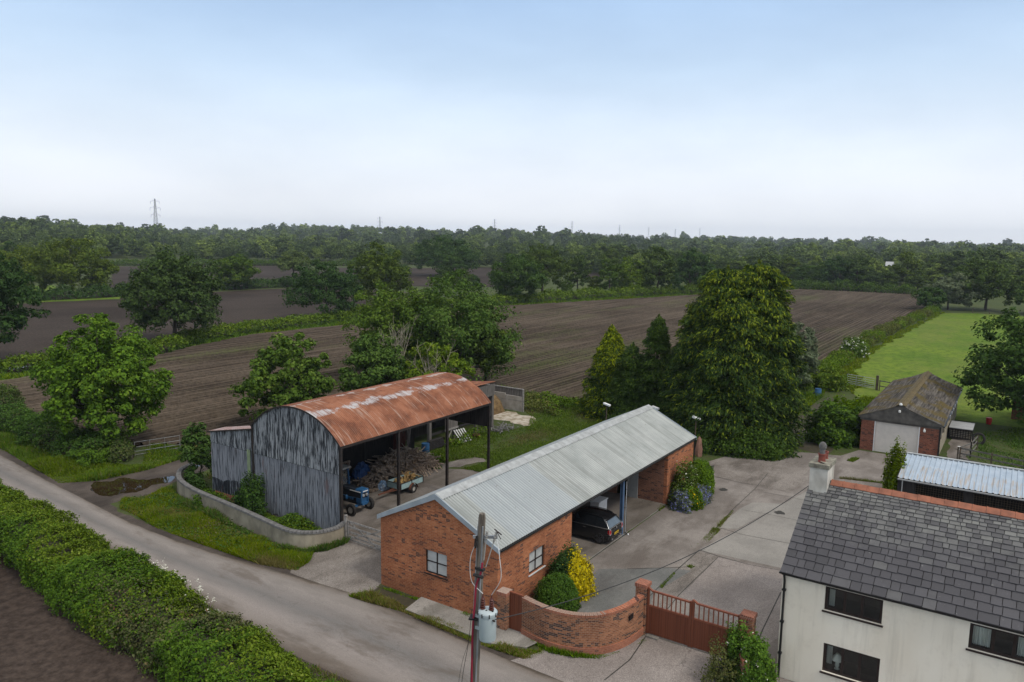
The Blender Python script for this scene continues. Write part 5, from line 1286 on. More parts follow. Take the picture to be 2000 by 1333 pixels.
        for k in range(1, 9):
            y = ya-.1+(yb-ya+.2)*k/9; mb = MB(); mb.box((x+.005, y-.022, 1.38), (x+.04, y+.022, 1.985)); part(t, 'baluster', mb, MAT['lath_red'])
        mb = MB(); mb.box((x-.01, yb+.1, .10), (x, ya-.1, .2)); part(t, 'bottom_rail', mb, MAT['stained_wood'])
    mb = MB(); mb.box((29.0, 11.75, 0), (29.2, 12.3, .09)); tag(mb.build('stone_threshold', MAT['path_concrete'], bevel=.02), 'pale stone block at the foot of the tall gate pier', 'stone block')
    # stuccoed wall round the barn corner
    b = smoothline([(29.02, 30.55), (28.3, 30.35), (27.45, 30.55), (26.75, 31.2), (26.45, 32.3), (26.65, 34.2), (26.95, 36.8), (27.2, 39.6), (27.45, 42.2), (27.9, 44.2), (28.5, 45.5), (29.4, 46.6), (30.6, 47.2)], 5)
    t = thing('roadside_wall', 'low curving stucco wall with dark stone coping round the hay barn', 'wall', (27, 35, 0))
    mb = MB(); wall_along(mb, b, -.05, .93, .24); part(t, 'stucco', mb, MAT['wall_stucco'])
    mb = MB(); P = [Vector((q[0], q[1], 0)) for q in b]
    for a, c_ in zip(P[::1], P[1::1]):
        d = (c_-a); l = d.length; d.normalize(); n = Vector((-d.y, d.x, 0)); e0 = a+d*.008; e1 = c_-d*.004
        mb.prism([e0-n*.17+Vector((0, 0, .93)), e0+n*.17+Vector((0, 0, .93)), e0+n*.15+Vector((0, 0, 1.03)), e0+Vector((0, 0, 1.07)), e0-n*.15+Vector((0, 0, 1.03))], e1-e0)
    part(t, 'coping', mb, MAT['coping_stone'])
    # white five bar gate
    def bar_gate(name, label, p, q, h, nb, mat, post=True, r=.0, group=None):
        t = thing(name, label, 'gate', (p[0], p[1], 0), group); P_ = Vector((p[0], p[1], 0)); Q = Vector((q[0], q[1], 0)); d = (Q-P_).normalized(); L = (Q-P_).length; k = Vector((0, 0, 1))
        mb = MB()
        for i in range(nb):
            z = .18+(h-.18)*(i/(nb-1))**1.25
            if r: mb.tube([P_+k*z, Q+k*z], r, 6)
            else: mb.bar(P_+k*z, Q+k*z, .035, .085)
        part(t, 'bar', mb, MAT[mat])
        for e in (P_, Q):
            mb = MB()
            if r: mb.tube([e+k*.1, e+k*(h+.03)], r, 6)
            else: mb.bar(e+k*.1, e+k*(h+.06), .07, .09)
            part(t, 'stile', mb, MAT[mat])
        for f in ((.33, .66) if r else ()):
            mb = MB(); mb.tube([P_+d*L*f+k*.15, P_+d*L*f+k*h], r*.7, 6); part(t, 'upright', mb, MAT[mat])
        if not r:
            mb = MB(); n = Vector((-d.y, d.x, 0))*.045
            mb.bar(P_+k*(h-.05)+n, P_+d*L*.5+k*.2+n, .03, .07); mb.bar(P_+k*.2-n, P_+d*L*.55+k*(h-.05)-n, .03, .07); mb.bar(P_+d*L*.5+k*.2-n, P_+d*L*.95+k*(h-.2)-n, .03, .07); part(t, 'brace', mb, MAT[mat])
        return t
    bar_gate('field_gate', 'weathered pale wooden five bar gate between hay barn and cart shed', (28.85, 30.05), (28.75, 25.7), 1.22, 5, 'gate_wood')
    mb = MB(); mb.bar((28.83, 30.22, -.1), (28.83, 30.22, 1.55), .14, .14, up=(1, 0, 0)); tag(mb.build('gate_post', MAT['gate_wood'], bevel=.02), 'pale wooden post holding the five bar gate by the stucco wall', 'gate post')
    mb = MB(); mb.tube([(28.75, 25.45, 0), (28.75, 25.45, 1.75)], .045, 8); tag(mb.build('gate_post', MAT['galvanised']), 'thin metal gate post against the cart shed wall', 'gate post')
    bar_gate('tube_gate', 'galvanised tube gate half hidden in grass near the puddle', G(264, 893)[:2], G(352, 879)[:2], 1.15, 4, 'old_tube', r=.022)
    bar_gate('tube_gate', 'galvanised tube gate between the pasture and the paddock garage', (97.4, 16.9), (96.1, 13.7), 1.3, 6, 'galvanised', r=.03)
    mb = MB(); mb.bar((95.9, 13.4, -.1), (95.9, 13.4, 1.75), .28, .28, up=(1, 0, 0)); tag(mb.build('gate_post', MAT['post_wood'], bevel=.03), 'stout brown wooden post at the pasture gate', 'gate post')
    # fences
    def fence(name, label, pts, h, nr, sp, mat='fence_wood', w=.1, rail=.11, wire=False):
        t = thing(name, label, 'fence', (pts[0][0], pts[0][1], 0)); rl = MB()
        for (a, b) in zip(pts, pts[1:]):
            A = Vector((a[0], a[1], 0)); B = Vector((b[0], b[1], 0)); d = B-A; n = max(1, round(d.length/sp))
            for i in range(n+1):
                p = A+d*i/n; mb = MB(); mb.bar(p+Vector((0, 0, -.1)), p+Vector((0, 0, h+.08)), w, w, up=(1, 0, 0)); part(t, 'fence_post', mb, MAT['post_wood'])
            for j in range(nr):
                z = h*(j+1)/nr-.04
                if wire: rl.tube([A+Vector((0, 0, z)), B+Vector((0, 0, z))], .012, 4)
                else: rl.bar(A+Vector((.07, 0, z)), B+Vector((.07, 0, z)), .035, rail)
        part(t, 'rail', rl, MAT[mat])
    fence('paddock_fence', 'three rail wooden fence behind the blue grey shed roof', [(67.6, 3.2), (66.4, -1), (65.0, -6)], 1.25, 3, 2.3)
    fence('paddock_fence', 'short return of rail fence along the path to the hutch', [(67.7, 3.35), (70.0, 2.6), (73.0, 2.3)], 1.2, 3, 2.4)
    fence('stub_fence', 'low rail and post stub left of the paddock garage roof', [(95.7, 13.1), (95.2, 11.6), (95, 9.5)], 1.2, 2, 1.6)
    fence('pasture_fence', 'post and wire fence across the far end of the bright pasture', [(219.5, 10.6), (218, 0), (216, -14)], 1.3, 4, 3.6, w=.16, wire=True)
garden_walls()

# ------------------------------------------------------------------ pole with transformer
def pole():
    B, T = Vector((18.62, 13.86, -.1)), Vector((18.6, 13.48, 8.41))
    t = thing('electricity_pole', 'weathered wooden electricity pole with grey pole transformer', 'pole', (18.62, 13.8, 0))
    mb = MB(); mb.tube([B.lerp(T, f) for f in (0, .25, .5, .75, .985, 1)], [.165, .15, .14, .125, .115, .09], 14); part(t, 'shaft', mb, MAT['pole_wood'], smooth=True)
    mb = MB(); p = B.lerp(T, .955); mb.tube([B.lerp(T, .45)+Vector((-.10, .09, 0)), B.lerp(T, .955)+Vector((-.08, .08, 0))], .025, 6); mb.tube([B.lerp(T, 0)+Vector((-.1, -.13, 0)), B.lerp(T, .955)+Vector((-.08, -.1, 0))], .03, 6); part(t, 'cable_guard', mb, MAT['galvanised'])
    k = thing('pole_transformer', 'pale grey drum transformer with two brown bushings hung on the pole', 'transformer', (18.58, 13.18, 4.36))
    c = (18.52, 13.17, 0)
    mb = MB(); mb.lathe(c, [(.05, 4.38), (.26, 4.38), (.275, 4.42), (.275, 5.20), (.30, 5.21), (.30, 5.27)], 28); part(k, 'tank', mb, MAT['transformer_grey'], smooth=True)
    mb = MB(); mb.lathe(c, [(.31, 5.272), (.31, 5.30), (.26, 5.35), (.06, 5.38), (.02, 5.38)], 28); mb.box((18.46, 13.4, 4.6), (18.58, 13.62, 4.7)); mb.box((18.46, 13.4, 5.0), (18.58, 13.62, 5.1)); part(k, 'lid', mb, MAT['transformer_grey'], smooth=True)
    mb = MB()
    for a in range(8): mb.lathe((c[0]+.31*math.cos(a*.785), c[1]+.31*math.sin(a*.785), 5.2), [(.018, 0), (.018, .12)], 6)
    part(k, 'lid_clamps', mb, MAT['black_iron'])
    for dx, dy in ((-.06, .15), (.03, -.12)):
        mb = MB(); prof = [(.06, 5.36)]
        for i in range(5): prof += [(.09-.006*i, 5.38+i*.075), (.09-.006*i, 5.40+i*.075), (.045, 5.42+i*.075)]
        prof += [(.025, 5.80), (.02, 5.86)]
        mb.lathe((c[0]+dx, c[1]+dy, 0), prof, 14); part(k, 'bushing', mb, MAT['porcelain'], smooth=True)
    mb = MB(); mb.lathe((c[0]-.1, c[1]-.02, 5.34), [(.03, 0), (.03, .05)], 8); mb.lathe((c[0]-.02, c[1]-.2, 5.33), [(.035, 0), (.035, .07)], 8); mb.tube([(c[0]-.1, c[1]-.27, 5.12), (c[0]-.12, c[1]-.35, 5.12)], .03, 6); part(k, 'fitting', mb, MAT['black_iron'])
    # fuse carriers on a short cross arm
    mb = MB(); mb.bar((18.5, 13.75, 7.62), (18.72, 12.98, 7.72), .07, .09); part(t, 'cross_arm', mb, MAT['galvanised'])
    for (a, b) in (((18.55, 13.25, 7.9), (18.5, 13.33, 6.95)), ((18.66, 12.95, 7.95), (18.5, 13.25, 6.75))):
        mb = MB(); A, Bq = Vector(a), Vector(b); mb.tube([A, A.lerp(Bq, .30), A.lerp(Bq, .32), A.lerp(Bq, .6), Bq], [.03, .03, .018, .018, .018], 8)
        for i in range(4): q = A.lerp(Bq, .03+.07*i); mb.lathe((q.x, q.y, q.z-.02), [(.05, 0), (.05, .025)], 10)
        part(t, 'fuse_carrier', mb, MAT['cable_grey'])
    mb = MB(); mb.bar((18.66, 13.05, 7.98), (18.66, 12.78, 7.86), .03, .03); mb.bar((18.6, 12.95, 8.0), (18.68, 12.82, 7.7), .02, .02); mb.bar((18.4, 13.55, 7.55), (18.42, 13.55, 7.72), .05, .05); mb.lathe((18.45, 13.62, 7.3), [(.03, 0), (.05, .08), (.03, .3)], 8); part(t, 'bracket', mb, MAT['black_iron'])
    def arc3(pts, n=8): return [Vector(q) for q in smoothline(pts, n)]
    mb = MB(); mb.tube(arc3([(18.45, 13.62, 7.45), (18.4, 13.78, 6.9), (18.4, 13.72, 6.2), (18.46, 13.32, 5.86)]), .012, 6); mb.tube(arc3([(18.6, 12.9, 7.7), (18.5, 12.72, 7.1), (18.5, 12.68, 6.5), (18.55, 13.05, 5.86)]), .012, 6); part(t, 'jumper_lead', mb, MAT['white_paint'])
    mb = MB(); mb.tube(arc3([(18.5, 13.38, 6.85), (18.46, 13.42, 6.5), (18.42, 13.55, 6.1), (18.42, 13.6, 5.5), (18.40, 13.66, 4.6), (18.42, 13.7, 3.2), (18.46, 13.72, 1.6), (18.48, 13.75, .02)]), .033, 8); part(t, 'service_cable', mb, MAT['cable_red'], 'thick crimson cable running down the pole')
    mb = MB(); mb.tube(arc3([(18.46, 13.75, 5.2), (18.44, 13.85, 4.1), (18.3, 14.02, 2.6), (18.2, 14.15, .05)]), .009, 5); mb.tube(arc3([(18.44, 13.85, 4.1), (18.25, 14.05, 3.0), (18.05, 14.3, .05)]), .006, 5); mb.box((18.42, 13.3, 6.6), (18.55, 13.62, 6.68)); part(t, 'earth_wire', mb, MAT['cable_black'])
    mb = MB(); mb.box((18.42, 13.55, .9), (18.52, 13.75, 1.25)); part(t, 'warning_plate', mb, MAT['white_gloss'])
    mb = MB(); mb.bar((18.36, 13.62, 4.95), (18.66, 13.75, 4.95), .3, .06); part(t, 'collar', mb, MAT['black_iron'])
    mb = MB(); mb.tube([(18.42, 13.3, 6.42), (18.42, 13.66, 6.42)], .05, 6); part(t, 'cable_clip', mb, MAT['black_iron'])
    # overhead cable to the cottage chimney
    A, Bq = Vector((18.45, 12.85, 5.15)), Vector((32.9, 6.92, 6.75)); pts = []
    for i in range(33):
        f = i/32; p = A.lerp(Bq, f); p.z -= .75*4*f*(1-f); pts.append(p)
    mb = MB(); mb.tube(pts, .016, 5); tag(mb.build('overhead_cable', MAT['cable_black']), 'thin dark cable sagging from the transformer to the cottage chimney', 'cable')
pole()

# ------------------------------------------------------------------ vehicles
def wheel(par, c, r, w, axis, tyre='tyre', rim='rim_pale', hub=.58, lugs=0, spokes=0, side=1):
    g = MB(); h = w/2; g.lathe(c, [(r*hub, -h), (r*.93, -h), (r, -h*.6), (r, h*.6), (r*.93, h), (r*hub, h), (r*hub, -h)], 28, axis, caps=False)
    if lugs:
        for i in range(lugs):
            a = 2*math.pi*i/lugs
            for s in (-1, 1):
                a2 = a+s*.10; p = (r*1.0*math.cos(a2), r*1.0*math.sin(a2)); q = (r*math.cos(a), r*math.sin(a))
                P = Vector((c[0]+s*h*.95, c[1]+p[0], c[2]+p[1])); Q = Vector((c[0], c[1]+q[0], c[2]+q[1])); g.bar(P, Q, .05, .05)
    wh = part(par, 'wheel', g, MAT[tyre], smooth=True)
    m = MB(); m.lathe(c, [(r*hub, -h*.7), (r*hub*.85, -h*.55), (r*.2, -h*.2), (r*.2, h*.2), (r*hub*.85, h*.55), (r*hub, h*.7)], 24, axis)
    if spokes:
        for i in range(spokes):
            a = 2*math.pi*i/spokes; d = (math.cos(a), math.sin(a)); e = side*h*.80
            if axis == 'x': m.bar((c[0]+e, c[1]+d[0]*r*.08, c[2]+d[1]*r*.08), (c[0]+e, c[1]+d[0]*r*hub, c[2]+d[1]*r*hub), .05, .03, up=(1, 0, 0))
    part(wh, 'rim', m, MAT[rim], smooth=True)
    return wh
def car():
    # nose towards +Y inside the bay; local frame: x across, y along, rear at y = 0
    ox, oy, oz = 37.52, 17.92, .09
    t = thing('car', 'black small hatchback parked nose in under the cart shed roof', 'car', (ox, oy, oz), local=True)
    # stations along the body: y, half width low, half width belt, z sill, z belt
    st = [(0.0, .70, .68, .40, .78), (.05, .80, .77, .27, .93), (.30, .87, .845, .22, .96), (.9, .895, .865, .20, .95), (2.0, .89, .86, .20, .93), (2.8, .885, .85, .20, .92), (3.25, .87, .82, .20, .90), (3.8, .80, .72, .22, .84), (4.03, .66, .60, .30, .72), (4.09, .5, .46, .38, .62)]
    mb = MB(); rings = []
    for (y, a, b, z0, z1) in st:
        pr = [(-a*.93, z0), (-a, z0+.12), (-a*1.0, (z0+z1)/2), (-b, z1-.03), (-b+.06, z1), (0, z1+.015), (b-.06, z1), (b, z1-.03), (a, (z0+z1)/2), (a, z0+.12), (a*.93, z0)]
        rings.append([(x, y, z) for x, z in pr])
    o = len(mb.v); n = 11
    for r_ in rings: mb.v += r_
    for i in range(len(rings)-1):
        for k in range(n): mb.f.append((o+i*n+k, o+i*n+(k+1) % n, o+(i+1)*n+(k+1) % n, o+(i+1)*n+k)); mb.mi.append(0)
    mb.f.append(tuple(range(o, o+n))); mb.mi.append(0); mb.f.append(tuple(o+(len(rings)-1)*n+k for k in range(n))); mb.mi.append(0)
    body = part(t, 'body', mb, MAT['car_black'], smooth=True)
    # glasshouse and roof
    gh = [(.36, .775, .93, .555, 1.33), (.52, .80, .95, .59, 1.41), (.95, .815, .945, .615, 1.455), (1.6, .815, .93, .615, 1.46), (2.2, .80, .92, .58, 1.39), (2.95, .76, .905, .55, 1.0)]
    mb = MB(); rg = [[(-a, y-(.30 if i == 0 else 0), z0), (-b, y, z1), (b, y, z1), (a, y-(.30 if i == 0 else 0), z0)] for i, (y, a, z0, b, z1) in enumerate(gh)]
    for r_ in rg: mb.v += r_
    for i in range(len(rg)-1):
        for k in (0, 2): mb.f.append((i*4+k, i*4+k+1, (i+1)*4+k+1, (i+1)*4+k)); mb.mi.append(0)
    mb.f.append((0, 1, 2, 3)); mb.mi.append(1); e = (len(rg)-2)*4; mb.f.append((e+1, e+5, e+6, e+2)); mb.mi.append(0)
    part(t, 'windows', mb, [MAT['car_glass'], MAT['car_glass_rear']])
    mb = MB(); yy = [.28, .36, .54, .95, 1.6, 2.2]; ww = [.545, .575, .61, .632, .632, .595]; zz = [1.335, 1.365, 1.43, 1.48, 1.485, 1.415]; o = 0
    for y, w, z in zip(yy, ww, zz): mb.v += [(-w, y, z-.035), (-w*.93, y, z+.01), (0, y, z+.035), (w*.93, y, z+.01), (w, y, z-.035)]
    for i in range(5):
        for k in range(4): mb.f.append((i*5+k, i*5+k+1, (i+1)*5+k+1, (i+1)*5+k)); mb.mi.append(0)
    part(t, 'roof', mb, MAT['car_roof'], smooth=True)
    mb = MB()
    for s in (-1, 1):
        for (y, a, z0, b, z1), (y2, a2, c0, b2, c1), w in ((gh[0], gh[0], .09), (gh[2], gh[2], .07), (gh[3], gh[3], .05)):
            mb.bar((s*(a+.004), y-(.30 if y == .36 else 0), z0), (s*(b+.006), y, z1), w, .03, up=(1, 0, 0))
        mb.tube([(s*.585, .55, 1.44), (s*.61, .95, 1.515), (s*.61, 1.6, 1.52), (s*.585, 2.1, 1.455)], .018, 6)
    mb.bar((-.54, .30, 1.365), (.54, .30, 1.365), .12, .03); part(t, 'pillar', mb, MAT['car_black'])
    mb = MB()
    mb.bar((-.80, .02, .955), (.80, .02, .955), .03, .035)
    for s in (-1, 1): mb.bar((s*.80, .02, .955), (s*.868, .35, .972), .03, .03); mb.bar((s*.868, .35, .972), (s*.878, 1.3, .962), .02, .025); mb.bar((s*.878, 1.3, .962), (s*.86, 2.9, .93), .02, .025); mb.bar((s*.785, .07, .97), (s*.575, .34, 1.31), .025, .02)
    part(t, 'chrome_strip', mb, MAT['chrome'])
    for s in (-1, 1):
        mb = MB(); cx = s*.735; mb.v = []
        o = [(cx+.085*math.cos(a)*(1.25 if math.sin(a) < 0 else 1), -.015+.12*abs((cx+.085*math.cos(a))*s-.66)*1.1, .76+.145*math.sin(a)) for a in np.linspace(0, 6.283, 17)[:-1]]
        mb.prism([Vector(q) for q in o], (0, .10, 0)); l = part(t, 'tail_light', mb, MAT['tail_red'])
        mb = MB(); mb.tube([Vector((q[0]*1.0+(q[0]-cx)*.18, q[1]-.004, q[2]+(q[2]-.76)*.15)) for q in o]+[Vector((o[0][0]*1.0+(o[0][0]-cx)*.18, o[0][1]-.004, o[0][2]))], .016, 6); part(l, 'bezel', mb, MAT['chrome'])
    mb = MB(); mb.box((-.26, -.045, .50), (.26, -.03, .62)); pl = part(t, 'number_plate', mb, MAT['plate_yellow'])
    mb = MB()
    for k in range(7): x = -.21+k*.065+(.03 if k > 3 else 0); mb.box((x, -.05, .525), (x+.038, -.0455, .595))
    part(pl, 'plate_marks', mb, MAT['black_plastic'])
    mb = MB(); mb.prism([Vector((-.80, .09, .26)), Vector((-.70, -.03, .28)), Vector((.70, -.03, .28)), Vector((.80, .09, .26)), Vector((.82, .09, .48)), Vector((.72, -.045, .49)), Vector((-.72, -.045, .49)), Vector((-.82, .09, .48))][:4], (0, 0, .2)); part(t, 'bumper', mb, MAT['car_roof'])
    mb = MB(); 
    for s in (-1, 1): mb.tube([(s*.5, -.06, .30), (s*.5, .15, .30)], .045, 10)
    mb.lathe((0, -.02, .86), [(.055, -.02), (.055, .02)], 12, 'y'); part(t, 'exhaust', mb, MAT['chrome'])
    for s in (-1, 1):
        for y in (.62, 3.22): wheel(t, (s*.79, y, .33), .33, .21, 'x', rim='alloy', hub=.70, spokes=7, side=s)
        mb = MB(); mb.box((s*.88, 1.45, .80), (s*.905, 1.62, .83)); part(t, 'door_handle', mb, MAT['chrome'])
        mb = MB(); mb.lathe((s*.98, 2.45, .98), [(.02, -.08), (.09, -.05), (.09, .06), (.02, .1)], 10, 'y'); part(t, 'mirror', mb, MAT['car_black'])
    return t
def tractor():
    t = thing('tractor', 'old blue farm tractor with cab parked inside the hay barn', 'tractor', (32.55, 34.6, 0)); x = 32.55
    mb = MB(); mb.prism([Vector((x-.30, 32.5, 1.02)), Vector((x+.30, 32.5, 1.02)), Vector((x+.30, 32.5, 1.40)), Vector((x+.24, 32.5, 1.52)), Vector((x-.24, 32.5, 1.52)), Vector((x-.30, 32.5, 1.40))], (0, 1.75, .0)); part(t, 'engine_cover', mb, MAT['dark_tractor'], bevel=.02)
    mb = MB(); mb.prism([Vector((x-.32, 32.42, 1.36)), Vector((x+.32, 32.42, 1.36)), Vector((x+.32, 32.42, 1.46)), Vector((x+.27, 32.42, 1.56)), Vector((x-.27, 32.42, 1.56)), Vector((x-.32, 32.42, 1.46))], (0, .55, .01)); mb.box((x-.31, 32.44, .72), (x-.22, 32.52, 1.36)); mb.box((x+.22, 32.44, .72), (x+.31, 32.52, 1.36)); mb.box((x-.31, 32.52, .72), (x+.31, 32.9, 1.02)); h = part(t, 'hood', mb, MAT['tractor_blue'], bevel=.02)
    mb = MB(); mb.box((x-.22, 32.47, 1.06), (x+.22, 32.5, 1.36)); part(h, 'grille', mb, MAT['black_iron'])
    mb = MB(); mb.box((x-.345, 32.5, 1.40), (x-.322, 33.4, 1.45)); mb.box((x+.322, 32.5, 1.40), (x+.345, 33.4, 1.45)); mb.box((x-.20, 32.40, 1.43), (x+.20, 32.418, 1.48)); part(h, 'trim_strip', mb, MAT['white_gloss'])
    for s in (-1, 1):
        mb = MB(); mb.lathe((x+s*.14, 32.43, 1.20), [(.085, .06), (.095, 0), (.08, -.03), (.02, -.045)], 16, 'y'); part(t, 'headlight', mb, MAT['galvanised'], smooth=True)
    mb = MB(); mb.box((x-.22, 32.45, .58), (x+.22, 33.0, .74)); mb.bar((x-.7, 32.85, .52), (x+.7, 32.85, .52), .12, .12); part(t, 'front_axle', mb, MAT['tractor_blue'])
    for s in (-1, 1): wheel(t, (x+s*.76, 32.85, .385), .385, .20, 'x', hub=.52)
    mb = MB(); mb.box((x-.22, 32.9, .55), (x+.22, 36.2, 1.02)); part(t, 'chassis', mb, MAT['dark_tractor'], bevel=.03)
    mb = MB()
    for s in (-1, 1):
        for k in range(4): mb.lathe((x+s*.25, 33.25+k*.2, .86), [(.06, -.05), (.07, 0), (.06, .05)], 8, 'x')
        mb.tube([(x+s*.28, 33.0, 1.0), (x+s*.30, 33.5, .95), (x+s*.28, 34.2, 1.0)], .025, 6)
    mb.lathe((x-.33, 33.7, .8), [(.07, 0), (.08, .05), (.08, .2), (.05, .25)], 10); part(t, 'engine', mb, MAT['tractor_blue'])
    mb = MB(); mb.bar((x-.62, 34.3, 1.9), (x-.95, 34.25, 1.95), .02, .02); mb.box((x-1.02, 34.22, 1.85), (x-.92, 34.27, 2.08)); part(t, 'mirror', mb, MAT['black_iron'])
    for s in (-1, 1): wheel(t, (x+s*.82, 35.55, .76), .76, .38, 'x', hub=.5, lugs=22)
    mb = MB()
    for s in (-1, 1):
        pts = [(x+s*.62, 35.55+.88*math.cos(a), .76+.86*math.sin(a)) for a in np.linspace(.2, 2.9, 10)]
        for a, b in zip(pts, pts[1:]): mb.quad(a, b, (b[0]+s*.40, b[1], b[2]), (a[0]+s*.40, a[1], a[2]))
    part(t, 'mudguard', mb, MAT['tractor_blue'])
    mb = MB()
    for (px, py) in ((-.6, 34.35), (.6, 34.35), (-.62, 36.1), (.62, 36.1)): mb.bar((x+px, py, 1.0), (x+px*.92, py+(.12 if py < 35 else -.1), 2.42), .06, .06, up=(1, 0, 0))
    for z in (1.25, 2.40): mb.bar((x-.58, 34.42, z), (x+.58, 34.42, z), .05, .05)
    mb.bar((x, 34.41, 1.25), (x, 34.42, 2.4), .03, .03, up=(1, 0, 0)); cab = part(t, 'cab_frame', mb, MAT['tractor_blue'])
    mb = MB(); mb.box((x-.66, 34.30, 2.42), (x+.66, 36.15, 2.54)); part(cab, 'cab_roof', mb, MAT['rim_pale'], bevel=.04)
    mb = MB(); mb.prism([Vector((x-.56, 34.44, 1.28)), Vector((x+.56, 34.44, 1.28)), Vector((x+.54, 34.50, 2.38)), Vector((x-.54, 34.50, 2.38))], (0, .006, 0)); part(cab, 'windscreen', mb, MAT['glass'])
    mb = MB(); mb.tube([(x+.14, 32.95, 1.5), (x+.14, 32.95, 2.15)], .035, 8); mb.tube([(x+.14, 32.95, 1.6), (x+.14, 32.95, 1.9)], .055, 8); part(t, 'exhaust', mb, MAT['black_iron'])
    mb = MB(); mb.box((x-.25, 35.0, 1.05), (x+.25, 35.5, 1.2)); mb.box((x-.25, 35.45, 1.2), (x+.25, 35.55, 1.65)); part(t, 'seat', mb, MAT['black_plastic'], bevel=.04)
    mb = MB(); mb.tube([(x, 34.5, 1.15), (x, 34.75, 1.5)], .02, 6); mb.tube([(x+.19*math.cos(a), 34.75+.1*math.sin(a), 1.5+.15*math.sin(a)) for a in np.linspace(0, 6.283, 17)], .015, 5); part(t, 'steering_wheel', mb, MAT['black_plastic'])
def trailer():
    t = thing('trailer', 'small pale blue box trailer loaded with split wood in the barn', 'trailer', (37.2, 33.4, 0))
    x0, x1, y0, y1, z0, z1 = 36.15, 38.35, 32.78, 34.0, .45, .86
    mb = MB()
    mb.box((x0, y0, z0), (x1, y1, z0+.04)); mb.box((x0, y0, z0+.04), (x0+.03, y1, z1)); mb.box((x1-.03, y0, z0+.04), (x1, y1, z1)); mb.box((x0+.03, y0, z0+.04), (x1-.03, y0+.03, z1)); mb.box((x0+.03, y1-.03, z0+.04), (x1-.03, y1, z1))
    part(t, 'box', mb, MAT['trailer_paint'])
    mb = MB()
    for (x, y) in ((x0, y0), (x0, y1), (x1, y0), (x1, y1)): mb.box((x-.03, y-.03, z0-.05), (x+.03, y+.03, z1+.015))
    mb.bar((x0, y0-.015, z1), (x1, y0-.015, z1), .04, .04); mb.bar((x0-.015, y0, z1), (x0-.015, y1, z1), .04, .04); mb.bar((37.2, y0-.02, z0), (37.2, y0-.02, z1), .05, .03, up=(1, 0, 0)); part(t, 'edging', mb, MAT['black_iron'])
    mb = MB(); mb.bar((x0, 33.4, .42), (34.7, 33.4, .40), .07, .07); mb.bar((x0+.2, y0+.3, .40), (34.9, 33.4, .40), .05, .05); part(t, 'drawbar', mb, MAT['rust'])
    mb = MB(); mb.bar((37.2, y0-.1, .33), (37.2, y1+.1, .33), .06, .06); part(t, 'axle', mb, MAT['rust'])
    wheel(t, (37.22, y0-.13, .29), .29, .15, 'y', hub=.5); wheel(t, (37.22, y1+.13, .29), .29, .15, 'y', hub=.5)
    mb = MB(); pts = [(37.22+.37*math.cos(a), .31+.37*math.sin(a)) for a in np.linspace(0, 3.14, 9)]
    for yy in (y0-.23, y1+.05):
        for a, b in zip(pts, pts[1:]): mb.quad((a[0], yy, a[1]), (b[0], yy, b[1]), (b[0], yy+.18, b[1]), (a[0], yy+.18, a[1]))
    part(t, 'mudguard', mb, MAT['rust'])
    rng = random.Random(6); mb = MB()
    for i in range(70):
        c = Vector((rng.uniform(x0+.2, x1-.25), rng.uniform(y0+.15, y1-.15), rng.uniform(.55, .98))); d = Vector((rng.uniform(-1, 1), rng.uniform(-1, 1), rng.uniform(-.4, .9))).normalized()*rng.uniform(.12, .26); mb.bar(c-d, c+d, rng.uniform(.05, .10), rng.uniform(.04, .09))
    for i in range(8):
        c = Vector((rng.uniform(36.9, 37.6), rng.uniform(33.1, 33.7), .95)); d = Vector((rng.uniform(-.6, .6), rng.uniform(-.6, .6), 1)).normalized()*rng.uniform(.25, .45); mb.bar(c-d, c+d, .06, .05)
    o = mb.build('split_wood_load', MAT['split_wood']); o['kind'] = 'stuff'
car(); tractor(); trailer()

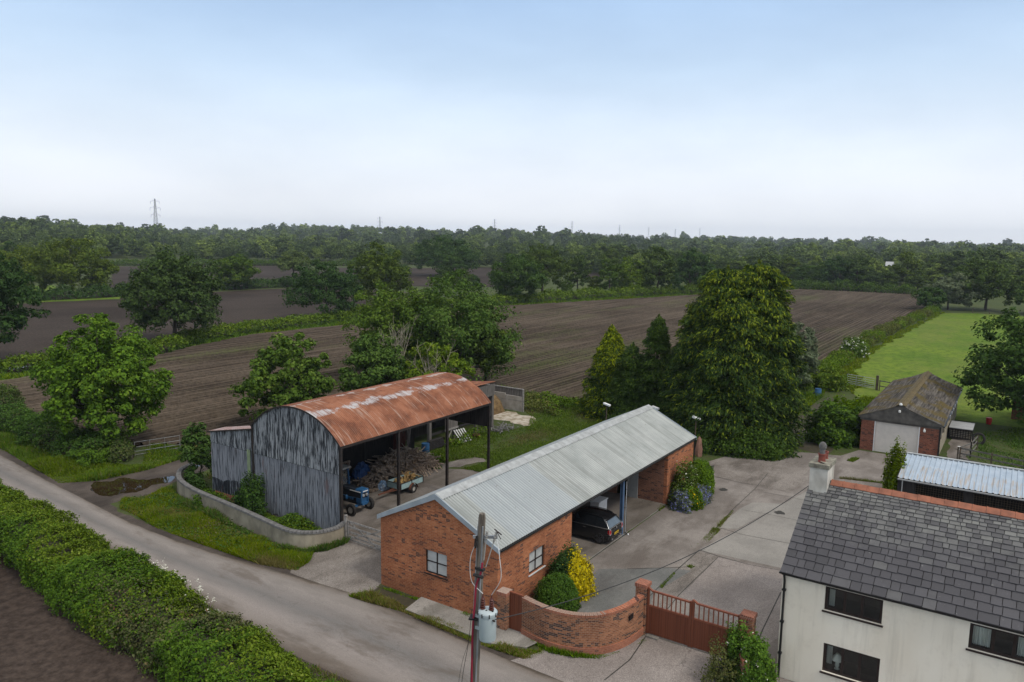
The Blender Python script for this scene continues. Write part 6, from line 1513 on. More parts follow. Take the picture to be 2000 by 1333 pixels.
# ------------------------------------------------------------------ things in and round the barn
def barn_clutter():
    # heap of logs and branches nobody could count
    rng = random.Random(3); lg = MB()
    for i in range(760):
        u = rng.gauss(0, .42); v = rng.gauss(0, .42)
        if u*u+v*v > 1.2: continue
        x = 39.9+u*3.6; y = 36.3+v*1.65; top = 1.5*max(0, 1-(u*u+v*v)*.85); z = rng.random()**.5*top+.06
        d = Vector((rng.uniform(-1, 1), rng.uniform(-1, 1), rng.uniform(-.35, .35))).normalized(); l = rng.uniform(.18, .42) if rng.random() < .75 else rng.uniform(.5, 1.1); r = rng.uniform(.05, .13) if l < .5 else rng.uniform(.025, .05)
        c = Vector((x, y, z)); o = len(lg.f); lg.tube([c-d*l, c+d*l+Vector((rng.uniform(-.05, .05), 0, rng.uniform(-.05, .05)))], [r, r*.85], 7)
        lg.mi[-1] = lg.mi[-2] = 1
    for i in range(60):
        c = Vector((rng.uniform(39.5, 42.3), rng.uniform(33.9, 35.3), .1)); d = Vector((rng.uniform(-.4, .4), rng.uniform(.2, .9), rng.uniform(.3, .8))).normalized()*rng.uniform(.5, 1.3); lg.tube([c, c+d*.6, c+d+Vector((0, 0, -.08))], [.03, .022, .008], 5)
    o = lg.build('log_heap', [MAT['log'], MAT['log_end']]); o['kind'] = 'stuff'
    # plywood-like loose sheets and planks
    mb = MB(); d = (41.9, 37.9)
    def drum(name, label, x, y, h=.95, r=.29, mat='blue_drum'):
        t = thing(name, label, 'barrel', (x, y, 0), 'blue plastic barrels'); m = MB(); m.lathe((x, y, 0), [(r*.9, 0), (r, .05), (r, h*.30), (r*1.04, h*.33), (r, h*.36), (r, h*.64), (r*1.04, h*.67), (r, h*.70), (r, h-.06), (r*.93, h)], 22); part(t, 'drum', m, MAT[mat], smooth=True)
        m = MB(); m.lathe((x, y, h), [(r*.93, .0), (r*.98, .015), (r*.98, .045), (r*.85, .045), (r*.83, .01), (r*.93, .0)], 22, caps=False); part(t, 'lid_ring', m, MAT[mat], smooth=True)
    drum('barrel', 'bright blue plastic barrel beside the barn post and log heap', 44.05, 37.4, 1.05, .31)
    drum('barrel', 'blue plastic barrel in long grass beside the tall conifer', 87.0, 17.95, 1.0, .34)
    mb = MB(); mb.box((86.9, 18.25, 0), (87.2, 18.55, .55)); tag(mb.build('black_bucket', MAT['black_plastic'], bevel=.06), 'small dark bin standing against the blue barrel by the conifer', 'bin')
    # old door and plank cupboard on the far bay
    t = thing('old_door', 'weathered plank stable door hanging near the third barn post', 'door', (48.6, 38.3, 0)); mb = MB()
    for k in range(5): mb.box((47.6+k*.33, 38.30, 1.1), (47.6+k*.33+.31, 38.34, 3.0+.1*math.sin(k*2)))
    part(t, 'planks', mb, MAT['grey_board']); mb = MB(); mb.box((47.55, 38.26, 2.65), (49.3, 38.30, 2.8)); mb.box((47.55, 38.26, 1.15), (49.3, 38.30, 1.3)); mb.box((47.9, 38.27, 2.15), (48.9, 38.295, 2.28)); mb.bar((47.6, 38.27, .1), (48.4, 38.27, 1.1), .12, .03); part(t, 'ledge', mb, MAT['gate_wood'])
    # pallet leaning
    t = thing('pallet', 'pale slatted wooden pallet leaning in the grass by the old door', 'pallet', (49.3, 37.7, 0)); mb = MB(); P0 = Vector((48.9, 37.6, .03)); u = Vector((1.05, -.15, 0)).normalized(); w = Vector((-.25, .55, .9)).normalized()
    for k in range(5): a = P0+u*(k*.27); mb.bar(a, a+w*1.25, .10, .02, up=u.cross(w))
    part(t, 'slats', mb, MAT['white_paint']); mb = MB()
    for f in (.08, .6, 1.15): mb.bar(P0+w*f+u*-.05+Vector((0, .05, 0)), P0+w*f+u*1.2+Vector((0, .05, 0)), .09, .08)
    part(t, 'bearers', mb, MAT['gate_wood'])
    # plank stack and crate
    mb = MB()
    for k in range(6): mb.box((45.2+.02*k, 38.0, .15+.12*k), (47.2-.05*k, 38.35, .24+.12*k))
    tag(mb.build('plank_stack', MAT['dark_board']), 'stack of dark planks behind the blue barn barrel', 'planks')
    mb = MB()
    for k in range(7): mb.bar((42.6, 37.9+.02*k, .05), (43.0+.05*k, 38.2, 3.2), .18, .03)
    tag(mb.build('leaning_boards', MAT['grey_board']), 'grey boards leaning upright left of the blue barn barrel', 'boards')
    # crumpled tarp, sack, brushwood
    def rag(name, label, cat, c, sx, sy, h, mat, seed):
        r = np.random.default_rng(seed); m = MB(); n = 16
        for i in range(n+1):
            for j in range(n+1):
                u, v = i/n*2-1, j/n*2-1; rr = min(1, u*u+v*v); m.v.append((c[0]+u*sx+r.normal()*.05, c[1]+v*sy+r.normal()*.05, c[2]+h*(1-rr)**.6+r.normal()*.07*h+.01))
        for i in range(n):
            for j in range(n): a = i*(n+1)+j; m.f.append((a, a+1, a+n+2, a+n+1)); m.mi.append(0)
        tag(m.build(name, MAT[mat]), label, cat)
    rag('tarpaulin', 'crumpled dark blue tarpaulin thrown over the end of the log heap', 'tarpaulin', (37.0, 37.2, .35), .7, .5, .95, 'tarp_blue', 1)
    rag('feed_sack', 'white and blue crumpled sack on the barn floor before the logs', 'sack', (36.55, 34.75, .02), .35, .32, .55, 'sack_white', 2)
    rag('hessian_bundle', 'tan cloth bundle draped over the stump behind the tractor', 'cloth', (34.6, 36.35, 1.0), .3, .2, .22, 'split_wood', 3)
    mb = MB(); mb.lathe((34.6, 36.35, 0), [(.2, 0), (.18, .9), (.17, 1.0)], 14); tag(mb.build('chopping_post', MAT['bark']), 'thick upright timber stump behind the tractor hood', 'stump')
    r = random.Random(4); mb = MB()
    for i in range(260):
        a = r.uniform(0, 6.28); q = r.random()**.5; b = Vector((41.2+math.cos(a)*.5*q, 37.55+math.sin(a)*.35*q, 1.0)); mb.tube([b, b+Vector((r.uniform(-.25, .25), r.uniform(-.2, .2), r.uniform(.8, 1.75)))], [.012, .004], 4)
    o = tag(mb.build('brushwood_bundle', MAT['brushwood']), 'upright bundle of dark red brushwood on top of the logs', 'brushwood')
    # wood offcuts along the floor, small pieces
    mb = MB()
    for i in range(46):
        c = Vector((r.uniform(35.2, 37.9), r.uniform(34.9, 36.0), .05+r.random()*.2)); d = Vector((r.uniform(-1, 1), r.uniform(-.5, .5), r.uniform(-.1, .1))).normalized()*r.uniform(.1, .6); mb.bar(c-d, c+d, .07, .05)
    for i in range(70):
        c = Vector((r.uniform(33.6, 36), r.uniform(37.2, 38.2), r.uniform(.1, 1.6))); d = Vector((r.uniform(-1, 1), r.uniform(-.5, .5), r.uniform(-.3, .3))).normalized()*r.uniform(.15, .4); mb.tube([c-d, c+d], r.uniform(.05, .1), 6)
    o = mb.build('wood_offcuts', MAT['log']); o['kind'] = 'stuff'
    for (cx, cy, cz, w_, h_, lab, mt) in ((34.3, 37.75, 0, .55, .5, 'grey wooden crate at the back of the barn behind the tractor', 'grey_board'), (35.1, 37.8, 0, .6, .42, 'tan wooden crate right of the grey one at the back of the barn', 'split_wood'), (34.35, 37.75, .52, .45, .38, 'small pale crate standing on the grey crate in the barn', 'gate_wood')):
        t = thing('crate', lab, 'crate', (cx, cy, cz))
        for k in range(3):
            mb = MB(); mb.box((cx-w_/2, cy-w_/2, cz+.02+k*h_/3), (cx+w_/2, cy-w_/2+.03, cz+(k+.82)*h_/3)); mb.box((cx-w_/2, cy+w_/2-.03, cz+.02+k*h_/3), (cx+w_/2, cy+w_/2, cz+(k+.82)*h_/3)); mb.box((cx-w_/2, cy-w_/2+.03, cz+.02+k*h_/3), (cx-w_/2+.03, cy+w_/2-.03, cz+(k+.82)*h_/3)); mb.box((cx+w_/2-.03, cy-w_/2+.03, cz+.02+k*h_/3), (cx+w_/2, cy+w_/2-.03, cz+(k+.82)*h_/3)); part(t, 'slat', mb, MAT[mt])
        mb = MB(); mb.box((cx-w_/2+.03, cy-w_/2+.03, cz), (cx+w_/2-.03, cy+w_/2-.03, cz+.02)); part(t, 'base', mb, MAT[mt])
    # scrap by the sand
    mb = MB()
    for i in range(60):
        c = Vector((r.uniform(53.2, 56.0), r.uniform(36.6, 38.2), r.uniform(.05, .35))); d = Vector((r.uniform(-1, 1), r.uniform(-1, 1), r.uniform(-.2, .5))).normalized()*r.uniform(.1, .5); mb.bar(c-d, c+d, r.uniform(.03, .15), .02)
    o = mb.build('scrap_heap', MAT['coping_stone']); o['kind'] = 'stuff'
    mb = MB(); mb.lathe((51.3, 37.9, .02), [(.32, 0), (.36, .12), (.3, .2), (.18, .2)], 14); tag(mb.build('red_tub', MAT['rust']), 'low rust red tub on the grass near the pallet', 'tub')
    mb = MB(); mb.box((40.6, 20.6, .09), (41.7, 21.2, .85)); mb.box((40.55, 20.55, .85), (41.75, 21.25, .92)); mb.box((41.0, 20.58, .3), (41.3, 20.598, .34)); tag(mb.build('storage_chest', MAT['white_gloss'], bevel=.02), 'white chest standing beyond the black car in the bay', 'chest')
barn_clutter()

def yard_things():
    # floodlights on slim posts
    for (x, y, h, lab, rz) in ((57.9, 21.0, 2.75, 'slim dark post with white floodlight at the far right corner of the cart shed', .3), (58.6, 29.3, 2.6, 'slim dark post with white floodlight behind the cart shed ridge', .2), (60.0, 25.4, 2.6, 'slim dark post with white lamp against the golden conifers', .1)):
        t = thing('floodlight_post', lab, 'floodlight', (x, y, 0), 'floodlights round the cart shed')
        mb = MB(); mb.tube([(x, y, 0), (x, y, h)], .05, 8); part(t, 'pole', mb, MAT['post_wood'])
        mb = MB(); c = Vector((x-.02, y, h+.12)); d = Vector((-.15, -1, -.18)).normalized()*.38; mb.bar(c-d*.8, c+d, .26, .16); mb.bar((x, y, h-.02), (x, y, h+.1), .06, .06, up=(1, 0, 0)); part(t, 'lamp_head', mb, MAT['white_gloss'], bevel=.03)
    # upright sandstone
    bm = MB(); r = random.Random(8); o = []
    for z, a, b in ((0, .42, .30), (.5, .40, .28), (1.0, .34, .24), (1.35, .22, .18), (1.55, .08, .08)):
        for k in range(9): q = 6.283*k/9; bm.v.append((57.2+a*math.cos(q)*r.uniform(.85, 1.1), 20.4+b*math.sin(q)*r.uniform(.85, 1.1), z+r.uniform(-.04, .04)))
    for i in range(4):
        for k in range(9): bm.f.append((i*9+k, i*9+(k+1) % 9, (i+1)*9+(k+1) % 9, (i+1)*9+k)); bm.mi.append(0)
    bm.f.append(tuple(36+k for k in range(9))); bm.mi.append(0); tag(bm.build('standing_stone', MAT['sandstone']), 'upright reddish sandstone block beside the floodlight post', 'stone')
    mb = MB(); mb.box((50.9, 17.2, 0), (51.25, 17.5, .16)); tag(mb.build('white_tray', MAT['white_gloss'], bevel=.03), 'small white tray on the yard right of the round green bush', 'tray')
    # rabbit hutch, tyre, red toy by the paddock garage
    t = thing('hutch', 'low hutch with pale sheet roof and lattice front beside the garage', 'hutch', (76.2, 3.7, 0)); x0, x1, y0, y1 = 75.8, 78.6, 2.9, 4.5
    mb = MB(); mb.box((x0-.1, y0-.1, 1.02), (x1+.1, y1+.1, 1.07)); part(t, 'roof', mb, MAT['far_white'])
    mb = MB()
    for (x, y) in ((x0, y0), (x0, y1), (x1, y0), (x1, y1)): mb.box((x-.04, y-.04, 0), (x+.04, y+.04, 1.02))
    mb.box((x0-.02, y0, .12), (x0+.02, y1, .2)); mb.box((x0-.02, y0, .9), (x0+.02, y1, 1.0)); part(t, 'frame', mb, MAT['dark_board'])
    mb = MB()
    for k in range(9): y = y0+(y1-y0)*k/8; mb.box((x0-.015, y-.025, .2), (x0+.01, y+.025, .9))
    for k in range(5): z = .25+.15*k; mb.box((x0-.02, y0, z-.025), (x0-.016, y1, z+.025))
    part(t, 'lattice', mb, MAT['dark_board']); mb = MB(); mb.box((x0+.3, y0+.05, .1), (x1-.1, y1-.05, .95)); part(t, 'body', mb, MAT['sand'])
    mb = MB(); pts = [Vector((75.4+.1*math.sin(a), 2.3+.42*math.cos(a), .45+.42*math.sin(a))) for a in np.linspace(0, 6.283, 25)]; mb.tube(pts, .11, 8); tag(mb.build('old_tyre', MAT['tyre']), 'black tyre leaning against the hutch near the fence', 'tyre')
    mb = MB(); mb.lathe((84.5, 1.9, .0), [(.2, 0), (.25, .3), (.26, .6), (.22, .62)], 14); tag(mb.build('red_tub', MAT['red_plastic']), 'bright red tub under the dark tree right of the garage', 'tub')
    t = thing('field_shelter', 'low pale roofed shelter half hidden under the dark tree', 'shelter', (90, -3, 0)); mb = MB(); mb.prism([Vector((88, 0.5, 2.0)), Vector((92, .5, 2.35)), Vector((92, .5, 2.42)), Vector((88, .5, 2.07))], (0, -9, 0)); part(t, 'roof', mb, MAT['far_white']); mb = MB(); mb.box((88.3, -8, 0), (91.8, .2, 2.0)); part(t, 'wall', mb, MAT['red_brick'])
    mb = MB(); mb.lathe((55.4, 6.15, 0), [(.25, 0), (.3, .35), (.25, .4)], 12); tag(mb.build('black_bucket', MAT['black_plastic']), 'black bucket under the climbing plant at the shed corner', 'bucket')
    mb = MB(); mb.lathe((72.2, 3.5, 0), [(.14, 0), (.17, .26), (.15, .28)], 10); tag(mb.build('white_bucket', MAT['white_gloss']), 'tiny white bucket on the path beside the paddock garage', 'bucket')
yard_things()

def pylons():
    def build():
        t = thing('pylon', '', 'pylon', (0, 0, 0), 'electricity pylons on the skyline', local=True)
        H = 46.; w = lambda z: 2.3*(1-z/H)**1.1+.5; mb = MB(); rr = .13
        zs = [0, 7, 13, 18.5, 23.5, 28, 32, 36, 40, 43.5, 46]
        for s, q in ((1, 1), (1, -1), (-1, 1), (-1, -1)):
            for a, b in zip(zs, zs[1:]): mb.bar((s*w(a), q*w(a), a), (s*w(b), q*w(b), b), rr*1.5, rr*1.5)
        for a, b in zip(zs, zs[1:]):
            for s in (1, -1):
                mb.bar((s*w(a), w(a), a), (s*w(b), -w(b), b), rr, rr); mb.bar((s*w(a), -w(a), a), (s*w(b), w(b), b), rr, rr); mb.bar((w(a), s*w(a), a), (-w(b), s*w(b), b), rr, rr); mb.bar((-w(a), s*w(a), a), (w(b), s*w(b), b), rr, rr)
                mb.bar((s*w(b), -w(b), b), (s*w(b), w(b), b), rr, rr); mb.bar((-w(b), s*w(b), b), (w(b), s*w(b), b), rr, rr)
        mb.build('tower', MAT['pylon_steel'], t)
        mb = MB(); ins = MB()
        for z, l in ((26, 5.4), (34.5, 6.2), (42.5, 5.2)):
            for s in (1, -1):
                for q in (.5, -.5): mb.bar((s*w(z), q*w(z), z), (s*l, 0, z+.6), rr, rr); mb.bar((s*w(z+2), q*w(z+2), z+2), (s*l, 0, z+.6), rr, rr)
                ins.tube([(s*l, 0, z+.6), (s*l, 0, z-2.6)], .16, 5)
        mb.build('cross_arm', MAT['pylon_steel'], t); ins.build('insulator', MAT['pylon_steel'], t)
        return t
    p = build(); first = True
    for (u, D, s, base, lab) in ((305, 1050, 1.0, 10, 'largest lattice pylon standing on the left wooded skyline'), (742, 1700, 1.0, 9, 'lattice pylon half behind the wooded rise left of centre'), (966, 2250, 1.0, 20, 'thin pylon on the skyline just left of centre'), (1117, 2700, 1.0, 27, 'thin pylon on the skyline right of centre'), (1210, 3200, 1.0, 24, 'faint pylon above the dark treetops, first to the right of the skyline copse'), (1267, 3700, 1.0, 24, 'faint short pylon above the skyline copse'), (1319, 3900, 1., 20, 'faint pylon left of a closer fainter pair'), (1367, 4300, 1.0, 34, 'faintest pylon at the right end of the line')):
        f = CF+(u-1000)/FOC*CR-(450-666.5)/FOC*CU; a = math.atan2(f[1], f[0]); loc = (D*math.cos(a), D*math.sin(a), base)
        if first: o = p; o.location = loc; o.rotation_euler = (0, 0, a+1.2); o.scale = (s,)*3; o['label'] = lab; first = False
        else: o = copy_tree(p, loc, s, a+1.2, lab)
pylons()

# ------------------------------------------------------------------ trees and hedges
def near_trees():
    tree('lime_tree', 'bright green broad tree by the lane left of the hay barn', (30.6, 58.6), 10.4, 4.9, .5, 'leaf_bright', 21, leaf=.27, ntuft=250, nleaf=150, tuft=.19, lob=.3, hang=.25, r0=.28)
    tree('oak_tree', 'large round oak standing alone in the hedge between the dark fields', (67.3, 106.9), 14.2, 8.4, 1.2, 'leaf_oak', 22, leaf=.42, ntuft=240, nleaf=110, tuft=.18, lob=.22)
    tree('ash_sapling_clump', 'rounded leafy tree behind the left end of the rusty barn roof', (43.2, 52.2), 8.3, 4.2, .4, 'leaf_mid', 23, leaf=.32, ntuft=140, nleaf=110, tuft=.20, lob=.3, hang=.2)
    tree('ash_tree', 'tall spreading tree right of the bare twigs behind the rusty roof', (67.3, 52.4), 12.9, 6.9, .6, 'leaf_mid', 24, leaf=.30, ntuft=250, nleaf=105, tuft=.19, lob=.35)
    tree('ash_tree', 'pale topped tree behind the bare branches, left of the tall spreading tree', (64.5, 58.8), 12.3, 6.0, .6, 'leaf_mid', 25, leaf=.30, ntuft=220, nleaf=105, tuft=.19, lob=.35)
    tree('elder_tree', 'dense dark bushy tree directly behind the middle of the rusty roof', (52.5, 50.6), 7.8, 4.0, .2, 'leaf_mid', 26, leaf=.30, ntuft=130, nleaf=110, tuft=.21, lob=.3)
    tree('elder_tree', 'low pale green shrub tree tucked behind the barn roof right of centre', (58.0, 47.6), 6.6, 3.4, .2, 'leaf_mid', 27, leaf=.28, ntuft=100, nleaf=100, tuft=.22, lob=.3)
    tree('ash_tree', 'dark leaning tree at the right edge of the cluster behind the barn', (69.6, 50.2), 8.8, 3.9, .2, 'leaf_oak', 29, leaf=.32, ntuft=120, nleaf=105, tuft=.21, lob=.35)
    tree('sycamore_tree', 'dark heavy tree overhanging the paddock at the right edge', (83.0, -1.8), 11.0, 6.2, .8, 'leaf_dark', 28, leaf=.34, ntuft=240, nleaf=110, tuft=.18, lob=.28)
    tree('oak_tree', 'dark tree cut off by the left edge of the picture', (42.0, 108.5), 15.0, 6.6, 1.0, 'leaf_dark', 31, leaf=.42, ntuft=190, nleaf=100, tuft=.19, lob=.3)
    tree('oak_tree', 'gnarled dark oak at the end of the field hedge left of the barn trees', (105.4, 114.9), 11.0, 7.3, 1.2, 'leaf_dark', 32, leaf=.42, ntuft=170, nleaf=100, tuft=.18, lob=.3)
    tree('oak_tree', 'warm green tree right behind the gnarled field oak', (125, 119), 14.8, 7.2, 1.5, 'leaf_oak', 33, leaf=.45, ntuft=160, nleaf=100, tuft=.19)
    tree('oak_tree', 'dome shaped oak on the far side of the left dark field', (101.0, 205.4), 14.6, 12.0, .6, 'leaf_oak', 34, leaf=.6, ntuft=190, nleaf=100, tuft=.17, lob=.15)
    tree('oak_tree', 'low dome oak in the hedge beyond the lone field oak', (143.8, 196.1), 10.8, 7.4, .5, 'leaf_dark', 35, leaf=.55, ntuft=130, nleaf=90, tuft=.18, lob=.15)
    tree('birch_tree', 'pale open crowned tree beside the low dome oak', (171.9, 203.0), 11.2, 6.0, 3.2, 'leaf_pale', 36, leaf=.5, ntuft=90, nleaf=70, tuft=.18)
    tree('oak_tree', 'grey green tree behind the dome oak at far left', (93.4, 222), 13.0, 9.5, .5, 'leaf_oak', 37, leaf=.6, ntuft=130, nleaf=90, tuft=.18)
    tree('oak_tree', 'dense round oak left of a taller one beyond the furrowed field', (164.7, 109.0), 12.6, 8.6, .6, 'leaf_dark', 38, leaf=.48, ntuft=190, nleaf=100, tuft=.17, lob=.2)
    tree('oak_tree', 'taller warm green oak overlapping the dense round one', (190, 117), 15.5, 8.2, 2.0, 'leaf_oak', 39, leaf=.5, ntuft=160, nleaf=90, tuft=.18, lob=.3)
    tree('oak_tree', 'broad dark tree in the middle distance above the barn trees', (255, 205), 17.0, 15.0, .6, 'leaf_dark', 40, leaf=.7, ntuft=190, nleaf=90, tuft=.17, lob=.2, sy=1.0)
    tree('willow_tree', 'silver green willow showing past the right side of the giant conifer', (88.0, 20.6), 8.0, 2.9, .2, 'leaf_silver', 41, leaf=.3, ntuft=110, nleaf=90, tuft=.22)
    tree('oak_tree', 'tall dark oak group at the far right end of the furrowed field', (231.7, 8.5), 14.2, 9.0, .8, 'leaf_oak', 42, leaf=.55, ntuft=180, nleaf=95, tuft=.17, lob=.3)
    tree('willow_tree', 'grey green bushy tree left of the tall dark oak group on the right', (226, 16.5), 9.6, 6.0, .4, 'leaf_silver', 43, leaf=.5, ntuft=120, nleaf=90, tuft=.19)
    tree('hawthorn_tree', 'low dark round bush tree at the corner of furrowed field and pasture', (219.5, 20.0), 6.4, 4.4, .2, 'leaf_dark', 44, leaf=.42, ntuft=90, nleaf=90, tuft=.22)
    tree('oak_tree', 'rounded tree at the right edge beyond the pasture fence', (226, -2.0), 8.4, 5.6, .3, 'leaf_mid', 45, leaf=.5, ntuft=100, nleaf=90, tuft=.2)
    # sapling by the lean-to
    tree('sapling', 'young upright leafy sapling against the left side of the lean-to', (29.9, 45.4), 4.5, 1.25, .1, 'leaf_mid', 46, leaf=.22, ntuft=60, nleaf=70, tuft=.34, lob=.4, r0=.05)
    # dead twigs among the barn trees
    for (x, y, H, s, lab) in ((60.5, 55.3, 8.6, 7, 'bare pale twiggy branches left of the barn trees'), (58.6, 53.6, 7.4, 8, 'second fan of bare twigs, lower and further right behind the roof'), (56.2, 46.6, 6.6, 9, 'thin bare twigs sticking out above the pale shrub tree behind the roof')):
        rr = random.Random(s); t = thing('dead_tree', lab, 'bare tree', (x, y, 0), 'bare trees behind the barn', local=True); mb = MB()
        for i in range(13):
            a = rr.uniform(0, 6.28); q = rr.uniform(.3, 2.3); h = H*rr.uniform(.7, 1.); m = Vector((math.cos(a)*q*.35, math.sin(a)*q*.35, h*.5)); e = Vector((math.cos(a)*q, math.sin(a)*q, h)); mb.tube([(0, 0, 0), m, e], [.07, .05, .012], 5)
            for j in range(7):
                f = rr.uniform(.35, .95); b = m.lerp(e, f); mb.tube([b, b+Vector((rr.uniform(-.7, .7), rr.uniform(-.7, .7), rr.uniform(.3, 1.1)))], [.022, .007], 4)
        mb.build('branches', MAT['twig'], t)
    # conifers behind the cart shed
    def conifer(name, label, loc, heads, n, leaf, seed, mats, **k):
        t = thing(name, label, 'conifer', (loc[0], loc[1], 0), None, local=True)
        V, mi = conifer_cards(seed, heads, n, leaf, **k)
        np_mesh('foliage', V, 4, [MAT[m] for m in mats], t, mi); mb = MB()
        for (x, y, H, r, p) in heads: mb.tube([(x*.5, y*.5, -.2), (x, y, H*.4), (x, y, H*.93)], [H*.028, H*.02, .03], 8)
        mb.build('trunk', MAT['bark'], t)
    conifer('cypress_tree', 'huge dense yellowish green cypress with several tops behind the brick shed', (63.5, 19.6), [(0, 1.3, 14.7, 4.7, .25), (1.0, -1.0, 15.2, 4.2, .26), (-.8, 3.0, 11.6, 3.8, .36), (.4, -2.2, 12.4, 3.7, .30), (-1.2, .2, 12.2, 4.6, .26), (-.4, .8, 8.0, 5.2, .3)], 300000, .31, 51, ('leaf_cypress', 'leaf_gold'), droop=.6, top=1.0, asp=.28)
    conifer('golden_cypress', 'slim conical golden cypress, leftmost of the conifers', (65.8, 32.6), [(0, 0, 8.6, 3.3, .62)], 62000, .27, 52, ('leaf_cypress', 'leaf_gold'), droop=.7, top=.8, asp=.28, gold=.3)
    conifer('cypress_tree', 'dark conical cypress between the golden one and the huge one', (64.2, 27.2), [(0, 0, 10.1, 3.5, .6), (-.4, 2.2, 7.4, 3.0, .5), (.2, -2.6, 8.3, 3.6, .42)], 90000, .24, 53, ('leaf_cypress', 'leaf_cypress'), droop=.6, top=.8)
near_trees()

def hedges():
    # roadside hedge in the foreground: thorn, bramble, cow parsley
    def split(P, rng):
        b = wob(P, 77, .9)+.8*np.exp(-(((P[:, 1]-28.6)/3.0)**2))*1.0+.3*rng.normal(size=len(P))
        m = np.where(b > 1.05, 2, 0); d = wob(P, 78, .7)+.35*rng.normal(size=len(P))-.35*(P[:, 0]-17.6); m = np.where((d > .15)&(m == 0), 1, m)
        return m.astype(int)
    hedge('hedge', 'thick mixed roadside hedge with reddish brambles in the foreground', [(19.8, 74), (19.1, 60), (18.5, 50), (18.25, 44), (17.85, 38), (17.45, 33), (17.2, 29.6), (16.7, 25.5), (16.0, 21.5), (15.5, 15), (15.3, 7), (15.3, -4)], 3.4, 1.6, 'leaf_hedge', 61, .115, 560, rough=.19, mats=('leaf_hedge', 'leaf_hedge_dark', 'leaf_bramble'), split=split)
    P, N, s, rng = hedge_surface([(20.3, 40), (19.6, 35), (19.05, 31), (18.8, 27)], 1.2, .9, 500, 5); keep = rng.random(len(P)) < np.exp(-(((P[:, 1]-31.5)/2.2)**2)); P = P[keep]
    P = np.repeat(P, 6, 0)+rng.normal(size=(len(P)*6, 3))*.06+[0, 0, .12]; o = np_mesh('cow_parsley', cards(P, np.tile([0, 0, 1.], (len(P), 1))+rng.normal(size=P.shape)*.3, .07, rng, .9), 4, MAT['flower_white']); o['kind'] = 'stuff'
    # left hedge along the lane, under the lime tree
    hedge('hedge', 'bushy lane hedge on the left running under the bright green tree', [(33.5, 92), (32.0, 82), (29.6, 72), (29.0, 64), (28.9, 58), (29.6, 55.4), (30.6, 54.6)], 3.0, 1.55, 'leaf_hedge', 62, .17, 190, rough=.24, mats=('leaf_nettle', 'leaf_scrub', 'leaf_hedge'), split=lambda P, r: np.clip((wob(P, 5, .6)+.4*r.normal(size=len(P))+.9).astype(int), 0, 2))
    # hedge strip between furrowed field and dark field
    hedge('hedge', 'clipped hedge between the furrowed field and the dark field on the left', [(40, 99.5), (50, 99.8), (60, 99.6), (72, 107.5), (84, 110.2), (102, 109.8)], 3.0, 1.5, 'leaf_mid', 63, .34, 46, rough=.16, mats=('leaf_dark', 'leaf_mid'), split=lambda P, r: (P[:, 2] > .8+.2*r.normal(size=len(P))).astype(int))
    hedge('hedge', 'long low hedge under the trees beyond the furrowed field', [(102, 109.8), (125, 111.5), (152, 110.5), (190, 102), (233, 87), (262, 79), (281, 71.5)], 4.0, 1.9, 'leaf_mid', 64, .45, 26, rough=.3, mats=('leaf_dark', 'leaf_mid'), split=lambda P, r: (P[:, 2] > 1.0+.3*r.normal(size=len(P))).astype(int))
    hedge('hedge', 'overgrown scrub hedge between the furrowed field and the bright pasture', [(93, 21.2), (104, 20.9), (125, 21.3), (150, 21.6), (180, 20.8), (214, 18.8)], 2.1, .95, 'leaf_scrub', 65, .22, 110, rough=.4, mats=('leaf_scrub', 'leaf_nettle', 'leaf_mid'), split=lambda P, r: np.clip((wob(P, 8, .35)+.4*r.normal(size=len(P))+1).astype(int), 0, 2))
    hedge('hedge', 'dark hedge under the far dome oaks at the left', [(60, 214), (84, 197), (105, 195), (135, 198), (171, 195)], 4, 2.2, 'leaf_dark', 66, .5, 20, rough=.25)
    hedge('hedge', 'low hedge crossing the far dark fields behind the pale tree', [(171, 195), (190, 190), (230, 208), (262, 236)], 4, 2.2, 'leaf_dark', 67, .55, 18, rough=.3)
    hedge('hedge', 'hedge closing the far end of the furrowed field', [(284, 70), (286, 50), (285, 30)], 5, 2.4, 'leaf_dark', 68, .5, 22, rough=.35)
    hedge('hedge', 'thin hedge line before the left wood', [(196, 372), (240, 345), (275, 318), (310, 290)], 4, 2.2, 'leaf_dark', 70, .6, 14, rough=.3)
    # shrubs round the farm
    sp = lambda P, r: ((P[:, 1]*-.9+P[:, 0]*.25+.12*r.normal(size=len(P)) > .02)&(r.random(len(P)) < .95)).astype(int)
    bush('golden_privet', 'tall shrub half dark green and half bright yellow beside the shed wall', (30.75, 16.85), 1.05, 2.1, 'leaf_yellow', 71, .10, 15000, mats=('leaf_dark', 'leaf_yellow'), split=sp, sy=1.05)
    bush('privet_bush', 'rounded mid green bush just behind the curved brick wall', (28.9, 16.62), 1.02, 1.65, 'leaf_nettle', 72, .085, 15000, mats=('leaf_hedge_dark', 'leaf_nettle'), split=lambda P, r: (r.random(len(P)) < .4).astype(int), rough=.07, sx=1.12)
    bush('box_bush', 'clipped round bright green bush by the far end of the cart shed', (48.9, 17.25), 1.0, 2.3, 'leaf_bright', 73, .10, 14000, rough=.06)
    bush('garden_shrub', 'loose mixed shrub with pale blooms against the brick pier of the shed', (46.0, 17.3), .95, 2.0, 'leaf_mid', 74, .12, 8000, mats=('leaf_mid', 'leaf_scrub', 'flower_white'), split=lambda P, r: np.where(r.random(len(P)) < .02, 2, (r.random(len(P)) < .35).astype(int)), rough=.35)
    fl = lambda P, r: (r.random(len(P)) < .30).astype(int)
    bush('catmint_plant', 'low mound of violet blue flowers between the two green shrubs', (46.9, 16.55), .75, 1.0, 'flower_blue', 75, .10, 6000, rough=.32, mats=('leaf_silver', 'flower_blue'), split=fl, cat='flowering plant')
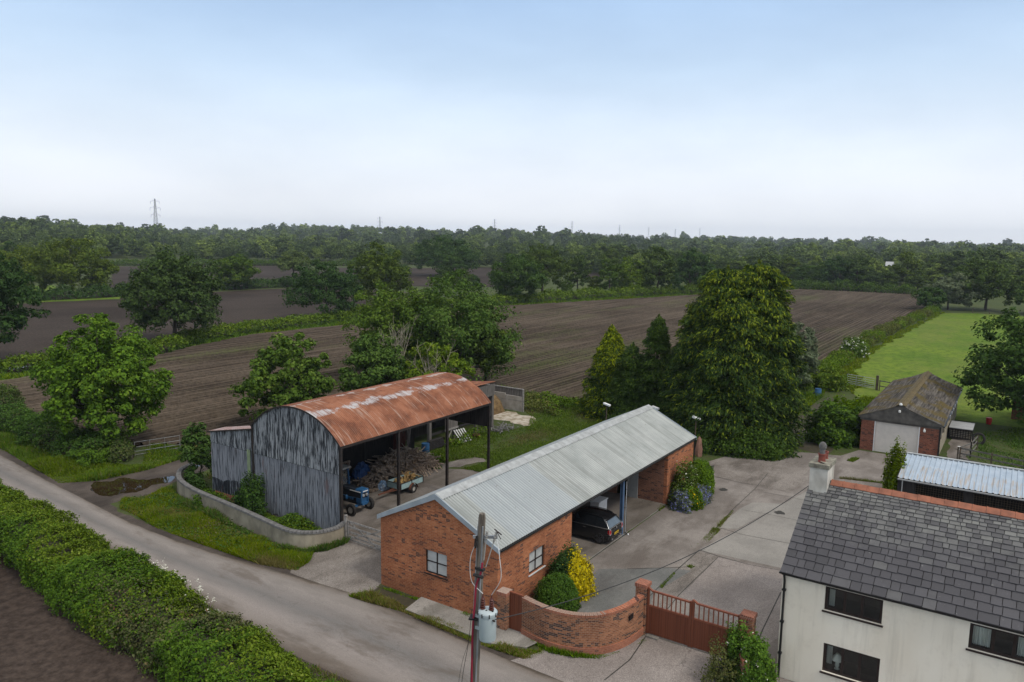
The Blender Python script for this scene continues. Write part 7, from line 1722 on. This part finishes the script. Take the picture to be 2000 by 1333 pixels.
    bush('catmint_plant', 'violet blue flower mound at the left foot of the loose shrub', (44.9, 17.1), .75, .95, 'flower_blue', 76, .10, 6000, rough=.32, mats=('leaf_silver', 'flower_blue'), split=fl, cat='flowering plant')
    bush('hydrangea_bush', 'leafy light green shrub in front of the brick return wall', (45.6, 16.6), .72, 1.25, 'leaf_nettle', 77, .13, 4200, mats=('leaf_nettle', 'leaf_yellow'), split=lambda P, r: (r.random(len(P)) < .06).astype(int))
    bush('climbing_rose_bush', 'leafy bush with pale flowers hiding the end of the low brick wall', (28.1, 7.6), .98, 1.9, 'leaf_bright', 78, .11, 12000, mats=('leaf_dark', 'leaf_bright', 'flower_white'), split=lambda P, r: np.where(r.random(len(P)) < .012, 2, (P[:, 1]*-.7+P[:, 2]*.7+.3*r.normal(size=len(P)) > .7).astype(int)), rough=.3, sy=.95)
    bush('shrub', 'brown twiggy shrub with thin foliage at the foot of the right gate leaf', (27.5, 8.45), .72, 1.25, 'leaf_bramble', 79, .08, 3600, mats=('leaf_bramble', 'leaf_scrub'), split=lambda P, r: (r.random(len(P)) < .5).astype(int), rough=.4)
    bush('climbing_plant', 'yellowish green climber at the left end of the kennel shed roof', (54.7, 6.05), .62, 3.0, 'leaf_bright', 80, .15, 11000, mats=('leaf_lawn', 'leaf_hedge'), split=fl, rough=.3, power=.95)
    bush('laurel_bush', 'big dark leafy shrub left of the paddock garage front', (68.6, 12.4), 2.1, 2.9, 'leaf_nettle', 81, .28, 9000, mats=('leaf_dark', 'leaf_nettle'), split=lambda P, r: (r.random(len(P)) < .45).astype(int), rough=.3, sy=1.05)
    bush('grass_clump', 'tall grassy shrub along the left wall of the paddock garage', (74.5, 12.6), 2.1, 1.9, 'leaf_nettle', 82, .3, 5000, rough=.4, sx=2.2, sy=.8)
    bush('bramble_bush', 'dark bramble mound under the giant cypress by the yard', (60.2, 17.9), 2.1, 1.7, 'leaf_dark', 83, .2, 9000, rough=.35, sx=.8, sy=1.3)
    bush('ivy_bush', 'low speckled evergreen bush beside the sandstone block', (58.6, 20.6), 1.0, 1.35, 'leaf_hedge', 84, .16, 3600, mats=('leaf_hedge', 'leaf_dark'), split=fl, rough=.3)
    bush('bramble_bush', 'dark undergrowth below the dark conical cypress', (60.6, 23.6), 2.4, 1.8, 'leaf_dark', 85, .2, 9000, rough=.35, sy=1.5)
    bush('elder_bush', 'rounded green bush by the pasture gate in front of the scrub hedge', (93.0, 18.9), 2.3, 2.5, 'leaf_hedge', 86, .3, 5200, mats=('leaf_hedge', 'leaf_nettle'), split=fl, rough=.3)
    bush('elder_bush', 'grass covered bush beside the blue barrel and silver willow', (91.0, 21.3), 2.2, 2.6, 'leaf_hedge', 87, .3, 4800, rough=.35)
    bush('elder_bush', 'white flowering elder on the scrub hedge above the pasture', (122, 20.6), 1.8, 3.0, 'leaf_mid', 88, .3, 3000, mats=('leaf_mid', 'flower_white'), split=lambda P, r: (r.random(len(P)) < .14).astype(int))
    bush('elder_bush', 'dark shrub against the corner of barn gable and lean-to', (28.45, 38.2), .95, 2.0, 'leaf_dark', 89, .13, 7000, mats=('leaf_dark', 'leaf_nettle'), split=fl, rough=.35, sx=.75, sy=1.6)
    bush('bramble_bush', 'low leafy bramble in the bed left of the dark gable shrub', (27.9, 41.3), .8, .8, 'leaf_nettle', 90, .12, 3500, rough=.35)
    bush('sorrel_bush', 'leafy weeds at the wall end by the sapling', (29.0, 44.6), .75, 1.3, 'leaf_dark', 91, .14, 3500, rough=.4)
    bush('nettle_clump', 'dark nettle clump in the lane verge under the bright green tree', (28.6, 56.0), 1.6, 1.3, 'leaf_nettle', 92, .16, 7000, rough=.35)
hedges()

def ground_cover():
    P = lambda *q: [G(*a)[:2] for a in q]
    gl = lambda th: (lambda C, r: (wob(np.c_[C[:, :2], np.zeros(len(C))], 9, .7)+.5*r.normal(size=len(C)) > th).astype(int))
    cover('ivy', [[(29.0, 31.0), (28.3, 30.7), (27.6, 31.0), (27.05, 31.5), (26.8, 32.4), (26.95, 34.5), (27.3, 37), (27.5, 39.3), (28.9, 39.3), (28.95, 31.2)]], 'leaf_nettle', 12000, .62, .13, 101, mats=('leaf_nettle', 'leaf_lawn', 'leaf_hedge_dark'), split=lambda C, r: np.clip((wob(C, 3, 1.4)+.6*r.normal(size=len(C))+.9).astype(int), 0, 2))
    cover('wall_weeds', [[(28.2, 45.8), (27.6, 44.4), (27.15, 42.3), (26.9, 39.6), (26.65, 36.8), (26.35, 34.2), (26.15, 32.3), (26.45, 31.0), (27.4, 30.35), (28.7, 30.2), (28.7, 30.0), (27.3, 30.1), (26.2, 30.9), (25.9, 32.3), (26.1, 34.3), (26.4, 36.9), (26.6, 39.7), (26.9, 42.4), (27.3, 44.6), (28.0, 46.0)]], 'leaf_nettle', 7000, .42, .05, 119, True, ('leaf_nettle', 'leaf_lawn', 'leaf_dry'), lambda C, r: r.integers(0, 3, len(C))*(r.random(len(C)) < .5))
    cover('garden_grass', [[(27.5, 39.3), (27.8, 42), (28.2, 44), (29.2, 45.9), (29.6, 44), (29.0, 42.5), (28.9, 39.3)]], 'leaf_lawn', 6000, .22, .035, 102, True, ('leaf_lawn', 'leaf_nettle'), gl(.2))
    verge = [[(24.3, 45.2), (25.2, 46.5), (27.2, 46.2), (28.3, 46.3), (28.1, 45.4), (27.7, 44.5), (27.25, 42.5), (26.95, 39.6), (26.7, 36.8), (26.4, 34.2), (26.2, 32.3), (26.5, 31.1), (26.8, 30.6), (25.8, 29.8), (24.7, 29.5), (24.1, 31.5), (23.9, 36), (23.8, 40.5), (24.2, 43)]]
    cover('verge_grass', verge, 'leaf_lawn', 60000, .24, .026, 103, True, ('leaf_lawn', 'leaf_nettle', 'leaf_dry'), lambda C, r: np.where((r.random(len(C)) < .12)|(wob(np.c_[C[:, :2], C[:, 2]*0], 12, 1.6)+.3*r.normal(size=len(C)) > .62), 2, gl(.15)(C, r)))
    cover('verge_weeds', verge, 'leaf_nettle', 2600, .3, .12, 118, mats=('leaf_nettle', 'leaf_hedge_dark', 'leaf_dry'), split=lambda C, r: np.clip((wob(C, 6, 1.2)+.5*r.normal(size=len(C))+.9).astype(int), 0, 2))
    cover('verge_grass', [[(24.25, 25.3), (25.0, 24.5), (25.1, 22.3), (24.95, 20.4), (24.85, 17.6), (24.9, 16.2), (25.4, 15.5), (25.9, 15.6), (26.0, 16.5), (26.0, 15.2), (25.3, 14.9), (24.5, 15.6), (24.35, 18), (24.45, 20.4), (24.6, 22.3), (24.3, 24.3)]], 'leaf_nettle', 15000, .18, .028, 104, True, ('leaf_nettle', 'leaf_dry'), gl(.5))
    cover('verge_grass', [[(24.5, 53.0), (26.3, 51.5), (29.6, 51.1), (33, 51.7), (36, 54.5), (33, 56), (30.2, 52.9), (28.2, 55), (27.8, 60), (28.2, 66), (29, 74), (30.5, 84), (28.4, 86), (27, 74), (25.9, 64), (24.9, 56)]], 'leaf_lawn', 46000, .42, .04, 105, True, ('leaf_lawn', 'leaf_nettle', 'leaf_dry'), lambda C, r: np.where(r.random(len(C)) < .06, 2, gl(.1)(C, r)))
    cover('verge_grass', [[(19.2, 14), (19.25, 23), (19.6, 28), (20.1, 33), (20.8, 44), (21.3, 52), (22.4, 66), (21.6, 66), (20.3, 52), (19.9, 44), (19.3, 37), (18.8, 32), (18.5, 26), (18.0, 20), (17.7, 14)]], 'leaf_hedge', 26000, .28, .03, 106, True, ('leaf_hedge', 'leaf_dry'), gl(.35))
    yardgrass = [[(44.5, 29.4), (46.8, 31.2), (46.2, 34.5), (44.6, 36.8), (47, 38), (53, 38), (53.6, 37), (57, 36.3), (60.5, 38.2), (62, 40), (66, 41), (67, 37), (63.5, 33.5), (60.5, 29), (57.5, 20.5), (51, 20.3), (49.7, 25.2), (43.6, 25.2), (43.8, 29)], [(46.2, 32.6), (46.8, 31.2), (43.6, 28.5), (43.3, 33.4)], [(43.2, 35.6), (46.4, 34.4), (46.2, 37.8), (42.0, 38.0)]]
    cover('yard_grass', yardgrass, 'leaf_lawn', 90000, .17, .032, 107, True, ('leaf_lawn', 'leaf_hedge', 'leaf_dry'), lambda C, r: np.where((wob(np.c_[C[:, :2], C[:, 2]*0], 4, .8)+.45*r.normal(size=len(C)) > .62), 2, gl(.3)(C, r)))
    cover('yard_grass', [[(31, 43.2), (42, 43), (55, 43.2), (58, 47), (46, 49.5), (34, 47.6), (31, 46.5)]], 'leaf_nettle', 9000, .35, .05, 120, True, ('leaf_nettle', 'leaf_dry'), gl(.5))
    cover('yard_weeds', [[(47, 36.8), (53, 37.6), (53, 38.1), (47, 38.1)], [(61.5, 36), (66, 34), (69, 38.5), (67.5, 46), (62.2, 46), (62.2, 40)], [(43.2, 34.6), (44.6, 35.6), (44.2, 37.2), (42.6, 36.6)]], 'leaf_nettle', 9000, .8, .2, 108, mats=('leaf_nettle', 'leaf_scrub'), split=gl(.4))
    cover('long_grass', [[(68.5, 13.2), (72, 14.2), (84, 15), (90, 13.8), (90, 10.4), (68.6, 10.5)], [(67, 18.6), (75, 19.4), (88, 20.4), (92, 18.2), (88, 17.6), (74, 17.6)]], 'leaf_lawn', 16000, .45, .06, 109, True, ('leaf_lawn', 'leaf_nettle'), gl(.2))
    cover('pasture_tufts', [rough_edge([(92, 15.6), (103, 19.8), (128, 20.4), (214, 17.4), (214, 16.6), (150, 18.6), (128, 18.8), (108, 18.2), (98, 14.6)], .7, 91, 2.5)], 'leaf_nettle', 16000, .32, .08, 110, True, ('leaf_lawn', 'leaf_scrub', 'leaf_nettle'), lambda C, r: r.integers(0, 3, len(C))*(r.random(len(C)) < .6))
    cover('paddock_grass', [[(66.5, 1.0), (70, 2.1), (80, 2.3), (84, 0), (84, -8), (64, -8)]], 'leaf_nettle', 12000, .22, .04, 112, True, ('leaf_nettle', 'leaf_lawn'), gl(.2))
    cover('field_margin_grass', [[(38, 94.2), (55, 95.6), (66, 101.4), (80, 106.6), (102, 105.2), (102, 109), (84, 109), (72, 106.6), (60, 99), (40, 98.6)], [(102, 105), (150, 107), (232, 83), (280, 67), (282, 70), (233, 86), (190, 100), (152, 109.5), (102, 109)]], 'leaf_nettle', 26000, .5, .12, 113, True, ('leaf_nettle', 'leaf_lawn'), gl(.2))
    cover('field_margin_grass', [[(69, 49), (69.5, 37.2), (76, 30), (88, 25.4), (94, 22.6), (94, 21), (86, 22), (74, 28), (67.5, 35), (66.8, 48.5)], [(33, 56), (36, 54), (46, 50.4), (56, 49.4), (56, 47.8), (44, 48.6), (33, 52.5)]], 'leaf_nettle', 9000, .45, .07, 114, True, ('leaf_nettle', 'leaf_dry'), gl(.4))
    # tufts in the joints of the yard
    jt = []
    for (u, v, u2, v2, w) in ((1368, 1066, 1400, 1034, .45), (1404, 1030, 1432, 998, .16), (1346, 1110, 1352, 1106, .3), (1290, 1150, 1318, 1120, .12), (1222, 1040, 1250, 1020, .3), (1285, 998, 1296, 990, .25), (1660, 902, 1672, 896, .5), (1640, 935, 1740, 946, .2), (1252, 1262, 1262, 1250, .3)):
        a, b = G(u, v), G(u2, v2); d = Vector((b[0]-a[0], b[1]-a[1], 0)).normalized(); s = (-d.y*w/2, d.x*w/2); jt.append([(a[0]+s[0], a[1]+s[1]), (b[0]+s[0], b[1]+s[1]), (b[0]-s[0], b[1]-s[1]), (a[0]-s[0], a[1]-s[1])])
    cover('weeds', jt, 'leaf_lawn', 5200, .13, .02, 115, True, ('leaf_lawn', 'leaf_dry'), gl(.5))
    cover('weeds', [[(26.1, 16.3), (25.75, 15.1), (25.95, 14.2), (26.5, 13.3), (27.3, 12.75), (27.3, 12.6), (26.3, 13.1), (25.75, 14.0), (25.5, 15.0), (25.8, 16.3)], [(25.9, 25), (26.1, 18.2), (25.95, 18.2), (25.7, 25)]], 'leaf_nettle', 2600, .16, .03, 116, True)
ground_cover()

# ------------------------------------------------------------------ far trees and woods
def far_trees():
    rng = np.random.default_rng(900)
    protos = []
    for i in range(5):
        H = 10.; Rr = rng.uniform(4.4, 5.6); V, tf = crown_cards(300+i, H, Rr, .2, 75, 80, .5, lob=.25, tuft=.22)
        protos.append((V, tf, H))
    tall = []
    for i in range(2):
        V, tf = crown_cards(330+i, 10., 2.6, .3, 60, 50, .55, lob=.3, tuft=.3); tall.append(V)
    # belt of single trees behind the furrowed field, one copy each
    roots = []
    for i, (V, tf, H) in enumerate(protos):
        t = thing('field_tree', 'one of the rounded trees in the belt beyond the furrowed field', 'tree', (0, 0, 0), 'trees in the far hedgerow belt', local=True)
        np_mesh('crown', V, 4, MAT[('leaf_oak', 'leaf_dark', 'leaf_mid', 'leaf_oak', 'leaf_dark')[i]], t); trunk_mb(tf, H, .2, .25, 300+i, 6).build('trunk', MAT['bark'], t); roots.append(t)
    used = [False]*5
    def put(i, x, y, s, sz, label=None, group=None):
        z = float(hill(x, y)) if math.hypot(x, y) > 430 else 0.
        a = rng.random()*6.28
        if not used[i]:
            o = roots[i]; o.location = (x, y, z); o.scale = (s, s, sz); o.rotation_euler = (0, 0, a); used[i] = True
        else: o = copy_tree(roots[i], (x, y, z), s, a, None, None, sz)
        if label: o['label'] = label
        if group: o['group'] = group
        return o
    def img(u, v, jx=0):   # ground place below a photo column
        return G(u, v)
    named = [(1128, 575, .85, 1.0, 'small round tree first to the right of the overlapping oaks'), (1190, 578, .75, .85, 'pale low tree in the belt, between two gaps of brown field'), (1232, 577, .9, 1.0, 'mid sized dark tree left of the broad oak pair in the belt'), (1282, 577, 1.25, 1.25, 'broad dark oak of the belt, left of the last group'), (1345, 572, 1.2, 1.2, 'dark rounded oak ending the belt beside the giant cypress')]
    for k, (u, v, s, sz, lab) in enumerate(named):
        p = img(u, v); put(k % 5, p[0], p[1], s*1.15, sz*1.2, lab, 'trees in the far hedgerow belt')
    for (u, v, s, sz) in ((1160, 574, .6, .55), (1215, 577, .55, .5), (1310, 575, .8, .8), (1255, 570, .8, .8), (1375, 570, 1.0, 1.0), (1105, 578, .5, .5)):
        p = img(u, v); put(rng.integers(5), p[0], p[1], s, sz, 'lower bushy tree filling the belt beyond the furrowed field', 'bushy trees in the belt')
    for (u, v, s, sz) in ((1568, 560, 1.0, .85), (1600, 562, 1.1, .95), (1640, 566, 1.4, 1.2), (1672, 568, 1.3, 1.25), (1700, 568, .9, .8), (1735, 569, .9, .75), (1768, 568, 1.15, 1.45), (1790, 573, 1.0, .8), (1540, 556, 1.2, 1.1)):
        p = img(u, v); put(rng.integers(5), p[0], p[1], s, sz, 'tree in the dark row closing the far end of the furrowed field', 'trees at the far end of the furrowed field')
    for (u, v, s, sz) in ((1860, 556, 1.3, 1.2), (1900, 550, 1.4, 1.3), (1940, 552, 1.4, 1.2), (1990, 560, 1.3, 1.1), (1830, 560, 1.1, .9), (1975, 540, 1.6, 1.3), (2040, 560, 1.6, 1.3)):
        p = img(u, v); put(rng.integers(5), p[0], p[1], s, sz, 'tree of the loose group beyond the pasture fence', 'trees beyond the pasture')
    for (u, v, s, sz) in ((870, 572, .9, .8), (905, 580, .75, .8), (925, 575, .6, .6), (760, 545, .9, .8), (735, 540, .8, .75), (690, 530, .7, .6), (760, 522, 1.3, 1.0), (880, 545, 1.1, 1.0), (60, 540, 1.2, .9), (10, 545, 1.4, 1.2), (475, 516, .8, .8), (215, 500, .7, .5), (560, 562, .5, .35), (1190, 545, 1.35, 1.3), (1150, 530, 1.2, 1.1), (1110, 525, 1.2, 1.1)):
        p = img(u, v); put(rng.integers(5), p[0], p[1], s, sz, 'single tree among the hedges of the middle distance', 'scattered middle distance trees')
    # the woods: one mass of crowns out to the skyline
    out = []
    def az(u):
        f = CF+(u-1000)/FOC*CR-(455-666.5)/FOC*CU; return math.atan2(f[1], f[0])
    near = lambda u: np.interp(u, [-250, 0, 120, 400, 640, 700, 900, 1000, 1100, 1250, 1400, 1500, 1600, 1800, 2000, 2300], [470, 470, 485, 500, 490, 470, 420, 410, 390, 330, 320, 320, 335, 335, 310, 300])
    cap = lambda u: np.interp(u, [-200, 0, 180, 300, 420, 550, 620, 760, 900, 1000, 1150, 1300, 1500, 2200], [1, 1, 1, .95, .92, 1, 1, .98, 1.0, 1.02, 1., 1.02, 1.05, 1.1])
    mini = []
    for V, tf, H in protos:
        q = V.reshape(-1, 4, 3); mini.append((q, H))
    N = 4300; placed = 0; tone = []
    while placed < N:
        u = rng.uniform(-560, 2520); d0 = near(u); D = d0+(2600-d0)*rng.random()**2.3+rng.random()*6
        a = az(u); x, y = D*math.cos(a), D*math.sin(a)
        # clearings
        
        z = float(hill(x, y)) if D > 430 else 0.
        h = float(np.interp(D, [250, 420, 700, 1100], [7.0, 8.6, 10.5, 14.2]))*rng.uniform(.72, 1.22)*float(cap(u))
        if u < 560: h *= float(np.interp(u, [380, 560], [.98, 1.0]))
        h *= 1+.28*float(wob(np.array([[x, y, 0.]]), 41, .05)[0])
        if rng.random() < .07: h *= 1.3
        i = rng.integers(5); q, H = mini[i]
        keep = .75 if D < 450 else (.32 if D < 800 else .12)
        m = max(120, int(len(q)*keep)); m = min(m, len(q)); sel = rng.choice(len(q), m, replace=False); Q = q[sel]
        if keep < 1:
            c = Q.mean(1, keepdims=True); Q = c+(Q-c)*(1/keep)**.5*1.1
        w = h/H*rng.uniform(.8, 1.2); ca, sa = math.cos(i+placed), math.sin(i+placed)
        X = Q[..., 0]*ca-Q[..., 1]*sa; Y = Q[..., 0]*sa+Q[..., 1]*ca
        out.append(np.stack([X*w+x, Y*w+y, Q[..., 2]*h/H+z], -1).reshape(-1, 3)); placed += 1; tone.append(np.full(len(Q), rng.random()**1.3))
    # poplar-like row on the skyline
    for k in range(34):
        u = rng.uniform(1155, 1285); D = rng.uniform(900, 960); a = az(u); V = tall[k % 2].reshape(-1, 4, 3); sel = rng.choice(len(V), 500, replace=False); Q = V[sel]; h = rng.uniform(1.45, 1.95)
        x, y = D*math.cos(a), D*math.sin(a); out.append((Q*[2.0, 2.0, h]+[x, y, float(hill(x, y))]).reshape(-1, 3)); tone.append(np.full(len(Q), .05))
    V = np.concatenate(out); print('wood faces', len(V)//4)
    o = np_mesh('woodland', V, 4, MAT['leaf_wood']); o['kind'] = 'stuff'
    at = o.data.attributes.new('tone', 'FLOAT', 'FACE'); at.data.foreach_set('value', np.concatenate(tone).astype(np.float32))
    # pale buildings peeping out of the woods
    for (u, v, D, w, h, lab) in ((1684, 490, 900, 8, 9, 'distant white roofed building on the right skyline'), (1750, 517, 420, 9, 3.4, 'long white far building in the trees beyond the far field'), (1555, 515, 480, 5, 3.5, 'small pale far shed in the trees right of the cypress top')):
        f = CF+(u-1000)/FOC*CR-(v-666.5)/FOC*CU; a = math.atan2(f[1], f[0]); zt = CAMH+f[2]/math.hypot(f[0], f[1])*D
        c = Vector((D*math.cos(a), D*math.sin(a), 0)); s = Vector((-math.sin(a), math.cos(a), 0)); n = Vector((math.cos(a), math.sin(a), 0))
        t = thing('far_building', lab, 'building', c); mb = MB(); mb.prism([c-s*w/2, c+s*w/2, c+s*w/2+n*8, c-s*w/2+n*8], (0, 0, zt-.8)); part(t, 'wall', mb, MAT['far_white'])
        mb = MB(); k = Vector((0, 0, 1)); mb.prism([c-s*w*.52+k*(zt-.8)-n*.3, c-s*w*.52+k*(zt+1.2)+n*4, c-s*w*.52+k*(zt-.8)+n*8.3], s*w*1.04); part(t, 'roof', mb, MAT['far_white'])
far_trees()
for o in list(bpy.data.objects):
    if o.get('_local'): del o['_local']

# ------------------------------------------------------------------ the air
def haze():
    mb = MB(); mb.box((-5300, -5300, -6), (5300, 5300, 95)); t = NT('haze_air')
    v = t.n('VolumePrincipled', Color=(.80, .88, 1.), Density=.00013, Anisotropy=.2); t.t.links.new(v.outputs[0], t.out.inputs['Volume'])
    o = mb.build('haze', t.m); o['kind'] = 'stuff'
haze()
